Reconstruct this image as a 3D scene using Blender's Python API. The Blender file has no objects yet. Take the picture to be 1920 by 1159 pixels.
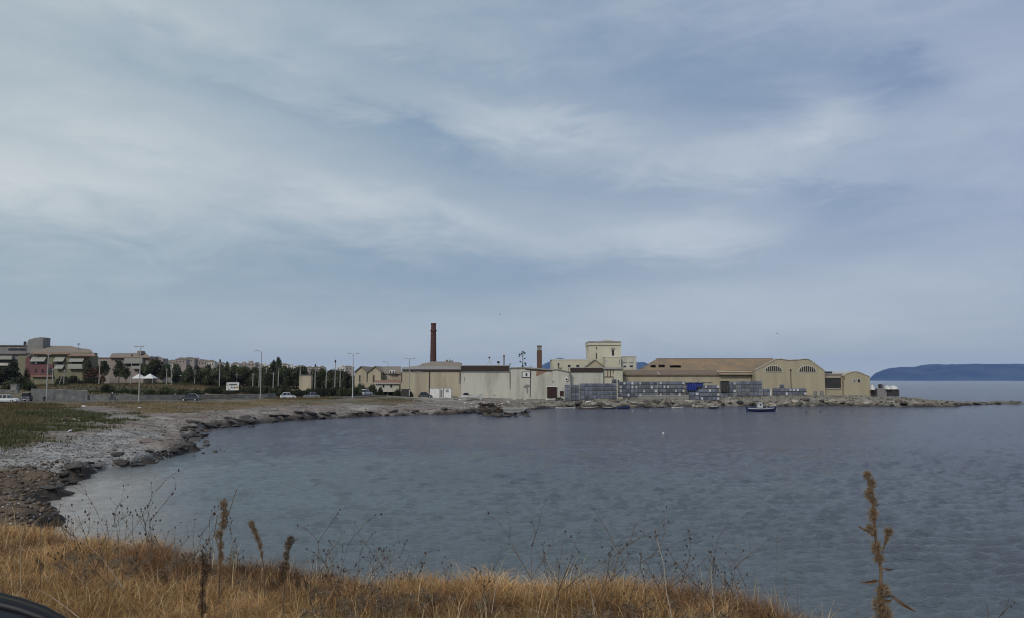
import bpy, math, random
import numpy as np
from mathutils import Vector, Matrix, noise as mnoise
R = random.Random(7)
rng = np.random.default_rng(7)
S = bpy.context.scene
COL = S.collection

# ------------------------------------------------------------------ camera
FPX = 1500.0; CAMZ = 7.0; TH = math.atan(132.5/1500.0)
cam = bpy.data.cameras.new('camera'); camo = bpy.data.objects.new('camera', cam); COL.objects.link(camo)
cam.sensor_width = 36.0; cam.lens = 36.0*FPX/1920.0; cam.clip_start = 0.1; cam.clip_end = 90000
camo.location = (0, 0, CAMZ); camo.rotation_euler = (math.pi/2+TH, 0, 0)
S.camera = camo
S.render.resolution_x = 1024; S.render.resolution_y = 618
S.view_settings.view_transform = 'Standard'; S.view_settings.look = 'None'
S.view_settings.exposure = 0.0; S.view_settings.gamma = 1.0; S.view_settings.use_curve_mapping = False
S.cycles.use_adaptive_sampling = True; S.cycles.adaptive_threshold = 0.01
S.cycles.use_denoising = True; S.cycles.filter_width = 1.05
S.cycles.max_bounces = 6; S.cycles.diffuse_bounces = 3; S.cycles.glossy_bounces = 3
S.cycles.volume_bounces = 0; S.cycles.transparent_max_bounces = 6

# ------------------------------------------------------------------ world
SUN_EL, SUN_AZ = math.radians(38), math.radians(205)      # azimuth clockwise from +Y (view direction): behind, to the left
W = bpy.data.worlds.new('World'); S.world = W; W.use_nodes = True
nt = W.node_tree; nt.nodes.clear()
def N(t, **k):
    n = nt.nodes.new(t)
    for a, b in k.items(): setattr(n, a, b)
    return n
def L(a, b): nt.links.new(a, b)
def M(op, a, b=None, c=None, clamp=False):
    n = nt.nodes.new('ShaderNodeMath'); n.operation = op; n.use_clamp = clamp
    for i, v in enumerate((a, b, c)):
        if v is None: continue
        if isinstance(v, (int, float)): n.inputs[i].default_value = v
        else: nt.links.new(v, n.inputs[i])
    return n.outputs[0]
def mixc(fac, a, b, blend='MIX'):
    n = nt.nodes.new('ShaderNodeMix'); n.data_type = 'RGBA'; n.blend_type = blend
    for s, v in ((n.inputs[0], fac), (n.inputs[6], a), (n.inputs[7], b)):
        if isinstance(v, (int, float)): s.default_value = v
        elif isinstance(v, tuple): s.default_value = (*v, 1)
        else: nt.links.new(v, s)
    return n.outputs[2]
tc = N('ShaderNodeTexCoord'); sep = N('ShaderNodeSeparateXYZ'); L(tc.outputs['Generated'], sep.inputs[0])
dx, dy, dz = sep.outputs
az = M('ARCTAN2', dx, dy)                                # radians, 0 = view direction
el = M('ARCSINE', dz)
zc = M('ADD', M('MAXIMUM', dz, 0.0), 0.10)
comb = N('ShaderNodeCombineXYZ'); L(M('DIVIDE', dx, zc), comb.inputs[0]); L(M('DIVIDE', dy, zc), comb.inputs[1])
def wnoise(vec, scale, detail, rough=0.55, dist=0.0, off=(0, 0, 0), sc=(1, 1, 1), rot=0.0):
    mp = N('ShaderNodeMapping'); mp.inputs['Location'].default_value = off; mp.inputs['Scale'].default_value = sc
    mp.inputs['Rotation'].default_value = (0, 0, rot)
    L(vec, mp.inputs[0])
    n = N('ShaderNodeTexNoise'); n.inputs['Scale'].default_value = scale; n.inputs['Detail'].default_value = detail
    n.inputs['Roughness'].default_value = rough; n.inputs['Distortion'].default_value = dist
    L(mp.outputs[0], n.inputs['Vector']); return n.outputs['Fac']
n1 = wnoise(comb.outputs[0], 0.55, 5, 0.55, 0.5, (3, 1, 0), (0.8, 1.0, 1), 0.3)
n2 = wnoise(comb.outputs[0], 1.9, 5, 0.6, 0.3, (7, 5, 2), (0.6, 1.0, 1), 0.25)
cv = N('ShaderNodeCombineXYZ'); L(az, cv.inputs[0]); L(el, cv.inputs[1])
n3 = wnoise(cv.outputs[0], 3.0, 7, 0.62, 0.4, (0.3, 0.2, 0), (1.0, 3.2, 1), -0.12)
n4 = wnoise(cv.outputs[0], 8.0, 8, 0.64, 0.5, (1.3, 0.8, 0), (1.0, 3.0, 1), -0.15)
# warped screen-free direction coordinates for the large cloud patches
waz = M('ADD', az, M('MULTIPLY', M('SUBTRACT', n3, 0.5), 0.22))
wel = M('ADD', el, M('MULTIPLY', M('SUBTRACT', n4, 0.5), 0.09))
def uv2ae(u, v):
    x = (u-960)/FPX; y = (579.5-v)/FPX
    d = Vector((x, math.cos(TH)-y*math.sin(TH), math.sin(TH)+y*math.cos(TH))).normalized()
    return math.atan2(d.x, d.y), math.asin(d.z)
def blob(u, v, ru, rv, amp, tilt=0.0):
    a0, e0 = uv2ae(u, v); sa, se = ru/FPX, rv/FPX
    da = M('SUBTRACT', waz, a0); de = M('SUBTRACT', wel, e0)
    de = M('ADD', de, M('MULTIPLY', da, tilt))
    q = M('ADD', M('POWER', M('ABSOLUTE', M('DIVIDE', da, sa)), 2.0), M('POWER', M('ABSOLUTE', M('DIVIDE', de, se)), 2.0))
    return M('MULTIPLY', M('EXPONENT', M('MULTIPLY', q, -1.0)), amp)
blobs = [(980, 222, 190, 28, .34, .10), (1160, 245, 150, 26, .10, .25), (1310, 440, 150, 42, .42, .0), (1510, 200, 60, 34, .30, .2), (1450, 248, 110, 22, .10, -.1),
         (1500, 245, 170, 40, .25, -.1), (1480, 320, 200, 30, .22, .12), (100, 330, 300, 60, .45, .06), (150, 230, 330, 35, .25, .04), (560, 350, 380, 45, .22, .22),
         (780, 385, 240, 28, .22, .22), (380, 30, 320, 50, .35, .08), (200, 140, 300, 50, .22, .1), (60, 400, 200, 80, .2, 0),
         (1860, 130, 130, 60, .15, .2), (1700, 240, 200, 40, .14, .1), (1850, 480, 160, 50, .16, 0), (1350, 600, 500, 55, .34, 0),
         (640, 90, 420, 32, -.22, .15), (1250, 120, 320, 110, -.26, .1), (860, 300, 170, 35, -.22, .15), (1100, 360, 260, 30, -.16, .1),
         (1560, 400, 110, 60, -.18, .1), (500, 540, 700, 70, -.24, 0), (1630, 165, 80, 55, -.26, 0), (450, 190, 420, 22, -.17, .12), (1000, 500, 500, 50, -.14, 0)]
acc = M('ADD', M('MULTIPLY', M('SUBTRACT', n1, 0.5), 0.34), M('MULTIPLY', M('SUBTRACT', n2, 0.5), 0.22))
acc = M('ADD', acc, M('MULTIPLY', M('SUBTRACT', n3, 0.5), 0.62))
acc = M('ADD', acc, M('MULTIPLY', M('SUBTRACT', n4, 0.5), 0.46))
for b in blobs: acc = M('ADD', acc, blob(*b))
cf = M('ADD', M('MULTIPLY', acc, 1.05), 0.345, None, True)
# left of the view the cloud is greyer-green, right of it more violet
hue = M('ADD', M('MULTIPLY', az, 0.9), 0.5, None, True)
dark = mixc(hue, (0.275, 0.385, 0.470), (0.235, 0.318, 0.480))
lite = mixc(hue, (0.640, 0.690, 0.705), (0.540, 0.600, 0.690))
cloud = mixc(cf, dark, lite)
# towards the horizon a paler, slightly warm veil
hz = M('EXPONENT', M('MULTIPLY', M('MAXIMUM', el, 0.0), -16.0))
cloud = mixc(M('MULTIPLY', hz, 0.95), cloud, (0.520, 0.585, 0.630))
sky = N('ShaderNodeTexSky'); sky.sky_type = 'NISHITA'; sky.sun_disc = False
sky.sun_elevation = SUN_EL; sky.sun_rotation = SUN_AZ; sky.dust_density = 2.0
skys = mixc(1.0, sky.outputs[0], (0.08, 0.08, 0.08), 'MULTIPLY')
fin = mixc(0.93, skys, cloud)
bg = N('ShaderNodeBackground'); L(fin, bg.inputs[0]); bg.inputs[1].default_value = 1.0
out = N('ShaderNodeOutputWorld'); L(bg.outputs[0], out.inputs[0])
sl = bpy.data.lights.new('sun', 'SUN'); sl.energy = 1.8; sl.angle = math.radians(14); sl.color = (1.0, 0.95, 0.87)
so = bpy.data.objects.new('sun', sl); COL.objects.link(so)
sd = Vector((math.sin(SUN_AZ)*math.cos(SUN_EL), math.cos(SUN_AZ)*math.cos(SUN_EL), math.sin(SUN_EL)))
so.rotation_euler = sd.to_track_quat('Z', 'Y').to_euler(); so.location = (0, -50, 80)

# ------------------------------------------------------------------ survey helpers: bearings taken from the photograph, turned into metres
def ray(u, v):
    x = (u-960)/FPX; y = (579.5-v)/FPX
    return Vector((x, math.cos(TH)-y*math.sin(TH), math.sin(TH)+y*math.cos(TH)))
def P(u, v, Y):
    d = ray(u, v); k = Y/d.y
    return Vector((d.x*k, Y, CAMZ+d.z*k))
def G(u, v, z=0.0):
    d = ray(u, v); k = (z-CAMZ)/d.z
    return Vector((d.x*k, d.y*k, z))
def PX(u, Y, v=735): return P(u, v, Y).x
def PZ(v, Y): return P(960, v, Y).z
def lerp(a, b, t): return a+(b-a)*t
def sstep(a, b, x): 
    t = np.clip((x-a)/(b-a), 0, 1); return t*t*(3-2*t)
# value noise
_perm = rng.permutation(4096); _val = rng.random(4096)
def vnoise(x, y):
    xi = np.floor(x).astype(np.int64); yi = np.floor(y).astype(np.int64)
    fx = x-xi; fy = y-yi; fx = fx*fx*(3-2*fx); fy = fy*fy*(3-2*fy)
    def h(a, b): return _val[_perm[(a + _perm[b & 4095]) & 4095]]
    return (h(xi, yi)*(1-fx)+h(xi+1, yi)*fx)*(1-fy)+(h(xi, yi+1)*(1-fx)+h(xi+1, yi+1)*fx)*fy
def fbm(x, y, oct=4, s=1.0):
    a = 0; w = 1; t = 0; x = np.asarray(x, float)*s; y = np.asarray(y, float)*s
    for i in range(oct):
        a = a+w*(vnoise(x+17.3*i, y-9.1*i)-0.5); t += w; w *= 0.5; x = x*2.03; y = y*2.03
    return a/t*2

# ------------------------------------------------------------------ coastline
vis = [(112, 974), (96, 956), (84, 940), (112, 926), (122, 914), (148, 908), (163, 895), (197, 880), (250, 875), (300, 861), (340, 852),
       (362, 846), (356, 834), (366, 822), (370, 811), (392, 803), (440, 800), (462, 797), (520, 791), (600, 785.5), (700, 781), (800, 778),
       (860, 777), (895, 774), (930, 770.5), (965, 769), (1000, 768.5), (1030, 766), (1060, 765.5), (1140, 766), (1200, 763.5), (1300, 762.5), (1400, 762),
       (1500, 762), (1560, 761), (1640, 762), (1700, 763.5), (1790, 763), (1805, 760.5), (1870, 758.7), (1920, 758.6), (2000, 757.5)]
coast = [G(u, v).xy for u, v in vis]
coast += [Vector(p) for p in [(168, 246), (155, 240), (140, 240), (127, 243), (118, 262), (112, 300), (95, 380), (60, 700), (20, 1500), (-60, 5200), (-4000, 5200), (-4000, -60),
                              (4, -60), (5, -4), (-2, 3), (-8, 8), (-13, 15), (-17, 25)]]
CP = np.array([(c[0], c[1]) for c in coast])
def coast_d(x, y):
    x = np.asarray(x, float); y = np.asarray(y, float); sh = x.shape; x = x.ravel(); y = y.ravel()
    best = np.full(x.shape, 1e18); ins = np.zeros(x.shape, bool); n = len(CP)
    for i in range(n):
        ax, ay = CP[i]; bx, by = CP[(i+1) % n]
        ex, ey = bx-ax, by-ay; l2 = ex*ex+ey*ey+1e-9
        t = np.clip(((x-ax)*ex+(y-ay)*ey)/l2, 0, 1)
        best = np.minimum(best, (x-ax-t*ex)**2+(y-ay-t*ey)**2)
        c = (ay > y) != (by > y)
        ins ^= c & (x < ex*(y-ay)/(ey if abs(ey) > 1e-12 else 1e-12)+ax)
    d = np.sqrt(best); d = np.where(ins, d, -d)
    return d.reshape(sh)
cps = []
for u, v, Y in [(1060, 753, 212), (1150, 749.5, 216), (1220, 748, 219), (1300, 747, 220), (1400, 743, 230), (1500, 743, 230), (1600, 742, 228), (1000, 748, 224), (1000, 757, 205),
                (900, 746, 225), (850, 746, 225), (800, 746, 225), (760, 745, 226), (1640, 745, 235), (1700, 748, 235), (1760, 753, 232), (1850, 757, 228),
                (540, 749, 195), (585, 748, 197), (355, 752, 178), (20, 756, 165), (686, 742, 215), (725, 742, 222),
                (260, 755, 152), (488, 748, 182), (660, 748, 188), (760, 750, 200), (850, 754, 195), (100, 754, 167), (200, 754, 168), (-150, 756, 165),
                (60, 722, 225), (130, 722, 228), (230, 722, 235), (300, 719, 250), (400, 724, 245), (480, 727, 240), (560, 730, 240), (640, 732, 240), (700, 730, 245), (-100, 720, 230),
                (200, 735, 195), (350, 737, 205), (450, 738, 210), (100, 733, 187), (0, 733, 187)]:
    p = P(u, v, Y); cps.append(tuple(p))
cps += [(-31, 48, 1.15), (-26, 38, 1.35), (-22, 30, 1.4), (-16, 22, 1.5), (-45, 76, 1.0), (-34, 76, .9), (-60, 100, 1.7), (-75, 100, 1.9), (-80, 132, 2.4), (-40, 105, 1.3), (-48, 130, 2.1),
        (-22, 148, 1.9), (-60, 60, 1.2), (-100, 80, 2.0), (-60, 20, 2.2), (0, 300, 4), (80, 270, 2.5), (-200, 300, 7), (-100, 400, 6.5), (0, 600, 6), (-300, 600, 9), (-400, 900, 10), (0, 1500, 6), (-1000, 2500, 14), (-2500, 4500, 20)]
CT = np.array(cps)
def Tz(x, y):
    num = 0; den = 0
    for cx, cy, cz in CT:
        w = 1.0/((x-cx)**2+(y-cy)**2+16)**1.6; num = num+w*cz; den = den+w
    return num/den
_ph = np.radians([-180, -90, -50, -32.6, -26.9, -20.5, -9.8, 0, 9.1, 18, 32, 60, 90, 180])
_pr = np.array([40, 40, 19, 12.3, 10.6, 8.8, 7.8, 7.5, 7.3, 7.0, 5.3, 4.6, 5, 40.])
def Head(x, y):
    r = np.hypot(x, y); re = np.interp(np.arctan2(x, y), _ph, _pr)
    e = r-re+0.35*fbm(x, y, 3, 0.7)
    return 5.12-0.03*np.maximum(r-2, 0)*0 - np.where(e > 0, e*0.85, 0) + 0.05*fbm(x, y, 3, 0.6)
def H(x, y, detail=True):
    x = np.asarray(x, float); y = np.asarray(y, float)
    d = coast_d(x, y)
    r = np.hypot(x, y)
    dd = d + 1.1*fbm(x, y, 3, 0.22) + 0.5*fbm(x, y, 3, 0.9)
    t = Tz(x, y)
    fac = sstep(0, 22, x)*sstep(185, 195, y)
    Wd = lerp(30., 9., fac)
    Wd = np.where((x < -20) & (y < 90), 16., Wd)
    led = 0.62+0.3*fbm(x, y, 2, 0.11)
    h = led*sstep(-0.2, 0.9, dd)+(t-led)*np.where(dd > 0, np.clip(dd/Wd, 0, 1)**0.8, 0)
    if detail:
        rough = (0.32*(1-sstep(4, 26, d))+0.05)*sstep(0.2, 1.5, dd)
        q = fbm(x*0.6, y*1.3, 4, 0.35)
        h = h+rough*q*1.5+rough*0.6*np.round(q*3)/3
        h = h+0.12*fbm(x, y, 3, 0.05)*sstep(8, 30, d)+(.10*fbm(x, y, 3, 1.1)+.14*np.abs(fbm(x*.5, y*1.6, 3, .5)))*sstep(.3, 1.5, dd)*(1-.7*sstep(16, 30, d))
    h = np.where(dd < -0.2, np.maximum(-1.6, -0.25+dd*0.22), h-0.02)
    hd = Head(x, y)
    h = np.where((r < 60) & (hd > h), hd, h)
    return h
def Hp(x, y): return float(H(np.array([x]), np.array([y]))[0])
def HIT(u, v, zmin=0.0):
    d = ray(u, v); k0 = 3.0
    ks = np.geomspace(3, 900, 900) if d.z < -0.001 else np.geomspace(3, 900, 900)
    X = d.x*ks; Y = d.y*ks; Z = CAMZ+d.z*ks
    h = np.maximum(H(X, Y), zmin)
    i = np.argmax(Z < h)
    if not (Z < h).any(): i = len(ks)-1
    i = max(i, 1)
    a = (Z[i-1]-h[i-1]); b = (h[i]-Z[i]); t = a/(a+b+1e-9)
    k = lerp(ks[i-1], ks[i], t)
    return Vector((d.x*k, d.y*k, CAMZ+d.z*k))

# ------------------------------------------------------------------ materials
MATS = {}
def material(name, c1, c2=None, scale=2.0, rough=0.85, bump=0.0, bscale=None, stretch=(1, 1, 1), detail=5, c3=None, scale3=0.4, attr=None, objrand=0.0, spec=0.3, metallic=0.0, contrast=(0.35, 0.65), f3=(0.5, 0.7), coord='Object'):
    m = bpy.data.materials.new(name); m.use_nodes = True; t = m.node_tree
    b = t.nodes['Principled BSDF']; b.inputs['Roughness'].default_value = rough
    b.inputs['Specular IOR Level'].default_value = spec; b.inputs['Metallic'].default_value = metallic
    def nn(ty): return t.nodes.new(ty)
    tcn = nn('ShaderNodeTexCoord'); geo = nn('ShaderNodeNewGeometry')
    src = tcn.outputs['Object'] if coord == 'Object' else geo.outputs['Position']
    mp = nn('ShaderNodeMapping'); mp.inputs['Scale'].default_value = stretch; t.links.new(src, mp.inputs[0])
    if objrand:
        oi = nn('ShaderNodeObjectInfo')
        ad = nn('ShaderNodeVectorMath'); ad.operation = 'SCALE'; ad.inputs[3].default_value = 1
        cb = nn('ShaderNodeCombineXYZ')
        mu = nn('ShaderNodeMath'); mu.operation = 'MULTIPLY'; mu.inputs[1].default_value = 53.0
        t.links.new(oi.outputs['Random'], mu.inputs[0]); t.links.new(mu.outputs[0], cb.inputs[0]); t.links.new(mu.outputs[0], cb.inputs[2])
        t.links.new(cb.outputs[0], mp.inputs['Location'])
    def noise_(sc, de):
        n = nn('ShaderNodeTexNoise'); n.inputs['Scale'].default_value = sc; n.inputs['Detail'].default_value = de; n.inputs['Roughness'].default_value = 0.62
        t.links.new(mp.outputs[0], n.inputs['Vector']); return n
    def ramp(sock, lo, hi):
        r = nn('ShaderNodeMapRange'); r.inputs[1].default_value = lo; r.inputs[2].default_value = hi; t.links.new(sock, r.inputs[0]); return r.outputs[0]
    def mx(f, a, b_, blend='MIX'):
        n = nn('ShaderNodeMix'); n.data_type = 'RGBA'; n.blend_type = blend
        for s, v in ((n.inputs[0], f), (n.inputs[6], a), (n.inputs[7], b_)):
            if isinstance(v, (int, float)): s.default_value = v
            elif isinstance(v, tuple): s.default_value = (*v, 1)
            else: t.links.new(v, s)
        return n.outputs[2]
    col = c1
    if c2 is not None:
        n = noise_(scale, detail); col = mx(ramp(n.outputs['Fac'], *contrast), c1, c2)
    if c3 is not None:
        n = noise_(scale3, 4); col = mx(ramp(n.outputs['Fac'], *f3), col, c3)
    if attr:
        a = nn('ShaderNodeAttribute'); a.attribute_name = attr
        col = mx(1.0, col, a.outputs['Color'], 'MULTIPLY') if not isinstance(col, tuple) else a.outputs['Color']
    if objrand:
        rr = nn('ShaderNodeMapRange'); rr.inputs[3].default_value = 1-objrand; rr.inputs[4].default_value = 1+objrand
        t.links.new(oi.outputs['Random'], rr.inputs[0])
        hs = nn('ShaderNodeHueSaturation'); t.links.new(rr.outputs[0], hs.inputs['Value'])
        if isinstance(col, tuple): hs.inputs['Color'].default_value = (*col, 1)
        else: t.links.new(col, hs.inputs['Color'])
        col = hs.outputs['Color']
    if isinstance(col, tuple): b.inputs['Base Color'].default_value = (*col, 1)
    else: t.links.new(col, b.inputs['Base Color'])
    if bump:
        n = noise_(bscale or scale*3, 6); bp = nn('ShaderNodeBump'); bp.inputs['Strength'].default_value = 1.0; bp.inputs['Distance'].default_value = bump
        t.links.new(n.outputs['Fac'], bp.inputs['Height']); t.links.new(bp.outputs[0], b.inputs['Normal'])
    MATS[name] = m
    return m
plaster_beige = material('beige_plaster', (0.43, 0.375, 0.275), (0.37, 0.32, 0.235), 0.5, 0.9, 0.02, 6, (1, 1, .18), c3=(0.27, 0.235, 0.18), scale3=.45, f3=(.50, .72), coord='P')
plaster_pale = material('pale_plaster', (0.50, 0.485, 0.415), (0.43, 0.415, 0.36), 0.5, 0.9, 0.02, 6, (1, 1, .18), c3=(0.33, 0.31, 0.26), scale3=.5, f3=(.50, .72), coord='P')
plaster_yellow = material('yellow_plaster', (0.40, 0.345, 0.235), (0.345, 0.30, 0.21), 0.6, 0.9, 0.02, 6, (1, 1, .18), c3=(0.30, 0.255, 0.185), scale3=.4, f3=(.48, .72), coord='P')
plaster_ochre = material('ochre_plaster', (0.21, 0.19, 0.12), (0.17, 0.16, 0.11), 0.8, 0.9, coord='P')
plaster_tower = material('tower_plaster', (0.52, 0.485, 0.37), (0.46, 0.43, 0.33), 0.9, 0.9, 0.01, 6, (1, 1, .5), coord='P')
plaster_red = material('red_plaster', (0.165, 0.075, 0.075), (0.13, 0.063, 0.065), 0.8, 0.9, coord='P')
plaster_pink = material('pink_plaster', (0.30, 0.25, 0.22), (0.26, 0.22, 0.20), 0.8, 0.9, coord='P')
plaster_grey = material('grey_plaster', (0.24, 0.23, 0.22), (0.18, 0.17, 0.165), 0.7, 0.9, 0.01, 6, (1, 1, .5), coord='P')
white_paint = material('white_paint', (0.70, 0.69, 0.66), (0.60, 0.59, 0.57), 1.2, 0.7, coord='P')
stone_wall_m = material('rendered_stone', (0.17, 0.17, 0.165), (0.10, 0.10, 0.10), 0.9, 0.95, 0.06, 3, c3=(0.24, 0.235, 0.22), scale3=.5, coord='P')
brown_fascia = material('dark_brown_metal', (0.028, 0.018, 0.014), (0.045, 0.03, 0.022), 1.5, 0.6)
door_brown = material('brown_door_wood', (0.040, 0.016, 0.012), (0.03, 0.012, 0.01), 3, 0.6)
dark_glass = material('dark_window_glass', (0.015, 0.017, 0.02), rough=0.15, spec=0.5)
dark_void = material('dark_shutter_and_shade', (0.035, 0.033, 0.032), (0.05, 0.047, 0.043), 4, 0.7)  # shutter tone, also used as painted shade in the flat recesses
roof_grey = material('grey_roofing', (0.30, 0.28, 0.25), (0.23, 0.21, 0.19), 1.2, 0.9, 0.02, 4)
roof_tile = material('weathered_roof_tiles', (0.32, 0.20, 0.105), (0.22, 0.165, 0.105), 0.45, 0.9, 0.04, 5, (1, .5, .5), c3=(0.20, 0.155, 0.105), scale3=.16, f3=(.45, .62), coord='P')
roof_brown = material('brown_roof_tiles', (0.20, 0.145, 0.10), (0.15, 0.115, 0.085), 0.8, 0.9, 0.04, 5, coord='P')
roof_old = material('old_clay_roof', (0.20, 0.175, 0.15), (0.25, 0.195, 0.15), 0.6, 0.9, 0.04, 4, coord='P')
terracotta = material('terracotta', (0.30, 0.175, 0.12), (0.23, 0.14, 0.10), 1.2, 0.9, 0.02, 4)
brick_red = material('red_brick', (0.105, 0.042, 0.037), (0.075, 0.033, 0.030), 1.4, 0.9, 0.03, 4, c3=(0.075, 0.035, 0.03), scale3=.5)
brick_brown = material('brown_brick', (0.13, 0.075, 0.05), (0.09, 0.055, 0.04), 1.6, 0.9, 0.03, 4)
concrete = material('concrete', (0.27, 0.26, 0.235), (0.19, 0.185, 0.165), 0.9, 0.9, 0.03, 5)
awning_m = material('awning_canvas', (0.33, 0.33, 0.285), (0.27, 0.27, 0.235), 2, 0.8)
metal_pale = material('galvanised_metal', (0.50, 0.50, 0.49), (0.42, 0.42, 0.41), 1.5, 0.5, metallic=0.2)
metal_dark = material('dark_metal', (0.04, 0.04, 0.042), rough=0.5)
pole_grey = material('weathered_pole', (0.36, 0.35, 0.32), (0.26, 0.25, 0.23), 1.5, 0.8)
rust = material('rusty_pipe', (0.16, 0.09, 0.05), (0.10, 0.06, 0.04), 3, 0.9)
tyre_m = material('rubber', (0.02, 0.02, 0.02), rough=0.85)
lamp_glass = material('lamp_glass', (0.5, 0.5, 0.48), rough=0.3)
sign_white = material('sign_white', (0.62, 0.62, 0.60), rough=0.5)
sign_ink = material('sign_dark_print', (0.04, 0.06, 0.05), rough=0.5)
sign_orange = material('sign_orange_print', (0.45, 0.20, 0.08), rough=0.5)
blue_tarp = material('blue_tarpaulin', (0.018, 0.035, 0.22), (0.014, 0.028, 0.17), 1.5, 0.5, 0.05, 2)
crate_grey = material('crate_plastic', (0.165, 0.19, 0.24), (0.105, 0.12, 0.16), 0.8, 0.6, objrand=0.42)
crate_gap_shade = material('crate_pallet_shade', (0.06, 0.062, 0.07), rough=0.8)  # pallets and gaps coloured dark for the shade between crates
crate_bar = material('crate_frame_metal', (0.26, 0.28, 0.33), rough=0.5, objrand=0.3)
crate_white = material('crate_round_cap', (0.5, 0.5, 0.5), rough=0.6, objrand=0.2)
boat_blue = material('boat_blue_paint', (0.022, 0.036, 0.10), (0.03, 0.045, 0.12), 2, 0.35)
boat_white = material('boat_white_paint', (0.62, 0.62, 0.60), (0.5, 0.5, 0.48), 2, 0.4)
boat_wood = material('boat_wood', (0.16, 0.12, 0.085), (0.11, 0.085, 0.06), 3, 0.7)
rock_brown = material('shore_rock', (0.125, 0.105, 0.088), (0.070, 0.060, 0.052), 1.3, 0.92, 0.10, 3, objrand=0.3, coord='P')
rock_dark = material('wet_shore_rock', (0.040, 0.034, 0.030), (0.075, 0.062, 0.052), 1.5, 0.7, 0.10, 3, objrand=0.3, coord='P')
rock_pale = material('pale_armour_rock', (0.40, 0.37, 0.30), (0.16, 0.14, 0.115), 1.3, 0.92, 0.15, 3, c3=(0.34, 0.23, 0.18), scale3=.5, objrand=0.45, coord='P')
rock_white = material('white_stone', (0.62, 0.61, 0.60), (0.48, 0.47, 0.46), 3, 0.85, objrand=0.15)
seaweed_m = material('brown_seaweed', (0.060, 0.035, 0.018), (0.025, 0.018, 0.012), 2, 0.9, 0.1, 4)
bark_m = material('bark', (0.10, 0.08, 0.06), (0.06, 0.05, 0.04), 2, 0.95)
leaf_dark = material('dark_foliage', (0.9, 0.9, 0.9), (0.6, 0.6, 0.6), 0.5, 0.8, attr='leafcol', objrand=0.3, spec=0.15)
island_m = material('hazy_island_scrub', (0.022, 0.055, 0.14), (0.070, 0.105, 0.19), 0.0035, 1.0, coord='P', spec=0)  # scrub colour with the blue of distant haze mixed in
car_white = material('car_white_paint', (0.72, 0.72, 0.72), rough=0.3, spec=0.5)
car_silver = material('car_silver_paint', (0.27, 0.28, 0.30), rough=0.3, metallic=0.3)
car_dark = material('car_dark_paint', (0.07, 0.075, 0.085), rough=0.3, spec=0.5)
car_black = material('car_black_paint', (0.006, 0.007, 0.011), rough=0.5, spec=0.3)
rubber_seal = material('rubber_seal', (0.012, 0.012, 0.013), rough=0.6)
cloth_dark = material('dark_clothing', (0.03, 0.032, 0.04), rough=0.9)
skin_m = material('skin', (0.35, 0.2, 0.14), rough=0.6)
straw_m = material('dry_straw', (1, 1, 1), (0.75, 0.7, 0.65), 3, 0.8, attr='leafcol', spec=0.1)
weed_brown = material('dry_weed_stem', (0.13, 0.085, 0.055), (0.09, 0.06, 0.04), 20, 0.9)
weed_dark = material('dark_seed_head', (0.045, 0.030, 0.024), (0.075, 0.05, 0.035), 30, 0.95)
weed_pale = material('bleached_stem', (0.42, 0.36, 0.29), (0.30, 0.25, 0.20), 20, 0.8)
weed_tan = material('dry_thistle_fuzz', (0.17, 0.115, 0.070), (0.10, 0.065, 0.042), 25, 0.95)
asphalt = material('asphalt', (0.085, 0.085, 0.085), (0.11, 0.11, 0.105), 0.6, 0.9, coord='P')
track_m = material('pale_track', (0.34, 0.32, 0.28), (0.26, 0.24, 0.21), 0.6, 0.95, coord='P')
white_line = material('road_paint', (0.6, 0.6, 0.58), rough=0.7)

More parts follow.
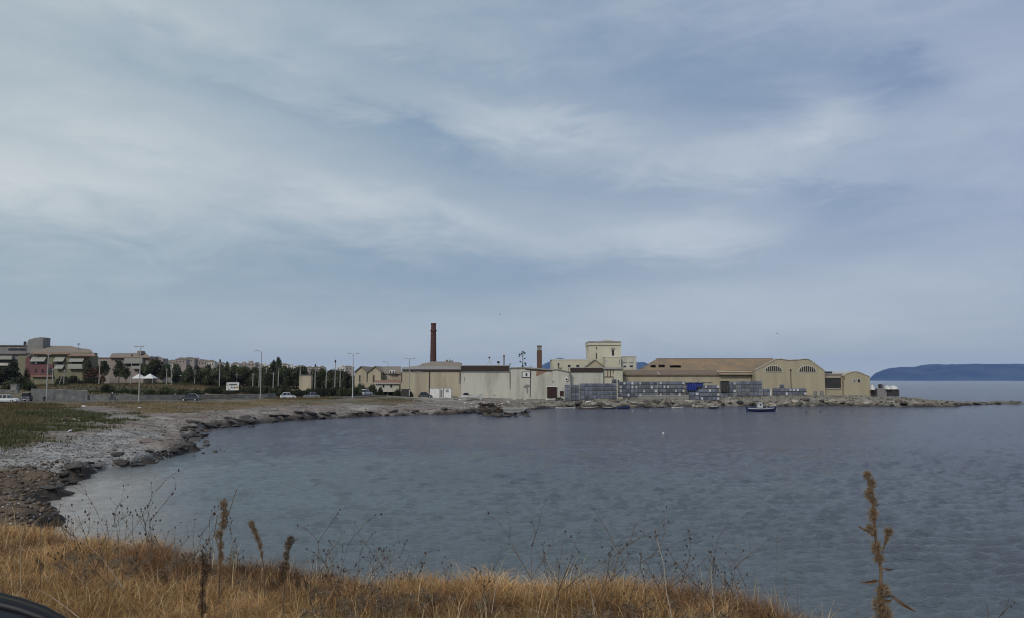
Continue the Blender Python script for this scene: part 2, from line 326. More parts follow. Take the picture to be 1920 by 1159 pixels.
# ------------------------------------------------------------------ mesh helpers
class MB:
    def __init__(s): s.v = []; s.f = []; s.m = []
    def add(s, vs, fs, m=0):
        o = len(s.v); s.v += [tuple(p) for p in vs]; s.f += [tuple(i+o for i in f) for f in fs]; s.m += [m]*len(fs); return s
    def box(s, x0, x1, y0, y1, z0, z1, m=0):
        return s.add([(x0, y0, z0), (x1, y0, z0), (x1, y1, z0), (x0, y1, z0), (x0, y0, z1), (x1, y0, z1), (x1, y1, z1), (x0, y1, z1)],
                     [(0, 3, 2, 1), (4, 5, 6, 7), (0, 1, 5, 4), (1, 2, 6, 5), (2, 3, 7, 6), (3, 0, 4, 7)], m)
    def prism(s, pts, y0, y1, m=0):           # outline in XZ, extruded along Y
        n = len(pts); a = sum(pts[i][0]*pts[(i+1) % n][1]-pts[(i+1) % n][0]*pts[i][1] for i in range(n))
        if a < 0: pts = pts[::-1]
        vs = [(x, y0, z) for x, z in pts]+[(x, y1, z) for x, z in pts]
        fs = [tuple(range(n)), tuple(range(2*n-1, n-1, -1))]+[(i, i+n, (i+1) % n+n, (i+1) % n) for i in range(n)]
        return s.add(vs, fs, m)
    def slab(s, pts, th, m=0):                # polygon in space, thickened downwards
        n = len(pts); vs = [tuple(p) for p in pts]+[(p[0], p[1], p[2]-th) for p in pts]
        return s.add(vs, [tuple(range(n)), tuple(range(2*n-1, n-1, -1))]+[(i, i+n, (i+1) % n+n, (i+1) % n) for i in range(n)], m)
    def lathe(s, prof, c=(0, 0, 0), seg=12, m=0):
        vs = []; fs = []
        for r, z in prof:
            for k in range(seg):
                a = 2*math.pi*k/seg; vs.append((c[0]+r*math.cos(a), c[1]+r*math.sin(a), c[2]+z))
        for j in range(len(prof)-1):
            for k in range(seg):
                k2 = (k+1) % seg; fs.append((j*seg+k, j*seg+k2, (j+1)*seg+k2, (j+1)*seg+k))
        fs.append(tuple(range(seg-1, -1, -1))); fs.append(tuple(range((len(prof)-1)*seg, len(prof)*seg)))
        return s.add(vs, fs, m)
    def tube(s, pts, r, seg=6, m=0):
        pts = [Vector(p) for p in pts]; rs = r if isinstance(r, (list, tuple)) else [r]*len(pts); vs = []; fs = []
        for i, p in enumerate(pts):
            d = (pts[min(i+1, len(pts)-1)]-pts[max(i-1, 0)]).normalized()
            a = d.orthogonal().normalized() if abs(d.z) > .95 else d.cross(Vector((0, 0, 1))).normalized(); b = d.cross(a)
            for k in range(seg):
                t = 2*math.pi*k/seg; vs.append(p+(a*math.cos(t)+b*math.sin(t))*rs[i])
        for i in range(len(pts)-1):
            for k in range(seg):
                k2 = (k+1) % seg; fs.append((i*seg+k, i*seg+k2, (i+1)*seg+k2, (i+1)*seg+k))
        fs.append(tuple(range(seg-1, -1, -1))); fs.append(tuple(range((len(pts)-1)*seg, len(pts)*seg)))
        return s.add(vs, fs, m)
    def disc(s, c, r, y0, y1, seg=12, m=0, sz=1.0):
        return s.prism([(c[0]+r*math.cos(2*math.pi*k/seg), c[1]+sz*r*math.sin(2*math.pi*k/seg)) for k in range(seg)], y0, y1, m)
    def ball(s, c, r, m=0, seg=8, rings=5, sc=(1, 1, 1)):
        vs = [(c[0], c[1], c[2]-r*sc[2])]
        for j in range(1, rings):
            t = math.pi*j/rings
            for k in range(seg):
                a = 2*math.pi*k/seg; vs.append((c[0]+r*sc[0]*math.sin(t)*math.cos(a), c[1]+r*sc[1]*math.sin(t)*math.sin(a), c[2]-r*sc[2]*math.cos(t)))
        vs.append((c[0], c[1], c[2]+r*sc[2])); fs = []
        for k in range(seg): fs.append((0, 1+(k+1) % seg, 1+k))
        for j in range(rings-2):
            for k in range(seg):
                a = 1+j*seg+k; b_ = 1+j*seg+(k+1) % seg; fs.append((a, b_, b_+seg, a+seg))
        e = len(vs)-1
        for k in range(seg): fs.append((e, 1+(rings-2)*seg+k, 1+(rings-2)*seg+(k+1) % seg))
        return s.add(vs, fs, m)
    def build(s, name, mats, parent=None, off=None, smooth=False):
        if not isinstance(mats, (list, tuple)): mats = [mats]
        if off is None: off = parent_loc(parent) if parent is not None else Vector((0, 0, 0))
        me = bpy.data.meshes.new(name); me.from_pydata([(p[0]-off[0], p[1]-off[1], p[2]-off[2]) for p in s.v], [], s.f)
        for m in mats: me.materials.append(m)
        if len(mats) > 1: me.polygons.foreach_set('material_index', s.m)
        if smooth: me.polygons.foreach_set('use_smooth', [True]*len(me.polygons))
        me.update()
        o = bpy.data.objects.new(name, me); COL.objects.link(o)
        if parent is not None: o.parent = parent
        return o
def parent_loc(o):
    v = Vector((0, 0, 0))
    while o is not None: v += o.location; o = o.parent
    return v
def tag(o, label=None, cat=None, group=None, kind=None):
    if label: o['label'] = label
    if cat: o['category'] = cat
    if group: o['group'] = group
    if kind: o['kind'] = kind
    return o
def thing(name, loc, label, cat, group=None, rz=0.0):
    o = bpy.data.objects.new(name, None); COL.objects.link(o); o.location = loc; o.rotation_euler = (0, 0, rz); o.empty_display_size = 0.2
    return tag(o, label, cat, group)
def copy_tree(o, parent=None, kids={}):
    c = o.copy(); COL.objects.link(c)
    if parent is not None: c.parent = parent
    for ch in KIDS(o): copy_tree(ch, c)
    return c
def KIDS(o): return list(o.children)
def np_mesh(name, verts, faces_flat, nper, mats, attr=None, attrname='leafcol', smooth=False):
    me = bpy.data.meshes.new(name); nf = len(faces_flat)//nper
    me.vertices.add(len(verts)); me.vertices.foreach_set('co', np.asarray(verts, np.float32).ravel())
    me.loops.add(len(faces_flat)); me.loops.foreach_set('vertex_index', np.asarray(faces_flat, np.int32).ravel())
    me.polygons.add(nf); me.polygons.foreach_set('loop_start', np.arange(0, nf*nper, nper, dtype=np.int32))
    me.polygons.foreach_set('loop_total', np.full(nf, nper, np.int32))
    if smooth: me.polygons.foreach_set('use_smooth', np.ones(nf, bool))
    for m in mats: me.materials.append(m)
    me.update(calc_edges=True)
    if attr is not None:
        for an, av in (attr.items() if isinstance(attr, dict) else [(attrname, attr)]):
            a = me.color_attributes.new(an, 'FLOAT_COLOR', 'POINT')
            if av.shape[1] == 3: av = np.hstack([av, np.ones((len(av), 1))])
            a.data.foreach_set('color', av.astype(np.float32).ravel())
    return me

# ------------------------------------------------------------------ ground sheet
def polar_grid(phis, rs):
    ph, rr = np.meshgrid(phis, rs)
    x = rr*np.sin(ph); y = rr*np.cos(ph); return x, y
def grid_faces(nr, nphi, keep=None, wrap=False):
    i = np.arange(nr-1)[:, None]; j = np.arange(nphi if wrap else nphi-1)[None, :]; j2 = (j+1) % nphi
    a = i*nphi+j; b = i*nphi+j2; c = (i+1)*nphi+j2; d = (i+1)*nphi+j
    f = np.stack([a, d, c, b], -1).reshape(-1, 4)
    return f
phis = np.radians(np.concatenate([np.arange(-180, -48, 3.), np.arange(-48, -36, .6), np.arange(-36, 36, .13), np.arange(36, 180, 4.)]))
rs = np.concatenate([np.geomspace(1.0, 24, 110), np.geomspace(24.5, 262, 600), np.geomspace(266, 5200, 80)])
gx, gy = polar_grid(phis, rs); gz = H(gx, gy)
gd = coast_d(gx, gy)
f = grid_faces(len(rs), len(phis), wrap=True)
zf = gz.ravel()[f].max(1); f = f[zf > -0.9]
used = np.unique(f); remap = -np.ones(gx.size, int); remap[used] = np.arange(len(used))
vx = np.stack([gx.ravel(), gy.ravel(), gz.ravel()], 1)[used]; f = remap[f]
X, Y, Z, D = vx[:, 0], vx[:, 1], vx[:, 2], gd.ravel()[used]
# surface kinds: R green growth, G straw, B pebbles, A (second attribute R) wet dark rock, G2 pale worn rock
az_ = X/np.maximum(Y, 1)
nA = fbm(X, Y, 4, 0.06); nB = fbm(X, Y, 4, 0.25); nC = fbm(X, Y, 3, 0.02)
def uvpoly(uv): return np.array([tuple(HIT(u, v).xy) for u, v in uv])
BANK = uvpoly([(-300, 757), (60, 757), (150, 768), (238, 776), (228, 798), (172, 811), (120, 825), (60, 838), (0, 846), (-300, 856)])
PEB = uvpoly([(-300, 852), (0, 840), (60, 839), (120, 828), (170, 814), (225, 806), (262, 812), (300, 830), (345, 838), (335, 850), (250, 862), (150, 872), (60, 873), (0, 882), (-300, 895)])
STRAW = uvpoly([(238, 772), (150, 762), (-200, 757), (-200, 755), (300, 754), (500, 750), (700, 746), (790, 750), (760, 757), (640, 756), (560, 760), (470, 765), (380, 772), (300, 778)])
def pdist(poly, x, y):
    best = np.full(np.shape(x), 1e18); ins = np.zeros(np.shape(x), bool); n = len(poly)
    for i in range(n):
        ax, ay = poly[i]; bx, by = poly[(i+1) % n]; ex, ey = bx-ax, by-ay; t = np.clip(((x-ax)*ex+(y-ay)*ey)/(ex*ex+ey*ey+1e-9), 0, 1)
        best = np.minimum(best, (x-ax-t*ex)**2+(y-ay-t*ey)**2); c = (ay > y) != (by > y); ins ^= c & (x < ex*(y-ay)/(ey if abs(ey) > 1e-12 else 1e-12)+ax)
    return np.where(ins, np.sqrt(best), -np.sqrt(best))
bank = sstep(-2.5, 3, pdist(BANK, X, Y)+7*nB+4*nA)
green = np.clip(bank*(0.75+0.6*nB), 0, 1)
straw = sstep(-3, 3, pdist(STRAW, X, Y)+6*nB+5*nA)*(1-green)
straw = np.clip(straw*1.2, 0, 1)
bf = (Y > 173)*(X < -25); straw = np.where(bf, .55+.5*nA, straw); green = np.where(bf, np.clip(.5-.8*nA, 0, 1)*.8, green)
peb = sstep(-1.5, 1.5, pdist(PEB, X, Y)+4*nB)
wet = sstep(1.7, .3, D+2.2*nB)*sstep(1.0, .3, Z+.4*nB)
pale = sstep(-8, 10, X+5*nA)*sstep(188, 196, Y)*(Y < 320)
headm = (np.hypot(X, Y) < 26)*(Z > 2.0)*1.0
brn = sstep(66, 50, Y+6*nB+(az_+.5)*30)*(X < -8)*1.0
a1 = np.stack([green*(1-headm), straw*(1-headm), peb*(1-headm), headm], 1); a2 = np.stack([wet*(1-headm), pale, headm, np.ones_like(wet)], 1)
def ground_material():
    m = bpy.data.materials.new('ground'); m.use_nodes = True; t = m.node_tree; b = t.nodes['Principled BSDF']; b.inputs['Roughness'].default_value = 0.95; b.inputs['Specular IOR Level'].default_value = 0.15
    nn = t.nodes.new; ln = t.links.new
    geo = nn('ShaderNodeNewGeometry')
    def noi(sc, de=6, st=(1, 1, 1)):
        mp = nn('ShaderNodeMapping'); mp.inputs['Scale'].default_value = st; ln(geo.outputs['Position'], mp.inputs[0])
        n = nn('ShaderNodeTexNoise'); n.inputs['Scale'].default_value = sc; n.inputs['Detail'].default_value = de; n.inputs['Roughness'].default_value = .65; ln(mp.outputs[0], n.inputs['Vector']); return n.outputs['Fac']
    def rmp(s, lo, hi):
        r = nn('ShaderNodeMapRange'); r.inputs[1].default_value = lo; r.inputs[2].default_value = hi; ln(s, r.inputs[0]); return r.outputs[0]
    def mx(f_, a, c, blend='MIX'):
        n = nn('ShaderNodeMix'); n.data_type = 'RGBA'; n.blend_type = blend
        for s, v in ((n.inputs[0], f_), (n.inputs[6], a), (n.inputs[7], c)):
            if isinstance(v, (int, float)): s.default_value = v
            elif isinstance(v, tuple): s.default_value = (*v, 1)
            else: ln(v, s)
        return n.outputs[2]
    def sepc(name):
        a = nn('ShaderNodeAttribute'); a.attribute_name = name; s = nn('ShaderNodeSeparateColor'); ln(a.outputs['Color'], s.inputs[0]); return s.outputs
    k1 = sepc('kind_a'); k2 = sepc('kind_b'); k3 = sepc('kind_c')
    n_big = noi(.12, 5); n_mid = noi(.9, 6); n_fin = noi(5, 6); n_str = noi(.5, 5, (.4, 1.6, 1))
    dirt = mx(rmp(n_mid, .35, .65), (.185, .152, .132), (.265, .230, .205))
    dirt = mx(rmp(n_str, .52, .64), dirt, (.115, .085, .075))
    dirt = mx(rmp(n_big, .52, .62), dirt, (.30, .28, .245))
    str_ = mx(rmp(n_mid, .35, .65), (.215, .155, .075), (.125, .095, .055))
    str_ = mx(rmp(n_big, .45, .6), str_, (.17, .13, .085))
    grn = mx(rmp(n_mid, .35, .65), (.055, .068, .025), (.095, .088, .042)); grn = mx(rmp(n_fin, .5, .65), grn, (.035, .045, .02))
    pb = mx(rmp(n_fin, .35, .6), (.24, .235, .225), (.33, .325, .315)); pb = mx(rmp(n_str, .55, .65), pb, (.15, .135, .12))
    pl = mx(rmp(n_mid, .35, .65), (.30, .275, .225), (.15, .135, .11))
    wt = mx(rmp(n_mid, .4, .6), (.030, .025, .022), (.065, .053, .045))
    hd = mx(rmp(n_fin, .4, .6), (.22, .145, .075), (.12, .08, .045))
    brown = mx(rmp(n_mid, .35, .65), (.165, .120, .085), (.115, .085, .062)); brown = mx(rmp(n_str, .5, .62), brown, (.075, .058, .046))
    c = mx(k3[0], dirt, brown); c = mx(k2[1], c, pl); c = mx(k1[1], c, str_); c = mx(k1[0], c, grn); c = mx(k1[2], c, pb); c = mx(k2[0], c, wt); c = mx(k2[2], c, hd)
    c = mx(1.0, c, mx(rmp(n_fin, .3, .7), (.72, .72, .72), (1.2, 1.2, 1.2)), 'MULTIPLY')
    ln(c, b.inputs['Base Color'])
    bp = nn('ShaderNodeBump'); bp.inputs['Distance'].default_value = .10; ln(noi(2.2, 8), bp.inputs['Height']); ln(bp.outputs[0], b.inputs['Normal'])
    return m
ground_m = ground_material()
me = np_mesh('ground', vx, f.ravel(), 4, [ground_m], {'kind_a': a1, 'kind_b': a2, 'kind_c': np.stack([brn]*3, 1)}, smooth=True)
og = bpy.data.objects.new('ground', me); COL.objects.link(og); tag(og, kind='structure')

# ------------------------------------------------------------------ sea
wphis = np.radians(np.concatenate([np.arange(-180, -40, 5.), np.arange(-40, -36, .5), np.arange(-36, 36, .14), np.arange(36, 180, 5.)]))
wrs = np.concatenate([[0.5, 3, 6, 8], 1/np.linspace(1/10., 1/320., 560), np.geomspace(340, 11500, 50)])
sx, sy = polar_grid(wphis, wrs)
rr = np.hypot(sx, sy)
sz = np.zeros_like(sx); wr = np.random.default_rng(3)
wdir = math.radians(-78)     # waves travel roughly towards the left of the bay, crests slightly slanting
for i in range(70):
    lam = 0.32*(1.9/0.32)**wr.random(); th = wdir+wr.normal()*0.38+math.pi/2*0
    k = 2*math.pi/lam; amp = 0.0080*lam**0.7
    fade = np.clip(1.6-rr*0.0026*3/lam, 0, 1)
    sz += amp*fade*np.sin(k*(sx*math.sin(th+1.15)+sy*math.cos(th+1.15))+wr.random()*6.28)
cd = coast_d(sx, sy)
sz *= 0.35+0.65*sstep(0, -15, cd); sz *= (rr < 330)
gust = 0.95+0.3*fbm(sx, sy, 3, 0.03); sz *= gust
sw = fbm(sx, sy, 4, 0.035)
off = -cd
shal = sstep(16, 1, off+6*sw)*sstep(120, 70, sy)*(sx < 0)*(sy > 24)
shal2 = sstep(9, 0, off+3*sw)*(sy < 190)
# sandy shallows reach further out in the near left corner of the bay
near = .85*sstep(52, 12, np.hypot((sx+17)*.8, sy-38)+24*sw)
wa = np.stack([np.clip(np.maximum(shal*.75, near*.95), 0, 1), shal2*sstep(70, 50, sy), np.clip(.5+sw, 0, 1)], -1).reshape(-1, 3)
def water_material():
    m = bpy.data.materials.new('sea_water'); m.use_nodes = True; t = m.node_tree; b = t.nodes['Principled BSDF']
    nn = t.nodes.new; ln = t.links.new
    b.inputs['Roughness'].default_value = .16; b.inputs['IOR'].default_value = 1.333; b.inputs['Specular IOR Level'].default_value = .5
    geo = nn('ShaderNodeNewGeometry'); a = nn('ShaderNodeAttribute'); a.attribute_name = 'depth'; s = nn('ShaderNodeSeparateColor'); ln(a.outputs['Color'], s.inputs[0])
    def mx(f_, a_, c):
        n = nn('ShaderNodeMix'); n.data_type = 'RGBA'
        for q, v in ((n.inputs[0], f_), (n.inputs[6], a_), (n.inputs[7], c)):
            if isinstance(v, tuple): q.default_value = (*v, 1)
            else: ln(v, q)
        return n.outputs[2]
    c = mx(s.outputs[2], (.058, .060, .084), (.060, .062, .088))
    c = mx(s.outputs[0], c, (.120, .148, .156)); c = mx(s.outputs[1], c, (.36, .33, .29))
    ln(c, b.inputs['Base Color'])
    def noi(sc, de, rot, st):
        mp = nn('ShaderNodeMapping'); mp.inputs['Rotation'].default_value = (0, 0, rot); mp.inputs['Scale'].default_value = st; ln(geo.outputs['Position'], mp.inputs[0])
        n = nn('ShaderNodeTexNoise'); n.inputs['Scale'].default_value = sc; n.inputs['Detail'].default_value = de; n.inputs['Roughness'].default_value = .6; ln(mp.outputs[0], n.inputs['Vector']); return n.outputs['Fac']
    def bump(h, dist, prev=None):
        bp = nn('ShaderNodeBump'); bp.inputs['Distance'].default_value = dist; ln(h, bp.inputs['Height'])
        if prev is not None: ln(prev, bp.inputs['Normal'])
        return bp.outputs[0]
    n = bump(noi(8.0, 5, .12, (.35, 1.4, 1)), .13); n = bump(noi(3.0, 4, .16, (.25, 1.4, 1)), .30, n)
    gp = noi(.02, 4, .1, (.35, 1.2, 1)); mr = nn('ShaderNodeMapRange'); mr.inputs[1].default_value = .35; mr.inputs[2].default_value = .65; mr.inputs[3].default_value = .55; mr.inputs[4].default_value = 1.0; ln(gp, mr.inputs[0])
    for q in t.nodes:
        if q.bl_idname == 'ShaderNodeBump': ln(mr.outputs[0], q.inputs['Strength'])
    ln(n, b.inputs['Normal'])
    return m
sea_m = water_material()
f = grid_faces(len(wrs), len(wphis), wrap=True)
me = np_mesh('sea', np.stack([sx.ravel(), sy.ravel(), sz.ravel()], 1), f.ravel(), 4, [sea_m], {'depth': wa}, smooth=True)
osea = bpy.data.objects.new('sea', me); COL.objects.link(osea); tag(osea, kind='structure')

# island and far hill: ridges with real depth
def ridge(name, prof, Y0, depth, seed):
    us = np.linspace(prof[0][0], prof[-1][0], 240); vs_ = np.interp(us, [p[0] for p in prof], [p[1] for p in prof])
    xs = np.array([P(u, 712, Y0).x for u in us]); hs = np.array([max(0.0, P(960, v, Y0).z) for v in vs_])
    hs = hs*(1+0.05*fbm(xs, xs*0+seed, 6, 0.006)) ; M_ = 30; vv = []
    for j in range(M_):
        s_ = j/(M_-1); prof_y = min(1, (s_/0.5))**0.55 if s_ < .5 else min(1, (1-s_)/.5)**.6
        y = Y0-depth*.5+depth*s_+0*xs
        h = hs*prof_y*(1+ (0.40*fbm(xs, y, 4, 0.0030)+0.15*fbm(xs, y, 4, .012))*(0 if abs(s_-.5) < .03 else 1))
        vv.append(np.stack([xs*(y/Y0), y, np.minimum(h, hs*(y/Y0))-2], 1))
    vv = np.concatenate(vv); ff = grid_faces(M_, 240)[:, ::-1]
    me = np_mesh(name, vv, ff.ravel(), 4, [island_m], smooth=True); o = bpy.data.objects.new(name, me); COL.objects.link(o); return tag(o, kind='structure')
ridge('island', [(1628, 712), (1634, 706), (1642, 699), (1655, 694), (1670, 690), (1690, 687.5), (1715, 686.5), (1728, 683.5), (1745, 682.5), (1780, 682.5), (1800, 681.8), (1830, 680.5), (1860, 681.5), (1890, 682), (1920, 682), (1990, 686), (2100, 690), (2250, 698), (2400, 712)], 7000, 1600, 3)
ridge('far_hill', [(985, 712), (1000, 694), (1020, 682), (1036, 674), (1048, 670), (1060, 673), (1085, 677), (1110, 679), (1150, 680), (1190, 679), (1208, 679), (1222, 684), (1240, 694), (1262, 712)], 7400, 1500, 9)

# haze
hb = MB().box(-12500, 12500, -12500, 12500, -3, 330).build('haze', bpy.data.materials.new('haze_air')); tag(hb, kind='stuff')
hm = hb.data.materials[0]; hm.use_nodes = True; hn = hm.node_tree; hn.nodes.clear()
vo = hn.nodes.new('ShaderNodeVolumePrincipled'); ho = hn.nodes.new('ShaderNodeOutputMaterial'); hn.links.new(vo.outputs[0], ho.inputs['Volume'])
vo.inputs['Color'].default_value = (0.45, 0.62, 1.0, 1); vo.inputs['Density'].default_value = 5.0e-5; vo.inputs['Anisotropy'].default_value = 0.0

# ------------------------------------------------------------------ roads
def ribbon(name, pts, width, mat, lift=0.05, kind='structure'):
    pts = [Vector(p) for p in pts]; dens = []
    for i in range(len(pts)-1):
        n = max(2, int((pts[i+1]-pts[i]).length/2.5))
        dens += [pts[i].lerp(pts[i+1], k/n) for k in range(n)]
    dens.append(pts[-1]); mb = MB(); vs = []; K = 5
    for i, p in enumerate(dens):
        d = (dens[min(i+1, len(dens)-1)]-dens[max(i-1, 0)]).normalized(); n = Vector((-d.y, d.x))
        row = [p+n*width*(k/(K-1)-.5) for k in range(K)]
        zs = H(np.array([q.x for q in row]), np.array([q.y for q in row])); z = float(zs.max())
        vs += [(q.x, q.y, z+lift-.0*k) for k, q in enumerate(row)]
    fs = [(i*K+k, i*K+k+1, (i+1)*K+k+1, (i+1)*K+k) for i in range(len(dens)-1) for k in range(K-1)]
    top = mb.add(vs, fs)
    e = len(mb.v); n = len(dens)
    lows = [(vs[i*K][0], vs[i*K][1], vs[i*K][2]-.4) for i in range(n)]+[(vs[i*K+K-1][0], vs[i*K+K-1][1], vs[i*K+K-1][2]-.4) for i in range(n)]
    mb.v += lows
    for i in range(n-1): mb.f.append((i*K, (i+1)*K, e+i+1, e+i)); mb.f.append((i*K+K-1, e+n+i, e+n+i+1, (i+1)*K+K-1)); mb.m += [0, 0]
    o = mb.build(name, mat); return tag(o, kind=kind)
road_pts = [P(u, v, Y).xy for u, v, Y in [(-260, 756, 163), (-100, 756, 165), (60, 754, 167.5), (200, 754, 169), (300, 753, 173), (400, 751, 181), (480, 750, 189), (540, 749, 195), (600, 748, 200), (660, 745, 207), (700, 743, 213), (740, 744, 218)]]
ribbon('road', road_pts, 6.2, asphalt)
ribbon('track', [P(u, v, Y).xy for u, v, Y in [(725, 745, 214), (780, 747, 215), (840, 749, 213), (880, 752, 209)]], 4.0, track_m, .05)

# ------------------------------------------------------------------ buildings
class Bld:
    """a building whose front stands at distance Y; bearings (u, v) on that front are turned into metres"""
    def __init__(s, name, u, v, Y, label, cat='building', group=None, z0=None):
        p = P(u, v, Y); s.Y = Y; s.v0 = v
        s.root = thing(name, (p.x, Y, p.z if z0 is None else z0), label, cat, group)
    def pt(s, u, v, dy=0.0):
        q = P(u, v, s.Y+dy); return (PX(u, s.Y+dy, s.v0), s.Y+dy, q.z)
    def box(s, name, u0, u1, v0, v1, mat, dy=0.0, dep=6.0, parent=None, label=None):
        a = s.pt(u0, v0, dy); b = s.pt(u1, v1, dy)
        o = MB().box(min(a[0], b[0]), max(a[0], b[0]), s.Y+dy, s.Y+dy+dep, min(a[2], b[2]), max(a[2], b[2])).build(name, mat, parent or s.root)
        if label: o['label'] = label
        return o
    def poly(s, name, uv, mat, dy=0.0, dep=6.0, parent=None, label=None):
        pts = [(s.pt(u, v, dy)[0], s.pt(u, v, dy)[2]) for u, v in uv]
        o = MB().prism(pts, s.Y+dy, s.Y+dy+dep).build(name, mat, parent or s.root)
        if label: o['label'] = label
        return o
    def slope(s, name, uvd, mat, th=0.15, parent=None):
        return MB().slab([s.pt(u, v, d) for u, v, d in uvd], th).build(name, mat, parent or s.root)
    def window(s, u0, u1, v0, v1, frame=white_paint, glass=dark_glass, dy=0.0, fw=0.08, name='window'):
        a = s.pt(u0, v0, dy); b = s.pt(u1, v1, dy); x0, x1, z0, z1 = a[0], b[0], b[2], a[2]; y = s.Y+dy
        m = MB()
        m.box(x0-fw, x0, y-.06, y+.05, z0-fw, z1+fw); m.box(x1, x1+fw, y-.06, y+.05, z0-fw, z1+fw); m.box(x0, x1, y-.06, y+.05, z1, z1+fw); m.box(x0-fw*.5, x1+fw*.5, y-.1, y+.05, z0-fw, z0)
        w = m.build(name, frame, s.root); MB().box(x0, x1, y-.03, y+.04, z0, z1).build('pane', glass, w); return w
    def pipe(s, pts, r=.07, mat=None, dy=-.12, name='drainpipe'):
        return MB().tube([s.pt(u, v, dy) for u, v in pts], r, 6).build(name, mat or metal_dark, s.root)

def corr_roof(b, name, u0, u1, v0, v1, d0, d1, mat, th=.15):
    return b.slope(name, [(u0, v0, d0), (u1, v0, d0), (u1, v1, d1), (u0, v1, d1)], mat, th)

# long beige warehouse nearest the road
w = Bld('warehouse', 800, 746, 225, 'long beige warehouse with grey roof behind the white cabins, below the tall chimney')
w.box('wall', 751, 863, 696.5, 752, plaster_beige, 0, 30)
w.box('fascia', 753.5, 863, 692.6, 696.2, brown_fascia, -.35, .4)
w.slope('roof', [(753, 692.5, -.3), (865, 692.5, -.3), (865, 686.0, 16), (790, 684.5, 16), (753, 689.0, 16)], roof_grey, .2)
w.pipe([(752.5, 697), (752.5, 717)], .10, name='drainpipe'); w.pipe([(805, 697), (804.6, 736)], .13); w.pipe([(862.5, 697), (862, 719)], .13)
w.box('downpipe_box', 803, 806, 736, 744, plaster_grey, -.25, .25)
m = MB()
for k in range(7): m.box(PX(758+k*15, 224.6), PX(758+k*15, 224.6)+.08, 224.72, 224.98, PZ(745, 225), PZ(698, 225))
# rooftop block around the chimney foot
w2 = Bld('boiler_house', 825, 712, 241, 'low grey flat-roofed block at the foot of the tall red chimney')
w2.poly('wall', [(790, 712), (790, 682.5), (806, 679.8), (862, 679.8), (862, 712)], roof_grey, 0, 10)
w2.slope('roof', [(786, 686.5, -3), (866, 686.5, -3), (862, 679.3, 0), (804, 679.3, 0), (790, 682, 0)], roof_old, .2)
w2.box('parapet', 806, 842, 677.8, 679.6, roof_grey, 1, 8); w2.box('hatch', 843, 849, 676, 679.6, plaster_grey, 2, 2); w2.box('vent', 836, 839, 674.6, 679.6, rust, 2, .5)
# tall chimney, octagonal
c = P(812, 712, 245); zz = lambda v: PZ(v, 245)-zz0; zz0 = 3.0
ch = thing('factory_chimney', (c.x, 245, zz0), 'tall tapering dark red brick chimney with a collar near its top', 'chimney')
k = 245/1500
MB().lathe([(6.4*k, 0), (5.9*k, zz(678)), (5.0*k, zz(626)), (4.9*k, zz(622.5))], seg=8).build('shaft', brick_red, ch, off=(0, 0, 0))
MB().lathe([(4.9*k, zz(622.4)), (6.1*k, zz(620.8)), (6.1*k, zz(619.4)), (5.0*k, zz(617.8))], seg=8).build('collar', brick_red, ch, off=(0, 0, 0))
MB().lathe([(4.7*k, zz(617.7)), (4.5*k, zz(609)), (5.2*k, zz(608)), (5.2*k, zz(606)), (3.6*k, zz(606)), (3.6*k, zz(607.5))], seg=8).build('crown', brick_red, ch, off=(0, 0, 0))
for v in (676, 668, 660, 652, 644, 636, 629): 
    r_ = lerp(5.95, 5.05, (678-v)/52)*k+.03; MB().lathe([(r_, zz(v)-.09), (r_, zz(v)+.09)], seg=8).build('iron_band', metal_dark, ch, off=(0, 0, 0))
# second section: paler wall with deep brown fascia
w = Bld('warehouse', 910, 747, 225, 'pale grey warehouse section under the thick dark brown fascia, left of the emblem wall')
w.box('wall', 863.3, 957.5, 696.8, 753, plaster_pale, 0, 30); w.box('fascia', 864, 955.5, 686.2, 696.6, brown_fascia, -.4, .5)
w.slope('roof', [(864, 686, .2), (955.5, 686, .2), (955.5, 684.6, 12), (864, 684.6, 12)], roof_grey, .15)
w.box('stain', 870, 871.2, 707, 715, plaster_grey, -.03, .03); w.box('vent', 926.5, 928.5, 740.5, 742.5, metal_dark, -.12, .12)
w.pipe([(956.5, 690), (956.2, 729)], .07)
# emblem wall, slightly taller
w = Bld('warehouse', 996, 748, 224.4, 'whitewashed warehouse section with the emblem plaque and a T-shaped grey stain')
w.poly('wall', [(957.6, 755), (957.6, 690.5), (985, 690), (1035, 694), (1035, 755)], plaster_pale, 0, 30)
w.poly('roof', [(956.5, 691), (957, 688.8), (985, 688.2), (1036, 692.3), (1036, 694.6), (985, 690.6)], roof_grey, -.3, 30)
w.poly('eave_shadow_strip', [(985, 691.4), (1035, 694.9), (1035, 696), (1000, 694.6), (985, 692.4)], brown_fascia, -.22, .2)  # dark strip drawn as the shadow under the roof edge
w.pipe([(995, 692), (994.6, 718), (993.8, 745)], .09)
w.poly('faded_roof_patch', [(1006, 695.6), (1030, 694.8), (1005, 706)], terracotta, -.05, .04)
w.poly('stain', [(981, 726), (986, 721), (993, 721.5), (994, 725), (990, 727), (989.5, 738), (987.5, 738), (987, 727), (983, 728)], plaster_grey, -.05, .04)
pl = thing('wall_plaque', P(987, 707, 224.2), 'white framed plaque with a round dark emblem, high on the whitewashed wall', 'sign')
def part_uv(root, name, u0, u1, v0, v1, Y, dep, mat, label=None):
    a = P(u0, v0, Y); b = P(u1, v1, Y); o = MB().box(a.x, b.x, Y, Y+dep, b.z, a.z).build(name, mat, root)
    if label: o['label'] = label
    return o
part_uv(pl, 'frame', 978.2, 995, 697, 708, 224.25, .1, metal_dark); part_uv(pl, 'panel', 979.8, 993.4, 698, 707, 224.2, .05, sign_white)
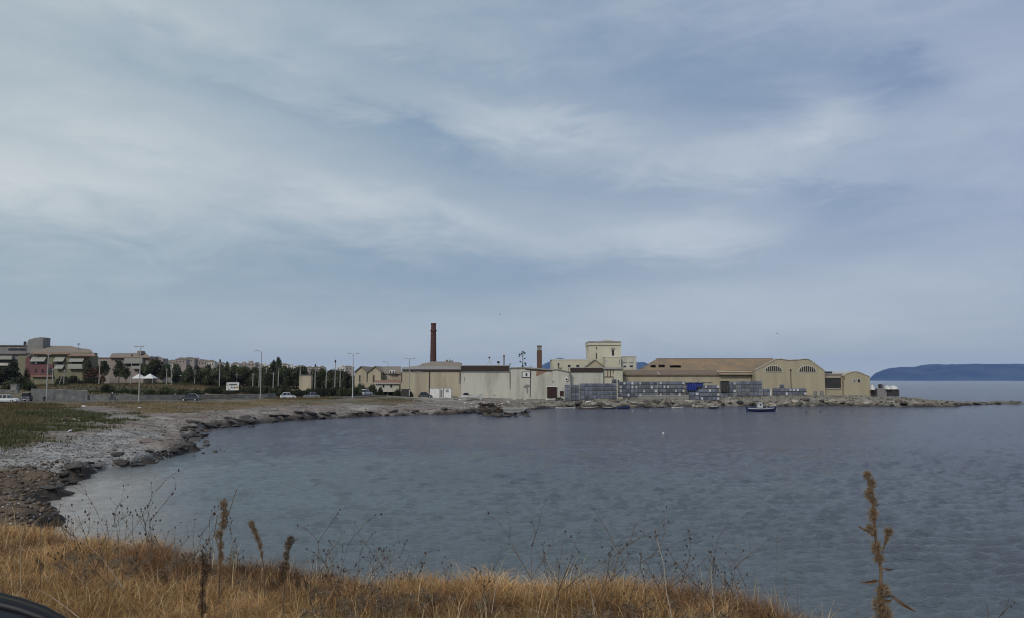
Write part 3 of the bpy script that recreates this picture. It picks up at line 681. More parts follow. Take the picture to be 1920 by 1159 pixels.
q = P(987, 701.5, 224.1); e = MB().disc((q.x, q.z), .30, 224.1, 224.2, 10); e.prism([(q.x-.35, q.z-.55), (q.x+.35, q.z-.55), (q.x+.1, q.z-.2), (q.x-.1, q.z-.2)], 224.12, 224.2); e.build('emblem', sign_ink, pl)
# gable with the brown door
w = Bld('warehouse', 1052, 750, 224, 'whitewashed gable section with the tall brown door, left end of the crate stacks')
w.poly('wall', [(1035.3, 756), (1035.3, 694), (1042, 692.6), (1068, 697), (1069.5, 699), (1069.5, 756)], plaster_pale, 0, 30)
w.poly('roof', [(1034, 694.3), (1042, 691.6), (1070, 696.2), (1070.5, 698.5), (1042, 693)], roof_grey, -.3, 30)
d = w.box('door', 1025.8, 1043.5, 725.5, 746.5, door_brown, .02, .1); d.location.y -= .6
for k in range(8): 
    uu = 1027+k*2.1; w.box('plank', uu, uu+1.6, 726, 746, door_brown, -.66, .08, parent=None)
w.box('lintel', 1024.6, 1044.8, 724, 725.3, white_paint, -.7, .2)
w.window(1050, 1057, 733.5, 742.5, frame=plaster_grey, glass=door_brown, dy=-.05)
w.poly('stain', [(1035, 713), (1036.3, 713), (1037, 717), (1041, 714.5), (1041, 716), (1036, 718.5)], plaster_grey, -.05, .04)
l_ = w.root; o = MB(); q = w.pt(1062.5, 711, -.1); o.disc((q[0], q[2]), .55, 223.85, 223.98, 14); o.build('wall_lamp_plate', white_paint, l_); o = MB(); o.disc((q[0], q[2]), .28, 223.7, 223.84, 10); o.build('wall_lamp', metal_dark, l_)
w.pipe([(1067.5, 700), (1067, 712), (1064, 716)], .07)
# low white section with fascia behind crates
w = Bld('warehouse', 1100, 750, 226, 'white wall section with a dark brown fascia rising behind the tallest crate block')
w.box('wall', 1069.7, 1131.5, 697, 754, plaster_pale, 0, 26); w.box('fascia', 1069.7, 1130.7, 690, 697, brown_fascia, -.4, .5)
w.slope('roof', [(1069.7, 689.8, .2), (1130.7, 689.8, .2), (1130.7, 688.8, 12), (1069.7, 688.8, 12)], roof_grey, .15)
# yellow pump house with pipes
w = Bld('pump_house', 1150, 748, 227, 'small yellowish pump house with rusty pipes down its front, right of the white section')
w.box('wall', 1131.8, 1168, 691, 752, plaster_tower, 0, 14); w.slope('roof', [(1130.5, 690.8, -.5), (1169, 690.8, -.5), (1169, 688.8, 14), (1130.5, 688.8, 14)], roof_grey, .25)
for pp in ([(1140, 691), (1140, 706.5)], [(1145, 691), (1145, 706.5)], [(1150, 691), (1150, 700)], [(1134, 706.5), (1150, 706.5), (1151, 711)]): w.pipe(pp, .11, rust, name='pipe')
w.window(1158, 1161, 712, 716)
# gabled sheds left of the warehouse
w = Bld('gabled_shed', 676, 727, 238, 'left of two beige gabled sheds, partly behind the lamp post')
w.poly('wall', [(664.5, 732), (664.5, 697), (676, 687.6), (687.8, 698.5), (687.8, 732)], plaster_beige, 0, 26)
for a, b2 in (((662.8, 698.3), (676, 687.2)), ((689.2, 699.3), (676, 687.2))):
    w.poly('roof', [a, b2, (b2[0], b2[1]-1.1), (a[0], a[1]-1.1)], roof_old, -.5, 27)
w.window(673.3, 675.3, 704, 716, frame=plaster_grey, glass=dark_void)
w = Bld('gabled_shed', 702, 727, 237, 'right of two beige gabled sheds, joined to the old tiled wing')
w.poly('wall', [(688.1, 732), (688.1, 698), (702, 687.8), (715, 698), (715, 732)], plaster_beige, 0, 26)
for a, b2 in (((686.8, 699.2), (702, 687.2)), ((716.4, 699), (702, 687.2))):
    w.poly('roof', [a, b2, (b2[0], b2[1]-1.1), (a[0], a[1]-1.1)], roof_old, -.5, 27)
w.window(699, 701.4, 704, 716, frame=plaster_grey, glass=dark_void); w.pipe([(688, 699), (687.8, 716)], .12); w.pipe([(714.5, 699), (714.5, 711)], .12)
w = Bld('office_wing', 733, 728, 239.5, 'old office wing with grey tiled roof and small arched dormers beside the gabled sheds')
w.box('wall', 715.2, 751, 698.6, 733, plaster_beige, 0, 10); w.slope('roof', [(714, 699.5, -.6), (752, 699.5, -.6), (752, 687.0, 9), (704, 687.0, 9)], roof_old, .25)
for u in (732.3, 737.8):
    q = w.pt(u, 697, -.5); o = MB(); pts = [(q[0]-.42, q[2]-.5)]+[(q[0]+.42*math.cos(t), q[2]+.45*math.sin(t)) for t in np.linspace(math.pi, 0, 8)]+[(q[0]+.42, q[2]-.5)]
    o.prism(pts, w.Y-1.2, w.Y+1.5); dd_ = o.build('dormer', white_paint, w.root); MB().box(q[0]-.22, q[0]+.22, w.Y-1.24, w.Y-1.19, q[2]-.45, q[2]+.15).build('pane', dark_glass, dd_)
w.window(724, 726, 704.5, 709); w.window(741, 747, 703.5, 706.5)
w = Bld('porch_wing', 728, 729, 231, 'low wing with terracotta roof strip and two dark windows in front of the office wing')
w.box('wall', 704, 748, 718, 735, plaster_pale, 0, 7); w.slope('roof', [(702, 718, -.6), (750, 718, -.6), (750, 712.2, 7.5), (702, 712.2, 7.5)], terracotta, .2)
w.box('gutter', 702, 750, 718.1, 719.2, white_paint, -.75, .15); w.window(717, 721, 721, 727); w.window(731.5, 736, 721, 727)
# second chimney, tower, villa
c = P(1011.5, 712, 252); ch = thing('brick_stack', (c.x, 252, 3.0), 'short square brown brick chimney with a pale banded cap, left of the tower', 'chimney'); k = 252/1500; zz = lambda v: PZ(v, 252)-3
MB().box(-4.6*k, 4.6*k, -4*k, 4*k, 0, zz(657)).build('shaft', brick_brown, ch, off=(0, 0, 0)); MB().box(-4.0*k, 4.0*k, -3.8*k, 3.8*k, zz(656.9), zz(650.5)).build('neck', concrete, ch, off=(0, 0, 0))
MB().box(-4.4*k, 4.4*k, -4.2*k, 4.2*k, zz(650.4), zz(648)).build('cap', brick_brown, ch, off=(0, 0, 0))
c = P(945, 690, 250); fl = thing('flue_pipe', (c.x, 250, PZ(690, 250)), 'thin dark rusty flue pipe standing on the brown-edged roof', 'flue'); k = 250/1500
MB().lathe([(.20, 0), (.18, 24*k*.85), (.26, 24*k*.86), (.26, 24*k)], seg=8).build('pipe', rust, fl, off=(0, 0, 0)); MB().lathe([(.30, 0), (.30, .3)], seg=8).build('collar', metal_dark, fl, off=(0, 0, 0))
tw = Bld('tower_house', 1135, 700, 262, 'square cream tower with a corniced parapet rising above the factory roofs')
tw.box('wall', 1104.5, 1164.5, 647, 700, plaster_tower, 0, 10.5); tw.box('cornice', 1103, 1166, 643, 647, plaster_tower, -.4, 11.3); tw.box('parapet', 1104, 1165, 640, 643, plaster_grey, -.2, 10.9)
tw.poly('roof_lantern', [(1128, 640), (1131, 638), (1148, 637.5), (1152, 640)], plaster_tower, 3, 4)
x = tw.window(1147.3, 1152, 656, 667, glass=door_brown); tw.window(1117.5, 1119.4, 661.5, 673, frame=plaster_tower); tw.window(1118, 1119.6, 651.5, 654, frame=plaster_grey)
tw.box('window_hood', 1146.5, 1153.3, 652.5, 654.6, plaster_grey, -.35, .35)
v_ = Bld('tower_wing', 1180, 700, 258, 'pale two-storey wing with a flat parapet on the right of the tower')
v_.box('wall', 1164.8, 1193.5, 668.6, 702, plaster_pale, 0, 9); v_.box('parapet', 1164.5, 1194, 667.3, 668.5, white_paint, -.2, 9.4)
v_.window(1169, 1174.5, 685.5, 688.5); v_.window(1180.5, 1187, 685, 688.8); v_.box('shutter', 1168.5, 1175.5, 679, 680.5, plaster_grey, -.1, .1); v_.box('shutter', 1180, 1188.5, 679, 680.5, plaster_grey, -.1, .1)
v_ = Bld('tower_annex', 1150, 700, 256, 'cream cubic annex projecting in front of the tower base')
v_.box('wall', 1135, 1164.5, 669.5, 702, plaster_tower, 0, 5.6); v_.box('parapet', 1134.6, 1165, 668.3, 669.4, white_paint, -.15, 5.9); v_.window(1134.7+1, 1137, 674.5, 680); v_.window(1161.5, 1162.8, 674, 683)
v_ = Bld('villa', 1072, 700, 259, 'long low cream villa with a flat parapet to the left of the tower')
v_.box('wall', 1035, 1104.3, 674.5, 702, plaster_tower, 0, 12); v_.box('parapet', 1034, 1104.3, 673, 674.4, white_paint, -.2, 12.4)
v_.window(1065, 1069.5, 684.5, 688, frame=plaster_grey); v_.window(1081, 1086, 684.5, 688, frame=plaster_grey); v_.window(1046, 1048.5, 681, 686, frame=plaster_grey)
v_ = Bld('gabled_annex', 1117, 700, 250, 'small gable-fronted annex with pinkish slopes at the foot of the tower')
v_.poly('wall', [(1098, 702), (1098, 687.6), (1116, 674.8), (1134.6, 688), (1134.6, 702)], plaster_yellow, 0, 5.4)
for a, b2 in (((1096.5, 689.3), (1116, 674.8)), ((1136, 689.5), (1116, 674.8))): v_.poly('roof', [a, b2, (b2[0], b2[1]-.9), (a[0], a[1]-.9)], roof_old, -.4, 6)

# great tiled warehouse
w = Bld('tiled_warehouse', 1310, 744, 240, 'long low warehouse with a great weathered orange tiled roof behind the crate stacks')
w.box('wall', 1168.5, 1417, 702, 750, plaster_yellow, 0, 30)
w.slope('roof', [(1203, 694.0, 5), (1418, 694.0, 5), (1453, 672.6, 19), (1232.5, 672.6, 19)], roof_tile, .3)
w.slope('roof', [(1203, 694.0, 5), (1232.5, 672.6, 19), (1232.5, 672.8, 22), (1196, 694, 34)], roof_brown, .3)
w.slope('roof', [(1168.5, 702.3, -.5), (1417, 702.3, -.5), (1417, 693.8, 5.2), (1168.5, 693.8, 5.2)], roof_brown, .3)
w.box('ridge_cap', 1232.5, 1452, 671.8, 672.8, roof_brown, 18.8, .6)
w.box('wall', 1168.5, 1350, 693, 700, plaster_yellow, 6.5, 6, label='upper strip of wall under the tiled slope')
w.box('gutter', 1346, 1417, 697.2, 698.8, terracotta, -1.3, .3); w.slope('canopy', [(1350, 701.6, -1.4), (1417, 701.6, -1.4), (1417, 696, -.2), (1344, 694.8, -.2)], plaster_yellow, .12)
for u0, u1, v in ((1221, 1228, 688), (1237, 1245, 687.5), (1257, 1269, 688.5), (1271, 1275, 688.7)): 
    q0 = w.pt(u0, v, 9); q1 = w.pt(u1, v, 9); o = MB()
    for k in range(8): o.ball((lerp(q0[0], q1[0], k/7), q0[1]-1.0+.3*R.random(), q0[2]+.25), .28+.15*R.random(), seg=6, rings=4)
    tag(o.build('roof_weed', bpy.data.materials['dark_foliage']), 'tuft of dark weeds growing on the tiled roof at %s' % {1221: 'its left hip', 1237: 'left of centre', 1257: 'the third gap', 1271: 'the right end of the row'}[u0], 'weed', 'weeds growing on the tiled roof')
w.pipe([(1233, 697), (1238, 703)], .1, white_paint, -.9, name='pale_pipe'); w.pipe([(1410, 700), (1410, 716)], .15, rust)
# gabled hall with lunette windows
w = Bld('gabled_hall', 1482, 744, 236, 'large beige double hall front with two arched barred windows')
w.poly('wall', [(1417.5, 750), (1417.5, 694.5), (1434, 686.5), (1455, 674.6), (1466, 673.6), (1480, 676), (1493, 676), (1508, 674), (1518.5, 674.2), (1547.8, 695.5), (1547.8, 750)], plaster_yellow, 0, 28)
cop = [(1417, 694.6), (1434, 686.3), (1455, 674.2), (1466, 673.2), (1480, 675.6), (1493, 675.6), (1508, 673.6), (1518.8, 673.8), (1548.6, 695.6)]
w.poly('coping', cop+[(a, b_-1.2) for a, b_ in cop[::-1]], plaster_pale, -.2, .5)
for (a_, b_), (c_, d_) in zip(cop[:-1], cop[1:]): w.poly('roof', [(a_, b_-.9), (c_, d_-.9), (c_, d_+.5), (a_, b_+.5)], roof_tile, .32, 29)
def lunette(b, u0, u1, vt, vb):
    a = b.pt(u0, vb, 0); c_ = b.pt(u1, vt, 0); cx_ = (a[0]+c_[0])/2; w_ = (c_[0]-a[0])/2; hh = c_[2]-a[2]
    arc = [(cx_+w_*math.cos(t), a[2]+hh*math.sin(t)**.8) for t in np.linspace(math.pi, 0, 14)]
    o = MB(); o.prism([(x_, z_) for x_, z_ in [(cx_+(w_+.3)*math.cos(t), a[2]-.25+(hh+.5)*math.sin(t)**.8) for t in np.linspace(math.pi, 0, 14)]], b.Y-.10, b.Y-.02)
    f_ = o.build('window', plaster_pale, b.root); MB().prism(arc, b.Y-.14, b.Y-.105).build('pane', dark_glass, f_)
    for k in range(7):
        t = (k+1)/8; xx = lerp(a[0], c_[0], t); hh2 = hh*math.sin(math.acos(abs(2*t-1)))**.8
        MB().box(xx-.09, xx+.09, b.Y-.24, b.Y-.15, a[2], a[2]+hh2).build('bar', plaster_yellow, f_)
lunette(w, 1436.5, 1467, 686, 696.5); lunette(w, 1500, 1530.5, 686.5, 697)
w.pipe([(1484, 693.5), (1484, 728)], .10, name='drainpipe'); q = w.pt(1484, 693.5, -.2); MB().disc((q[0], q[2]), .22, 235.6, 235.95, 8).build('hopper', metal_dark, w.root)
for k in range(5): w.poly('roof_rail', [(1524+k*5, 675+k*3.6), (1524.6+k*5, 675+k*3.6), (1524.6+k*5, 679+k*3.6), (1524+k*5, 679+k*3.6)], metal_dark, 2, .1)
w = Bld('loading_bay', 1565, 743, 238, 'flat-topped bay with a wide dark roller shutter between the two gabled fronts')
w.box('wall', 1548, 1583, 703, 750, plaster_yellow, 0, 14); w.box('parapet', 1547.8, 1583, 700.5, 702.9, plaster_grey, -.25, 14.3); w.box('tank', 1549.5, 1562, 696.5, 700.3, metal_dark, 3, 2)
sh = w.box('shutter', 1548.6, 1577.5, 709.3, 728.2, dark_void, -.1, .12)
for k in range(6): w.box('slat', 1549, 1577, 710.5+k*3, 710.5+k*3+.7, metal_dark, -.16, .05, parent=sh)
w.box('sill', 1548.4, 1578, 728.4, 729.6, plaster_pale, -.25, .25); w.box('hood', 1548.2, 1578.5, 707.9, 709.0, plaster_grey, -.3, .3)
w = Bld('gabled_store', 1607, 744, 236.5, 'smaller beige gabled store with two little arched windows at the right end of the factory')
pts = [(1583.3, 750), (1583.3, 704.5), (1591, 700.5), (1603, 697.3), (1610, 697.3), (1632, 706.4), (1632.8, 750)]
w.poly('wall', pts, plaster_yellow, 0, 16); cop = [(1582.6, 705), (1591, 700.3), (1603, 697), (1610, 697), (1633.2, 706.6)]
w.poly('coping', cop+[(a, b_-1.1) for a, b_ in cop[::-1]], plaster_pale, -.2, 16.5)
for u in (1603, 1611.2):
    q = w.pt(u, 713.5, -.05); f_ = MB(); f_.prism([(q[0]-.55, q[2]-.65)]+[(q[0]+.55*math.cos(t), q[2]+.1+.5*math.sin(t)) for t in np.linspace(math.pi, 0, 8)]+[(q[0]+.55, q[2]-.65)], w.Y-.1, w.Y-.02)
    f_ = f_.build('window', plaster_pale, w.root); MB().prism([(q[0]-.36, q[2]-.5)]+[(q[0]+.36*math.cos(t), q[2]+.05+.36*math.sin(t)) for t in np.linspace(math.pi, 0, 8)]+[(q[0]+.36, q[2]-.5)], w.Y-.14, w.Y-.105).build('pane', plaster_grey if u < 1605 else dark_glass, f_)
w.pipe([(1585, 706), (1585, 712)], .08)
# shelter with white covered hulls at the point
w = Bld('timber_shelter', 1662, 745, 236, 'dark low shelter hung with pale sheeting beyond the gabled store', 'shelter')
w.box('wall', 1634, 1645, 729, 746, dark_void, 0, 4); w.box('wall', 1664.5, 1686.5, 730.5, 743.5, dark_void, 0, 3); w.box('cloth_screen', 1645.2, 1664.3, 727.5, 744, plaster_grey, .4, .2)
w.box('post', 1650.5, 1654.5, 720.5, 728, metal_dark, .4, 1); w.box('post', 1655, 1658, 721, 727, plaster_grey, .6, 1)
def dome_thing(u, v, Y, rx, rz, label, name='upturned_hull', cat='boat', mat=boat_white, ry=2.2):
    q = P(u, v, Y); t = thing(name, q, label, cat, 'white covered hulls stored at the point')
    m = MB(); n = 12; vs = []
    for j in range(5):
        a = j/4*math.pi/2
        for i in range(n): th = 2*math.pi*i/n; vs.append((rx*math.cos(a)*math.cos(th), ry*math.cos(a)*math.sin(th), rz*math.sin(a)))
    m.add(vs, [(j*n+i, j*n+(i+1) % n, (j+1)*n+(i+1) % n, (j+1)*n+i) for j in range(4) for i in range(n)])
    m.build('hull', mat, t, off=(0, 0, 0), smooth=True); MB().box(-rx*.96, rx*.96, -.06, .06, -.12, .02).build('gunwale', boat_wood, t, off=(0, 0, 0)); MB().box(-.05, .05, -ry*.9, ry*.9, rz*.93, rz*1.04).build('keel', boat_white, t, off=(0, 0, 0))
dome_thing(1664, 730, 236.5, .95, 1.1, 'white upturned hull on the shelter, left of the pair', ry=1.6); dome_thing(1675.5, 730, 237, 1.3, 1.15, 'white upturned hull on the shelter, right of the pair', ry=1.6)
dome_thing(1636, 731, 235, .65, 1.5, 'white round hull against the corner of the gabled store', ry=1.0)
for i, (u, v, r_) in enumerate(((1645, 744, .45), (1669.5, 743, .7), (1683.5, 744, .55), (1655, 744, .4))):
    pass

# ------------------------------------------------------------------ apartment houses on the left
def awning(b, u0, u1, v0, v1, dy=-1.4):
    a = b.pt(u0, v0, dy); c_ = b.pt(u1, v1, dy)
    return MB().slab([(a[0], b.Y+dy, c_[2]), (c_[0], b.Y+dy, c_[2]), (c_[0], b.Y-.02, a[2]), (a[0], b.Y-.02, a[2])], .06).build('awning', awning_m, b.root)
def balcony(b, u0, u1, v0, v1, mat=awning_m, dy=-1.3):
    return b.box('balcony', u0, u1, v0, v1, mat, dy, 1.28)
w = Bld('apartment_house', 20, 722, 262, 'grey flat-roofed apartment house with a long dark strip window at the left edge')
w.box('wall', -60, 46, 648, 730, plaster_grey, 0, 14); w.window(12, 45, 653.2, 657.4, frame=plaster_grey); w.box('roof_slab', -60, 47, 646.8, 648, concrete, -.5, 15); w.box('cornice', -60, 46, 663.5, 665.5, brown_fascia, -.5, .5)
w.box('wall', -60, 31, 674, 688, dark_void, -.04, .04, label='dark panel standing for the shaded loggia')  # thin dark sheet on the wall stands in for the loggia's shade
balcony(w, -60, 19, 667, 674); balcony(w, -60, 17, 680.5, 685.5, plaster_pale); w.box('flue', 40, 44, 641.5, 646.7, metal_dark, 2, .5)
w = Bld('apartment_house', 110, 726, 250, 'yellow and red apartment house with tiled hip roof, awnings and a stair tower')
w.box('wall', 31, 166, 667, 728, plaster_ochre, 0, 5); w.box('wall', 62, 165, 661, 668.5, plaster_ochre, .02, 4.8)
w.poly('wall', [(45, 672), (52, 668.3), (57, 678), (62, 682), (97, 683), (97, 705.5), (54, 705.5), (46, 690)], plaster_red, -.35, .34, label='red gable bay')
w.slope('roof', [(54, 662.5, -.9), (176, 665.5, -.9), (166, 654.8, 5), (146, 652.8, 6), (128, 648.5, 7), (58, 648.2, 7)], roof_old, .25)
w.slope('eave', [(56, 662.8, -1.2), (127, 662.8, -1.2), (127, 661.8, -.8), (56, 661.8, -.8)], terracotta, .25); w.slope('eave', [(124, 666.6, -1.3), (176, 666.6, -1.3), (176, 665.6, -.9), (124, 665.6, -.9)], terracotta, .25)
w.poly('stair_tower', [(47, 662), (47, 640), (50, 636.5), (62, 633.5), (72, 632.2), (76.5, 633), (76.5, 662)], plaster_grey, 4, 4)
w.poly('gable_trim', [(46, 668.8), (56, 660.6), (58, 660.6), (68, 668.2), (66, 668.8), (57, 662.8), (48.5, 669)], roof_old, -.7, .3)
awning(w, 53, 80, 668.5, 677.5); awning(w, 96.5, 115.5, 668.5, 677.5); awning(w, 126, 152.5, 668.5, 678); awning(w, 99, 115, 683, 691)
balcony(w, 125, 153, 682.5, 691.5, awning_m); w.box('recess_shade', 54, 79, 677.8, 682.5, dark_void, -.42, .1); w.box('recess_shade', 96, 115, 678, 683, dark_void, -.06, .05); w.box('recess_shade', 124, 153, 678.3, 682.3, dark_void, -.06, .05); w.box('recess_shade', 88, 97, 690, 702, dark_void, -.42, .05)  # flat dark panels give the shade inside the balcony openings
for u in (65.5, 78): w.window(u-1.5, u+1.5, 692, 697.5, frame=plaster_red, dy=-.4)
w.box('base_slab', 56, 97, 704, 706.5, terracotta, -.9, .6); w.window(88.5, 92, 665.5, 668, frame=plaster_ochre); w.window(116.5, 119, 668.5, 672.5, frame=plaster_ochre); w.window(63.5, 67, 679, 682.5, frame=plaster_ochre, glass=white_paint, dy=-.46)
m = MB(); p0 = w.pt(144, 656, 4); m.tube([p0, (p0[0], p0[1], p0[2]+2.2)], .06); m.box(p0[0]-.5, p0[0]+.5, p0[1]-.05, p0[1]+.05, p0[2]+1.6, p0[2]+1.7); m.box(p0[0]-.35, p0[0]+.35, p0[1]-.05, p0[1]+.05, p0[2]+2.0, p0[2]+2.1); m.build('aerial', metal_dark, w.root)
m = MB(); p0 = w.pt(42, 648, 4); m.tube([p0, (p0[0], p0[1], p0[2]+1.4)], .06); m.ball((p0[0], p0[1], p0[2]+1.0), .4, sc=(1, .3, 1)); m.build('satellite_dish', metal_dark, w.root)
w = Bld('apartment_house', 243, 722, 270, 'pale apartment house with brown hipped roof beside the first lamp post')
w.box('wall', 205, 280, 668, 728, plaster_pink, 0, 6); w.slope('roof', [(203, 669.8, -.9), (280, 669.8, -.9), (266, 657.5, 6), (258, 661.5, 5), (207, 662.5, 5)], roof_old, .25)
w.box('cornice', 204, 280, 670, 671.2, terracotta, -1, .3); balcony(w, 231, 265, 671.8, 681.5, awning_m); balcony(w, 246, 264, 686, 691.5, awning_m); w.box('recess_shade', 230, 266, 681.8, 686, dark_void, -.06, .05)  # shade between the balconies is a flat dark panel
w.box('dormer', 255, 262, 658, 664, roof_old, 1, 3); w.box('terrace', 276, 304, 672, 724, plaster_pink, 1, 4); w.window(214, 219, 675, 680)
w = Bld('apartment_house', 188, 722, 300, 'pinkish low house seen between the two hip-roofed apartment houses')
w.box('wall', 172, 210, 671.5, 722, plaster_pink, 0, 10); w.box('roof_slab', 171, 211, 670.3, 671.3, terracotta, -.3, 10.6); w.window(186, 189, 676, 680); w.window(196, 199, 676, 680)

# beige advertising block / pillar house
w = Bld('gate_pillar', 572, 737, 228, 'tall beige rendered block with rough top standing in front of the hedge', 'pillar')
w.box('wall', 560.5, 583, 704, 742, plaster_beige, 0, 1.6); w.box('cap', 560, 583.5, 702.8, 704, plaster_grey, -.15, 1.9); w.box('aerial', 562.8, 563.2, 693, 702.7, metal_pale, .5, .08); w.box('plinth', 559.5, 584, 735, 742, stone_wall_m, -.2, .19)
# distant town
town_groups = 'pale houses of the distant town'
def near00(u): return min([(305, 'right of the first lamp post'), (345, 'above the gap in the trees'), (395, 'left of the capped pole'), (425, 'behind the round-headed tree'), (470, 'left of the slender lamp'), (505, 'right of the slender lamp'), (545, 'left of the beige block'), (597, 'right of the beige block'), (645, 'left of the V-armed lamp')], key=lambda q: abs(q[0]-u))[1]
tp = [(322, 676, 22), (338, 673, 16), (352, 671.5, 18), (366, 672.5, 14), (380, 676, 14), (394, 678, 12), (326, 681, 12), (455, 680, 14), (468, 679, 16), (481, 681, 12), (440, 682, 12), (532, 683, 12), (545, 685, 10), (556, 687, 10), (566, 687.5, 10), (580, 688.5, 10), (592, 688, 9),
      (603, 688.5, 9), (640, 687.5, 12), (652, 687, 14), (305, 677, 12), (292, 671, 12), (412, 680, 10), (426, 683, 10), (495, 683, 10), (507, 685, 10), (520, 684, 9)]
for i, (u, v, wd) in enumerate(tp):
    Y = 800+R.random()*260; kk = Y/1500; v = v+1; wd = wd*1.3; p = P(u, 700, Y); gzt = Hp(p.x, Y); t = thing('distant_house', (p.x, Y, gzt), 'small pale house of the distant town, '+near00(u), 'house', 'distant town houses '+near00(u))
    hgt = PZ(v, Y)-gzt; wv = wd*kk; mt = R.choice([plaster_pink, plaster_pale, plaster_pale, plaster_pink]); dp = wv*.8
    MB().box(-wv/2, wv/2, 0, dp, -1, hgt).build('wall', mt, t, off=(0, 0, 0))
    if R.random() < .5: MB().prism([(-wv*.55, hgt), (0, hgt+1.6+R.random()), (wv*.55, hgt)], -.4, dp+.4).build('roof', roof_old, t, off=(0, 0, 0))
    else: MB().box(-wv*.2, wv*.15, dp*.3, dp*.6, hgt, hgt+2).build('roof_hut', mt, t, off=(0, 0, 0))
    for q in range(3): MB().box(-wv*.4+q*wv*.3, -wv*.4+q*wv*.3+1.2, -.08, 0, hgt-3.2, hgt-1.6).build('window', dark_glass, t, off=(0, 0, 0))
w = Bld('terrace_house', 330, 716, 290, 'low pale terrace house standing among the trees right of the white canopies')
w.box('wall', 316, 352, 705, 722, plaster_grey, 0, 8); w.box('roof_slab', 314, 353, 703.5, 704.9, plaster_pale, -.5, 9); w.window(322, 326, 708, 714); w.window(338, 342, 708, 714)

# ------------------------------------------------------------------ walls by the road
def wall_run(name, pts, top_v, thick, label, mat):
    ps = [P(u, v, Y) for u, v, Y in pts]; root = thing(name, ps[0], label, 'wall'); m = MB(); c_ = MB()
    for i in range(len(ps)-1):
        a, b_ = ps[i], ps[i+1]; ta = PZ(top_v[i], a.y); tb = PZ(top_v[i+1], b_.y); n = Vector((-(b_-a).y, (b_-a).x)).normalized()*thick/2; nn_ = n*1.25
        def seg(mm, za0, za1, zb0, zb1, nn):
            mm.add([(a.x-nn.x, a.y-nn.y, za0), (b_.x-nn.x, b_.y-nn.y, zb0), (b_.x+nn.x, b_.y+nn.y, zb0), (a.x+nn.x, a.y+nn.y, za0),
                    (a.x-nn.x, a.y-nn.y, za1), (b_.x-nn.x, b_.y-nn.y, zb1), (b_.x+nn.x, b_.y+nn.y, zb1), (a.x+nn.x, a.y+nn.y, za1)], [(0, 3, 2, 1), (4, 5, 6, 7), (0, 1, 5, 4), (1, 2, 6, 5), (2, 3, 7, 6), (3, 0, 4, 7)])
        seg(m, a.z-1, ta, b_.z-1, tb, n); seg(c_, ta+.003, ta+.12, tb+.003, tb+.12, nn_)
    m.build('wall_face', mat, root); c_.build('coping', concrete, root); return root
wall_run('boundary_wall', [(58, 754.5, 174), (110, 754, 174), (164, 753, 175)], [730, 731, 733], .4, 'tall grey rendered wall beside the road behind the dark three-wheeler', stone_wall_m)
wall_run('boundary_wall', [(164.5, 753, 175.5), (260, 752.5, 178), (350, 751, 184), (430, 750, 191), (500, 748.5, 197), (516, 748, 199)], [741.5, 741.5, 741.5, 741.5, 739.5, 739], .4, 'long low mottled stone wall running along the far side of the road', stone_wall_m)
wall_run('boundary_wall', [(-60, 752, 181), (33, 752, 181)], [732, 732], .4, 'pale block wall behind the white car at the left edge', stone_wall_m)
w = Bld('stone_gatepost', 24, 738, 183, 'small pale stone gatepost rising over the block wall at the left edge', 'gatepost'); w.box('post', 19, 30, 721, 745, stone_wall_m, 0, 1.2); w.box('cap', 17.5, 31.5, 719.8, 721, concrete, -.15, 1.5)

# ------------------------------------------------------------------ lamps, poles, sign
def lamp_post(u, vb, vt, Y, kind, label):
    p = P(u, vb, Y); g = Hp(p.x, Y); hgt = PZ(vt, Y)-g
    t = thing('street_lamp', (p.x, Y, g), label, 'street lamp', 'street lamps along the shore road')
    MB().lathe([(.16, -.3), (.15, .9), (.13, 1.0), (.11, hgt*.6), (.07, hgt-.15)], seg=8).build('pole', pole_grey if kind != 'v' else metal_pale, t, off=(0, 0, 0))
    MB().lathe([(.28, -.3), (.28, .12)], seg=8).build('base', concrete, t, off=(0, 0, 0))
    dirs = {'l': [-1], 'v': [-1, 1], 't': [-1, 1], 'h': [-1, .35]}[kind]
    for d in dirs:
        r = {'l': 1.0, 'v': .75, 't': 1.05, 'h': .8}[kind]; rise = {'l': .45, 'v': .55, 't': .15, 'h': .1}[kind]
        MB().tube([(0, 0, hgt-.25), (d*.25*r, 0, hgt-.25+rise*.7), (d*r, 0, hgt-.25+rise)], [.06, .055, .045], 6).build('arm', pole_grey, t, off=(0, 0, 0))
        h = MB(); x0 = d*r; h.add([(x0, -.16, hgt+rise-.32), (x0+d*.75, -.14, hgt+rise-.24), (x0+d*.75, .14, hgt+rise-.24), (x0, .16, hgt+rise-.32), (x0, -.12, hgt+rise-.14), (x0+d*.7, -.08, hgt+rise-.15), (x0+d*.7, .08, hgt+rise-.15), (x0, .12, hgt+rise-.14)],
              [(0, 1, 2, 3), (7, 6, 5, 4), (0, 4, 5, 1), (1, 5, 6, 2), (2, 6, 7, 3), (3, 7, 4, 0)])
        ho_ = h.build('lamp_head', pole_grey, t, off=(0, 0, 0)); MB().box(min(x0+d*.15, x0+d*.6), max(x0+d*.15, x0+d*.6), -.1, .1, hgt+rise-.36, hgt+rise-.31).build('lens', lamp_glass, ho_, off=(0, 0, 0))
lamp_post(260, 755, 648, 152, 'h', 'tall grey street lamp in front of the pale apartment house, leftmost of the lamps')
lamp_post(488, 748, 659, 182, 'l', 'slender street lamp with one arm to the left, standing right of the road sign')
lamp_post(661, 748, 665, 188, 'v', 'street lamp with two arms in a V, in front of the left gabled shed')
lamp_post(767, 745, 671.5, 221, 't', 'street lamp with two level arms in front of the long beige warehouse')
lamp_post(727, 738, 679.5, 232, 'l', 'small street lamp before the office wing dormers')
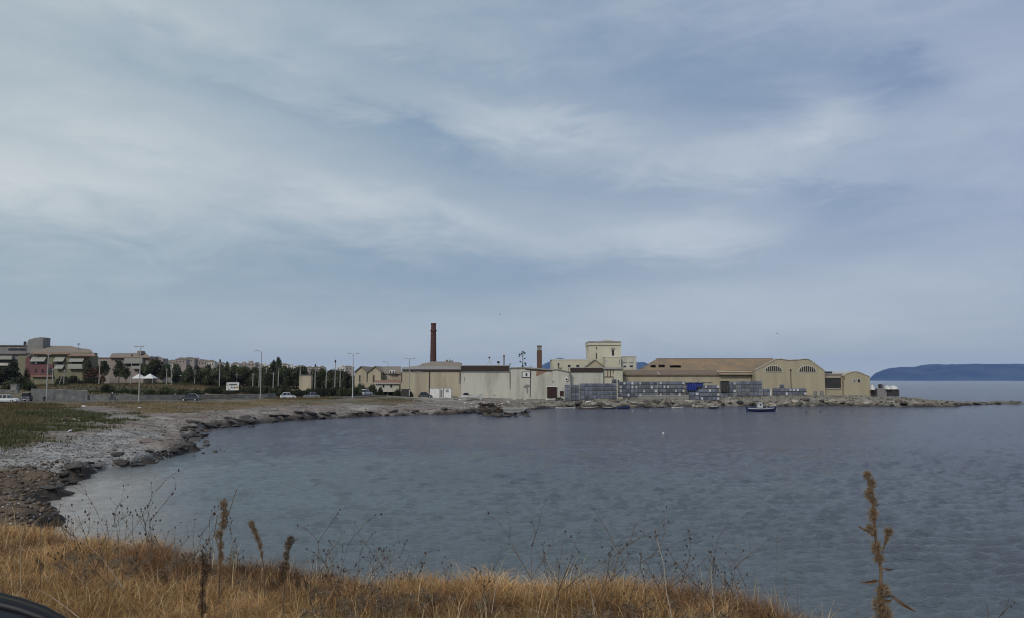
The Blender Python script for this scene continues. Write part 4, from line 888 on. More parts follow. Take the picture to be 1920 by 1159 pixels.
poles = [(86.5, 755, 661, 172, 0), (98, 722, 690, 228, 0), (119.5, 722, 693, 228, 0), (185.5, 722, 682, 232, 0), (245, 724, 669, 236, 1), (312, 722, 691, 240, 0), (321, 723, 690, 243, 0), (365, 715, 693, 262, 0), (411, 730, 679, 212, 1), (430, 708, 690, 262, 0), (444, 716, 700, 245, 0), (456, 707, 690, 262, 0), (474, 725, 700, 224, 0),
         (485.5, 730, 690, 232, 0), (499, 718, 688, 240, 0), (512, 731, 698, 214, 0), (521.5, 724, 686, 236, 0), (590.5, 726, 688, 226, 1), (611.5, 722, 691, 232, 0), (628, 725, 680, 222, 1), (637.5, 722, 692, 232, 0), (562.5, 706, 685, 240, 0)]
for i, (u, vb, vt, Y, cap) in enumerate(poles):
    p = P(u, vb, Y); g = Hp(p.x, Y); hgt = PZ(vt, Y)-g
    far = cap == 0
    t = thing('wooden_pole', (p.x, Y, g), 'pale weathered pole standing in the scrub behind the road wall' if u > 90 else 'dark weathered utility pole rising from behind the tall grey wall', 'pole', 'pale poles behind the road wall')
    MB().lathe([(.14, -.3), (.13, hgt*.5), (.09, hgt)], seg=7).build('shaft', pole_grey, t, off=(0, 0, 0))
    if cap: MB().lathe([(.10, hgt), (.24, hgt+.15), (.20, hgt+.65), (.05, hgt+.8)], seg=8).build('lamp_cap', metal_dark, t, off=(0, 0, 0)); t['label'] = {245: 'pole with a dark cap in front of the pale hip-roofed apartment house', 411: 'pole with a dark cap left of the road sign', 590.5: 'pole with a dark cap right of the beige block', 628: 'tall pole with a dark cap left of the V-armed street lamp'}[u]; del t['group']
    else: MB().box(-.5, .5, -.05, .05, hgt-.5, hgt-.4).build('crossbar', pole_grey, t, off=(0, 0, 0))
t = thing('leaning_pole', P(109, 725, 227), 'short pole leaning as a brace between the two upright poles', 'pole'); a = P(107.5, 727, 227); b_ = P(117.5, 704, 227); MB().tube([a, b_], .1).build('shaft', pole_grey, t); MB().box(a.x-.2, a.x+.2, a.y-.2, a.y+.2, a.z-.4, a.z+.05).build('foot', concrete, t)
p = P(430, 755, 174); t = thing('road_sign', (p.x, 174, Hp(p.x, 174)), 'white rectangular direction sign with two lines on two posts beside the road', 'sign')
part_uv(t, 'panel', 424.8, 448.2, 717.2, 723.2, 174, .06, sign_white); part_uv(t, 'panel', 424.2, 447.4, 724, 731.8, 174, .06, sign_white)
for (a, b_, c_, d, mt, nm) in ((426.5, 427.5, 718.4, 722, sign_ink, 'letter'), (429.5, 432, 719.5, 722, sign_ink, 'letter'), (432.6, 435, 719.5, 722.4, sign_ink, 'letter'), (435.6, 438, 719.5, 722, sign_ink, 'letter'), (438.6, 441, 719.5, 722, sign_ink, 'letter'), (441.6, 444.5, 719.5, 721.6, sign_ink, 'letter'),
                               (433, 435.8, 725.2, 728.2, sign_ink, 'pictogram'), (438, 440.6, 725.2, 728.4, sign_ink, 'pictogram'), (441.5, 447, 725, 728, sign_orange, 'orange_field'), (426, 429, 725.4, 726.4, plaster_grey, 'letter'), (427, 431, 728.6, 730.6, plaster_grey, 'letter')):
    part_uv(t, nm, a, b_, c_, d, 173.95, .05, mt)
for u in (428.2, 431.8):
    a = P(u, 716.8, 174.1); g = Hp(a.x, 174.1); MB().tube([(a.x, 174.12, g-.3), (a.x, 174.12, a.z)], .06).build('post', metal_dark, t)
# white canopies
for u, lab in ((260.5, 'white pyramid canopy right behind the first lamp post'), (281, 'white pyramid canopy right of the other, behind the shrubs')):
    Y = 246; p = P(u, 715, Y); t = thing('canopy', (p.x, Y, p.z), lab, 'canopy', 'white pyramid canopies'); k = Y/1500; e = PZ(709, Y)-p.z; a_ = PZ(703.6, Y)-p.z; r = 10.3*k
    MB().add([(-r, -r, e), (r, -r, e), (r, r, e), (-r, r, e), (0, 0, a_+.5), (-r, -r, e-.15), (r, -r, e-.15), (r, r, e-.15), (-r, r, e-.15)], [(0, 1, 4), (1, 2, 4), (2, 3, 4), (3, 0, 4), (0, 5, 6, 1), (1, 6, 7, 2), (2, 7, 8, 3), (3, 8, 5, 0), (8, 7, 6, 5)]).build('canvas', white_paint, t, off=(0, 0, 0))
    for sx_ in (-1, 1):
        for sy_ in (-1, 1): MB().box(sx_*r*.95-.05, sx_*r*.95+.05, sy_*r*.95-.05, sy_*r*.95+.05, -1.2, e-.15).build('leg', metal_pale, t, off=(0, 0, 0))
# lattice frame and sundries on the factory roof
p = P(917.5, 686, 238); t = thing('roof_frame', p, 'pale A-shaped steel frame on the brown-edged roof', 'frame'); k = 238/1500
for s_ in (-1, 1): MB().tube([(s_*4*k, 0, 0), (0, 0, 15*k)], .07).build('leg', metal_pale, t, off=(0, 0, 0))
MB().tube([(-2.4*k, 0, 6*k), (2.4*k, 0, 6*k)], .05).build('crossbar', metal_pale, t, off=(0, 0, 0)); MB().ball((0, 0, 15.5*k), .3).build('finial', metal_dark, t, off=(0, 0, 0))
for u, v, s_, lab in ((934.5, 685, .5, 'small dark ventilator on the brown-edged roof, left of the flue pipe'), (956, 687, .45, 'small pale ventilator at the right end of the brown-edged roof'), (995, 690, .3, 'tiny dark vent on the roof left of the brown chimney')):
    p = P(u, v, 234); t = thing('roof_ventilator', p, lab, 'ventilator'); MB().lathe([(.18, 0), (.18, s_*1.2)], seg=8).build('stem', metal_pale, t, off=(0, 0, 0)); MB().lathe([(s_*.5, s_*1.2), (s_*.95, s_*1.6), (s_*.9, s_*2.1), (.1, s_*2.5)], seg=10).build('cowl', metal_dark if u < 950 else metal_pale, t, off=(0, 0, 0))

# ------------------------------------------------------------------ cabins and clutter before the warehouse
for i, (u0, u1, lab) in enumerate(((806, 824, 'white site cabin, left of the row before the beige warehouse'), (824.6, 830.6, 'narrow white cabin in the middle of the row before the warehouse'), (831.2, 846, 'white cabin with a small window, right of the row'))):
    Y = 219+.4*i; p = P((u0+u1)/2, 745, Y); t = thing('site_cabin', (p.x, Y, Hp(p.x, Y)), lab, 'cabin', 'white cabins by the warehouse')
    part_uv(t, 'body', u0, u1, 728.5, 746, Y, 2.3, white_paint); part_uv(t, 'roof', u0-.3, u1+.3, 727.6, 728.4, Y-.1, 2.5, metal_pale)
    if i == 2: part_uv(t, 'window', 836, 841, 730.5, 735.5, Y-.05, .06, plaster_grey)
    elif i == 0: part_uv(t, 'door', 813, 818, 731, 745, Y-.04, .05, sign_white)
    else: part_uv(t, 'door', 826, 829.5, 731, 745, Y-.04, .05, plaster_grey)
p = P(760, 744, 216); t = thing('waste_container', (p.x, 216, Hp(p.x, 216)), 'dark open waste container among bushes left of the white cabins', 'container')
part_uv(t, 'body', 752.5, 766, 731, 744.5, 216, 3, dark_void); part_uv(t, 'rim', 751.5, 767, 729.8, 730.9, 215.9, 3.2, metal_dark); part_uv(t, 'rib', 757, 758, 731.2, 744.4, 215.9, .1, metal_dark); part_uv(t, 'rib', 762, 763, 731.2, 744.4, 215.9, .1, metal_dark); part_uv(t, 'post', 766.8, 767.9, 731, 743, 215.4, .15, metal_pale)

# ------------------------------------------------------------------ vehicles
def car(u, vb, Y, Lc, paint, rz, label, flip=1, suv=False, cat='car', tilt=0):
    p = P(u, vb, Y); g = float(H(np.array([p.x]), np.array([Y]))[0]) + (.06 if Y < 215 and u < 700 else 0)
    t = thing('parked_car' if cat == 'car' else cat, (p.x, Y, g), label, cat, rz=rz)
    L2 = Lc/2; W2 = .83; hh = 1.62 if not suv else 1.8
    low = [(-L2, .45), (-L2+.02, .72), (-L2+.12, .90), (-L2*.80, .96), (L2*.42, .98), (L2*.80, .86), (L2*.97, .70), (L2, .48), (L2-.05, .30), (-L2+.05, .28)]
    sec = []; ys = [(-1, .0), (-.96, .12), (-.5, .0)]
    m = MB(); n = len(low); vs = []
    for yy, ins in ((-W2+.07, .06), (-W2, 0), (W2, 0), (W2-.07, .06)):
        top = ins
        for x_, z_ in low: vs.append((x_*(1-ins*.3), yy if ins == 0 or z_ > .6 else yy, z_-(ins*.4 if z_ > .6 else -ins*.3)))
    fs = [(j*n+i, j*n+(i+1) % n, (j+1)*n+(i+1) % n, (j+1)*n+i) for j in range(3) for i in range(n)]+[tuple(range(n-1, -1, -1)), tuple(range(3*n, 4*n))]
    m.add([(a*flip, b, c) for a, b, c in vs], fs); m.build('body', paint, t, off=(0, 0, 0))
    cab = [(-L2*.86, .95), (-L2*.66, hh-.12), (-L2*.5, hh-.02), (L2*.10, hh), (L2*.20, hh-.06), (L2*.52, .96)]
    def lay(mb, pts, ww_b, ww_t, zb, zt):
        vs = []
        for s_ in (-1, 1):
            for x_, z_ in pts: vs.append((x_*flip, s_*lerp(ww_b, ww_t, (z_-zb)/(zt-zb)), z_))
        k_ = len(pts); mb.add(vs, [tuple(range(k_)), tuple(range(2*k_-1, k_-1, -1))]+[(i, i+k_, (i+1) % k_+k_, (i+1) % k_) for i in range(k_)])
    g_ = MB(); lay(g_, cab, W2-.06, W2-.22, .95, hh); g_.build('windows', dark_glass, t, off=(0, 0, 0))
    r_ = MB(); lay(r_, [(-L2*.62, hh-.06), (-L2*.5, hh+.02), (L2*.10, hh+.04), (L2*.19, hh-.03)], W2-.21, W2-.21, .9, hh); r_.build('roof', paint, t, off=(0, 0, 0))
    for x_ in (-L2*.25, L2*.16):
        pl_ = MB()
        for s_ in (-1, 1): pl_.add([((x_-.05)*flip, s_*(W2-.05), .95), ((x_+.05)*flip, s_*(W2-.05), .95), ((x_+.03)*flip, s_*(W2-.19), hh), ((x_-.05)*flip, s_*(W2-.19), hh)], [(0, 1, 2, 3)])
        pl_.build('pillar', paint, t, off=(0, 0, 0))
    for x_ in (-L2*.60, L2*.62):
        for s_ in (-1, 1):
            wh = bpy.data.objects.new('wheel', None) if False else MB().disc((x_*flip, .31), .32, s_*(W2-.18), s_*(W2+.015), 14).build('wheel', tyre_m, t, off=(0, 0, 0))
            MB().disc((x_*flip, .31), .19, s_*(W2+.016), s_*(W2+.03), 10).build('rim', metal_pale, wh, off=(0, 0, 0))
    for s_ in (-1, 1):
        MB().box(min((L2-.16)*flip, (L2-.02)*flip), max((L2-.16)*flip, (L2-.02)*flip), s_*.68-.14, s_*.68+.14, .62, .76).build('headlight', lamp_glass, t, off=(0, 0, 0))
        MB().box(min((-L2+.02)*flip, (-L2+.14)*flip), max((-L2+.02)*flip, (-L2+.14)*flip), s_*.72-.1, s_*.72+.1, .68, .88).build('tail_light', terracotta, t, off=(0, 0, 0))
    MB().box(-L2*.9, L2*.9, -W2-.01, -W2+.0, .40, .46).build('side_trim', tyre_m, t, off=(0, 0, 0))
    return t
car(12, 756, 164, 4.3, car_white, .12, 'white hatchback on the road at the left edge, in front of the block wall')
car(356, 752.3, 177, 3.9, car_dark, math.radians(12), 'silver and dark hatchback on the road left of the road sign', flip=-1)
car(540, 749.3, 194, 3.5, car_white, math.radians(28), 'small white car parked before the dark hedge')
car(584, 748.3, 197, 3.8, car_silver, math.radians(20), 'silver grey car parked right of the small white car', flip=-1)
car(686, 742.5, 214, 3.6, car_white, math.radians(60), 'white car half hidden by the mound behind the V-armed street lamp')
car(797, 746, 219, 3.6, car_dark, math.radians(15), 'dark car parked left against the white cabins')
# three-wheeler van (dark) by the tall wall
p = P(49, 754.5, 170.5); t = thing('delivery_trike', (p.x, 170.5, Hp(p.x, 170.5)+.05), 'dark boxy pickup with roof parked between the white car and the tall grey wall', 'pickup')
MB().box(-1.0, 1.0, -.65, .65, .35, 1.05).build('body', car_dark, t, off=(0, 0, 0)); MB().prism([(-.7, 1.06), (-.62, 1.72), (.62, 1.72), (.74, 1.06)], -.6, .6).build('cab', dark_glass, t, off=(0, 0, 0)); MB().box(-.78, .78, -.66, .66, 1.73, 1.86).build('roof', plaster_grey, t, off=(0, 0, 0))
for x_ in (-.62, .62): 
    for s_ in (-1, 1): wh = MB().disc((x_, .28), .29, s_*.6, s_*.72, 12).build('wheel', tyre_m, t, off=(0, 0, 0)); MB().disc((x_, .28), .15, s_*.721, s_*.735, 8).build('rim', metal_pale, wh, off=(0, 0, 0))
for s_ in (-.7, .7): MB().disc((s_, .78), .12, -.70, -.66, 8).build('headlight', lamp_glass, t, off=(0, 0, 0))
MB().box(-1.05, 1.05, -.72, -.66, .36, .5).build('bumper', metal_pale, t, off=(0, 0, 0))
p = P(82.5, 754, 171); t = thing('waste_bin', (p.x, 171, Hp(p.x, 171)), 'small dark litter bin at the foot of the utility pole', 'bin'); MB().lathe([(.25, 0), (.30, .85)], seg=10).build('body', metal_dark, t, off=(0, 0, 0)); MB().lathe([(.33, .85), (.33, .93), (.1, 1.02)], seg=10).build('lid', metal_dark, t, off=(0, 0, 0))

# person on a scooter
def skin_body(name, joints, edges, mat, parent, sub=1):
    me = bpy.data.meshes.new(name); me.from_pydata([j[0] for j in joints], edges, []); o = bpy.data.objects.new(name, me); COL.objects.link(o); o.parent = parent
    sk = o.modifiers.new('skin', 'SKIN'); sk.use_smooth_shade = True
    for i, j in enumerate(joints): me.skin_vertices[0].data[i].radius = (j[1], j[1])
    me.skin_vertices[0].data[0].use_root = True
    o.modifiers.new('sub', 'SUBSURF').levels = sub; o.modifiers['sub'].render_levels = sub
    me.materials.append(mat); return o
p = P(212, 753.5, 170.5); gz0 = Hp(p.x, 170.5)+.06
t = thing('scooter', (p.x, 170.5, gz0), 'small dark motor scooter ridden along the low wall', 'scooter', rz=math.radians(20))
for x_ in (-.6, .62):
    wh = MB().disc((x_, .24), .25, -.06, .06, 14).build('wheel', tyre_m, t, off=(0, 0, 0)); MB().disc((x_, .24), .12, -.07, .07, 8).build('rim', metal_pale, wh, off=(0, 0, 0))
MB().prism([(-.85, .45), (-.75, .72), (-.15, .74), (0, .40), (.32, .34), (.42, .95), (.52, .95), (.60, .40), (.40, .22), (-.5, .25)], -.14, .14).build('body', car_dark, t, off=(0, 0, 0)); MB().box(-.75, -.1, -.13, .13, .745, .83).build('seat', tyre_m, t, off=(0, 0, 0)); MB().tube([(.42, -.32, 1.05), (.46, 0, .98), (.42, .32, 1.05)], .02).build('handlebar', metal_dark, t, off=(0, 0, 0)); MB().ball((.58, 0, .85), .09).build('headlight', lamp_glass, t, off=(0, 0, 0))
t2 = thing('person', (p.x, 170.5, gz0), 'person in dark clothes and pale helmet sitting on the scooter', 'person', rz=math.radians(20))
J = [((-.35, 0, .93), .15), ((-.33, 0, 1.15), .14), ((-.28, 0, 1.38), .16), ((-.24, 0, 1.50), .07), ((-.22, 0, 1.60), .07), ((-.25, .19, 1.42), .07), ((.02, .27, 1.22), .05), ((.34, .28, 1.08), .035), ((-.25, -.19, 1.42), .07), ((.02, -.27, 1.22), .05), ((.34, -.28, 1.08), .035),
     ((-.28, .12, .90), .10), ((.12, .17, .86), .08), ((.16, .17, .45), .055), ((.28, .17, .37), .04), ((-.28, -.12, .90), .10), ((.12, -.17, .86), .08), ((.16, -.17, .45), .055), ((.28, -.17, .37), .04)]
skin_body('body', J, [(0, 1), (1, 2), (2, 3), (3, 4), (2, 5), (5, 6), (6, 7), (2, 8), (8, 9), (9, 10), (0, 11), (11, 12), (12, 13), (13, 14), (0, 15), (15, 16), (16, 17), (17, 18)], cloth_dark, t2)
MB().ball((-.19, 0, 1.68), .105, seg=10, rings=8, sc=(.95, .8, 1.15)).build('head', skin_m, t2, off=(0, 0, 0), smooth=True); MB().ball((-.215, 0, 1.73), .135, seg=10, rings=8).build('helmet', white_paint, t2, off=(0, 0, 0), smooth=True)
for s_ in (-1, 1):
    m = MB(); m.ball((.37, s_*.28, 1.07), .04, sc=(1.1, .9, .6), seg=6, rings=4)
    for q in range(5): m.tube([(.38, s_*(.24+q*.018), 1.07), (.43, s_*(.24+q*.018), 1.06), (.435, s_*(.24+q*.018), 1.02)], .009, 5)
    m.build('hand', skin_m, t2, off=(0, 0, 0))

# ------------------------------------------------------------------ crates
def crate_mesh(name, round_caps=0, bars=True):
    m = MB(); w2, d2, h = .505, .52, .97
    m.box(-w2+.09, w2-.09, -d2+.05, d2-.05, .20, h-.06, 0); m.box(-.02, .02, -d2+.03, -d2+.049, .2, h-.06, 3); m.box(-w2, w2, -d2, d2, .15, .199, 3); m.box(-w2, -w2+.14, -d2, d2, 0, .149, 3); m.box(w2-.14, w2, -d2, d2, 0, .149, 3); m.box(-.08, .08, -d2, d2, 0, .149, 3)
    for z in (.40, .66, .90): m.box(-w2-.02, w2+.02, -d2-.03, -d2-.002, z, z+.035, 1)
    for x in (-w2, -.28, 0, .28, w2): m.box(x-.018, x+.018, -d2-.05, -d2-.031, .14, h+.02, 1)
    for x in (-w2, w2): m.box(x-.03, x+.03, d2-.04, d2+.02, .14, h+.02, 1)
    if round_caps: m.disc((0, .53), .33, -d2-.12, -d2-.051, 12, 2)
    me_o = m.build(name, [crate_grey, crate_bar, crate_white, crate_gap_shade], None); me = me_o.data; bpy.data.objects.remove(me_o); return me
cm = crate_mesh('crate_plain'); cmr = crate_mesh('crate_round', 1)
ncr = 0
def crate_block(u0, v0, Y0, u1, v1, Y1, heights, group, label, caps=.1, dz=0.0, mat=None, pitch=1.17, vz=1.0, gaps=()):
    """a row of stacks between two ground points"""
    global ncr
    a = P(u0, v0, Y0); b_ = P(u1, v1, Y1); d = (b_-a); n = max(1, int(round(math.hypot(d.x, d.y)/pitch))); rz = math.atan2(d.y, d.x); k_ = None; gr0 = max([Hp((a+d*f_).x, (a+d*f_).y+.3) for f_ in (0, .25, .5, .75, 1)]+[.2]); hs_ = heights if isinstance(heights, list) else None
    for i in range(n):
        q = a+d*((i+.5)/n); g = gr0; h_ = hs_[min(len(hs_)-1, int(i/n*len(hs_)))] if hs_ else heights
        j1 = R.uniform(-.03, .03) if k_ is None else 0
        for k in range(h_):
            rc = R.random() < caps; o = bpy.data.objects.new('storage_crate', cmr if rc else cm); COL.objects.link(o)
            o.location = (q.x+j1+R.uniform(-.02, .02), q.y+R.uniform(-.04, .04), g+dz+k*1.075); o.rotation_euler = (0, 0, rz+R.uniform(-.02, .02)); o.scale = (n and math.hypot(d.x, d.y)/n/1.19, 1, 1.09)
            rw_ = ('bottom-row', 'second-row', 'third-row', 'fourth-row', 'top')[k]; tag(o, rw_+' '+(label if not rc else label.replace('caged crate', 'crate with round white cap')), 'crate', rw_+' '+group+(' with round caps' if rc else '')); ncr += 1
    return a
crate_block(1058, 753, 212, 1069, 753, 212, 4, 'crates of the leftmost stack beside the small dark window', 'grey caged crate in the leftmost stack beside the small dark window', .0)
crate_block(1070.5, 753, 212, 1085.5, 752, 212.5, 4, 'crates in the second stack block from the left', 'grey caged crate in the second stack from the left', .0)
crate_block(1087.5, 752, 212.5, 1156, 750, 216, [4, 4, 4, 4, 4, 5], 'crates in the long bluish-grey block', 'bluish-grey caged crate in the long block behind the triangular rocks', .0)
crate_block(1159, 748, 219, 1232, 747, 221, 4, 'crates of the middle block', 'grey caged crate in the middle block below the beige wall', .22, .35)
crate_block(1234, 746, 223, 1284, 743, 224, 4, 'crates left of the blue tarpaulin', 'grey caged crate in the block left of the blue tarpaulin', .2, .1)
crate_block(1285.5, 742, 226, 1318, 742, 227, 4, 'crates under the blue tarpaulin', 'grey caged crate under or beside the blue tarpaulin', 0)
crate_block(1292.5, 748, 216, 1310, 748, 216.3, 2, 'low front crates below the tarpaulin', 'grey caged crate in the low front pile below the blue tarpaulin', .1)
crate_block(1311.5, 748, 216.5, 1349, 748, 217, [3, 4, 4, 4, 4], 'crates in the front block right of the tarpaulin', 'grey caged crate in the front block right of the blue tarpaulin', .25)
crate_block(1351, 743, 226, 1380, 743, 226.5, [4, 4], 'crates behind the dark netting', 'grey caged crate beside the dark netting', .1)
crate_block(1381.5, 743, 226, 1429, 743, 226.5, 4, 'crates in the tall right block', 'grey caged crate in the tall right-hand block', 0)
crate_block(1430.5, 743, 228, 1444, 743, 228, 2, 'crates left of the white post', 'grey caged crate in the pair of stacks left of the white post', 0)
crate_block(1449, 743, 230, 1512, 743.5, 231, [2, 3, 2, 2, 2, 2, 2], 'crates before the arched-window hall', 'grey caged crate in the low row before the arched windows', .15)
t = thing('quay_wall', P(1243, 748, 215), 'low pale concrete quay wall in front of the middle crate block', 'wall'); part_uv(t, 'wall_face', 1197, 1291, 742.5, 749.5, 215.5, .5, concrete); part_uv(t, 'coping', 1196, 1292, 741.7, 742.4, 215.4, .7, plaster_pale)
p = P(1302, 732, 220); t = thing('tarpaulin', (p.x, 225, p.z), 'bright blue tarpaulin draped over a crate stack', 'tarpaulin')
def cloth(root, name, u0, u1, v0, v1, Y, mat, cols=14, rows=8, dep=1.3):
    m = MB(); vs = []
    for j in range(rows+1):
        for i in range(cols+1):
            q = P(lerp(u0, u1, i/cols), lerp(v0, v1, j/rows), Y); vs.append((q.x, q.y+.10*math.sin(i*1.7+j*.4)+.05*math.sin(i*3.1), q.z+(.08*math.sin(i*2.1) if j == rows else 0)))
    base = [(x, Y+dep, z) for x, y, z in vs[:cols+1]]; vs += base
    fs = [(j*(cols+1)+i, (j+1)*(cols+1)+i, (j+1)*(cols+1)+i+1, j*(cols+1)+i+1) for j in range(rows) for i in range(cols)]+[(i, i+1, (rows+1)*(cols+1)+i+1, (rows+1)*(cols+1)+i) for i in range(cols)]
    m.add(vs, fs); o = m.build(name, mat, root, smooth=False); s_ = o.modifiers.new('thick', 'SOLIDIFY'); s_.thickness = .02; return o
cloth(t, 'front_sheet', 1288, 1306, 717.5, 732, 224.9, blue_tarp); cloth(t, 'side_sheet', 1306, 1318.5, 717.5, 724.5, 225, blue_tarp, 8, 5); cloth(t, 'top_fold', 1283.5, 1336, 717, 718.6, 224.8, boat_blue, 16, 2)
p = P(1359, 734, 224); t = thing('netting', (p.x, 224.8, p.z), 'dark netting hung over the stack behind the front crates', 'netting'); cloth(t, 'drape', 1351, 1367, 715, 734.5, 224.8, dark_void, 10, 8)
MB().tube([P(1350.5, 714.6, 224.6), P(1367.5, 714.6, 224.6)], .07).build('rail', metal_dark, t)
p = P(1445.5, 744, 227); t = thing('bollard_post', (p.x, 227, Hp(p.x, 227)), 'white vertical post between two crate groups', 'post'); part_uv(t, 'post', 1444, 1446.4, 731.5, 744.5, 227, .3, white_paint); part_uv(t, 'cap', 1443.4, 1447.2, 730.6, 731.4, 226.9, .5, white_paint)
for i, u in enumerate((1529, 1541)):
    p = P(u, 743, 232); t = thing('drum', (p.x, 232, Hp(p.x, 232)), ('grey-green drum by the hall wall, %s of the two' % ('left', 'right')[i]), 'drum'); MB().lathe([(.5, 0), (.5, 1.45), (.42, 1.5)], seg=12).build('body', plaster_grey, t, off=(0, 0, 0)); MB().lathe([(.53, .5), (.53, .56)], seg=12).build('hoop', metal_dark, t, off=(0, 0, 0))

# ------------------------------------------------------------------ boats and buoys
def hull_mesh(Lb, Wb, Hb, sheer=.25, n=12, stern=.7, rake=.12):
    """open rowing/fishing hull pointing +X"""
    vs = []; prof = [(0, 0), (.55, .12), (.88, .5), (1.0, 1.0)]
    for i in range(n+1):
        s_ = i/n; x = -Lb/2+Lb*s_; wf = (stern+(1-stern)*math.sin(min(1, s_/.45)*math.pi/2)) if s_ < .45 else math.cos(((s_-.45)/.55)**1.7*math.pi/2)**.8
        wf = max(wf, .02); top = Hb+sheer*(2*abs(s_-.42))**2*Hb
        for sd in (-1, 1):
            for a, b in (prof if sd == 1 else prof[::-1]):
                vs.append((x+(b*rake*Lb*.5*(s_**6)), sd*a*Wb/2*wf, b*top))
    k = 8; fs = [(i*k+j, (i+1)*k+j, (i+1)*k+j+1, i*k+j+1) for i in range(n) for j in range(k-1)]; fs.append(tuple(range(k)))
    return vs, fs, k
def boat(u, v, Y, Lb, Wb, Hb, label, mat, stripe, rz, name='rowing_boat', z=None):
    p = P(u, v, Y); t = thing(name, (p.x, Y, -.12 if z is None else z), label, 'boat', None, rz)
    vs, fs, k = hull_mesh(Lb, Wb, Hb); h = MB().add(vs, fs).build('hull', mat, t, off=(0, 0, 0), smooth=False); so_ = h.modifiers.new('thick', 'SOLIDIFY'); so_.thickness = .04
    n = len(vs)//k; rail = MB()
    for j in (0, 7): rail.tube([vs[i*k+j] for i in range(n)], .035, 5)
    rail.build('gunwale', stripe, t, off=(0, 0, 0))
    for x_ in (-.25, .12): MB().box(Lb*x_-.1, Lb*x_+.1, -Wb*.42, Wb*.42, Hb*.62, Hb*.68).build('thwart', boat_wood, t, off=(0, 0, 0))
    MB().box(-Lb*.45, Lb*.3, -Wb*.25, Wb*.25, Hb*.14, Hb*.2).build('floorboard', boat_wood, t, off=(0, 0, 0))
    return t, vs, k
boat(1060, 766, 194, 4.6, 1.5, .5, 'low grey rowing boat moored by the pale rocks, leftmost of the moored row', boat_white, tyre_m, .05)
boat(1105, 766.5, 193, 3.8, 1.4, .5, 'low dark-hulled rowing boat below the triangular rocks', boat_wood, boat_white, .0)
boat(1141.5, 766.5, 193, 3.0, 1.3, .5, 'short black rowing boat between the dark-hulled and the blue boats', metal_dark, boat_white, .05)
boat(1168.5, 766, 194, 3.0, 1.3, .55, 'small blue rowing boat close to the rocks', boat_blue, boat_blue, .05)
boat(1270, 766, 196, 2.6, 1.3, .5, 'small white and black dinghy left of the pink rocks', boat_white, metal_dark, -.1)
boat(1338, 766, 196, 2.3, 1.2, .55, 'small dark dinghy left of the blue fishing boat', metal_dark, boat_white, .0)
t, vs, k = boat(1427, 771.5, 178, 6.3, 2.1, .95, 'blue fishing boat with a white stripe and small white wheelhouse', boat_blue, boat_blue, math.radians(4), name='fishing_boat')
n = len(vs)//k; m = MB()
for j, sd in ((1, -1), (6, 1)):
    pass
band = MB()
for sd, ja, jb in ((-1, 0, 1), (1, 7, 6)):
    lo = []; hi = []
    for i in range(n-1):
        a = Vector(vs[i*k+ja]); b_ = Vector(vs[i*k+jb]); lo.append(a.lerp(b_, .62)+Vector((0, sd*.075, 0))); hi.append(a.lerp(b_, .25)+Vector((0, sd*.075, 0)))
    nn_ = len(lo); band.add(lo+hi, [(i, i+1, nn_+i+1, nn_+i) if sd < 0 else (i, nn_+i, nn_+i+1, i+1) for i in range(nn_-1)])
band.build('stripe', boat_white, t, off=(0, 0, 0))
MB().box(-2.6, 2.2, -.75, .75, .70, .76).build('deck', boat_blue, t, off=(0, 0, 0))
wh = MB().prism([(-.75, .77), (-.70, 1.95), (.15, 1.95), (.30, .77)], -.5, .5).build('wheelhouse', boat_white, t, off=(0, 0, 0)); MB().box(-.85, .28, -.58, .58, 1.96, 2.04).build('roof', boat_white, wh, off=(0, 0, 0)); MB().box(-.45, -.08, -.53, -.501, 1.4, 1.78).build('window', dark_glass, wh, off=(0, 0, 0)); MB().box(.225, .26, -.35, .35, 1.35, 1.75).build('window', dark_glass, wh, off=(0, 0, 0))
MB().box(-.95, .45, -.6, .6, .765, .98).build('engine_casing', boat_blue, t, off=(0, 0, 0))
m = MB()
for q in range(9): m.ball((.7+q*.12+R.random()*.2, R.uniform(-.4, .4), .95+R.random()*.2), .16+.08*R.random(), seg=6, rings=4)
m.build('net_pile', seaweed_m, t, off=(0, 0, 0)); MB().ball((1.15, -.5, .95), .2).build('fender', boat_white, t, off=(0, 0, 0)); MB().ball((1.9, -.4, 1.05), .17).build('fender', boat_white, t, off=(0, 0, 0)); MB().tube([(1.4, 0, .8), (1.45, 0, 1.6)], .03).build('mast', metal_pale, t, off=(0, 0, 0)); MB().tube([(3.3, 0, 1.0), (3.5, -.1, .5), (3.7, -.2, .05)], .02).build('mooring_rope', boat_white, t, off=(0, 0, 0))
MB().disc((-.0, .5), .01, 0, .01, 4)
for i, (u, v, r, mt, lab) in enumerate(((1243.5, 814, .16, boat_white, 'small white mooring buoy alone in the middle of the bay'), (1512, 774, .17, tyre_m, 'black mooring buoy right of the blue fishing boat'), (1538, 773, .15, tyre_m, 'black mooring buoy second right of the fishing boat'), (1597, 772, .15, tyre_m, 'black mooring buoy nearest the gabled store'), (1186, 771, .09, boat_white, 'tiny white float off the rocks below the middle crates'), (1219, 769.5, .09, boat_white, 'tiny white float off the rocks, right of the other float'))):
    q = G(u, v); t = thing('mooring_buoy', (q.x, q.y, 0), lab, 'buoy'); MB().ball((0, 0, r*.45), r, seg=10, rings=6).build('float', mt, t, off=(0, 0, 0), smooth=True); MB().lathe([(r*.2, r*1.3), (r*.2, r*1.65)], seg=6).build('ring', mt, t, off=(0, 0, 0))
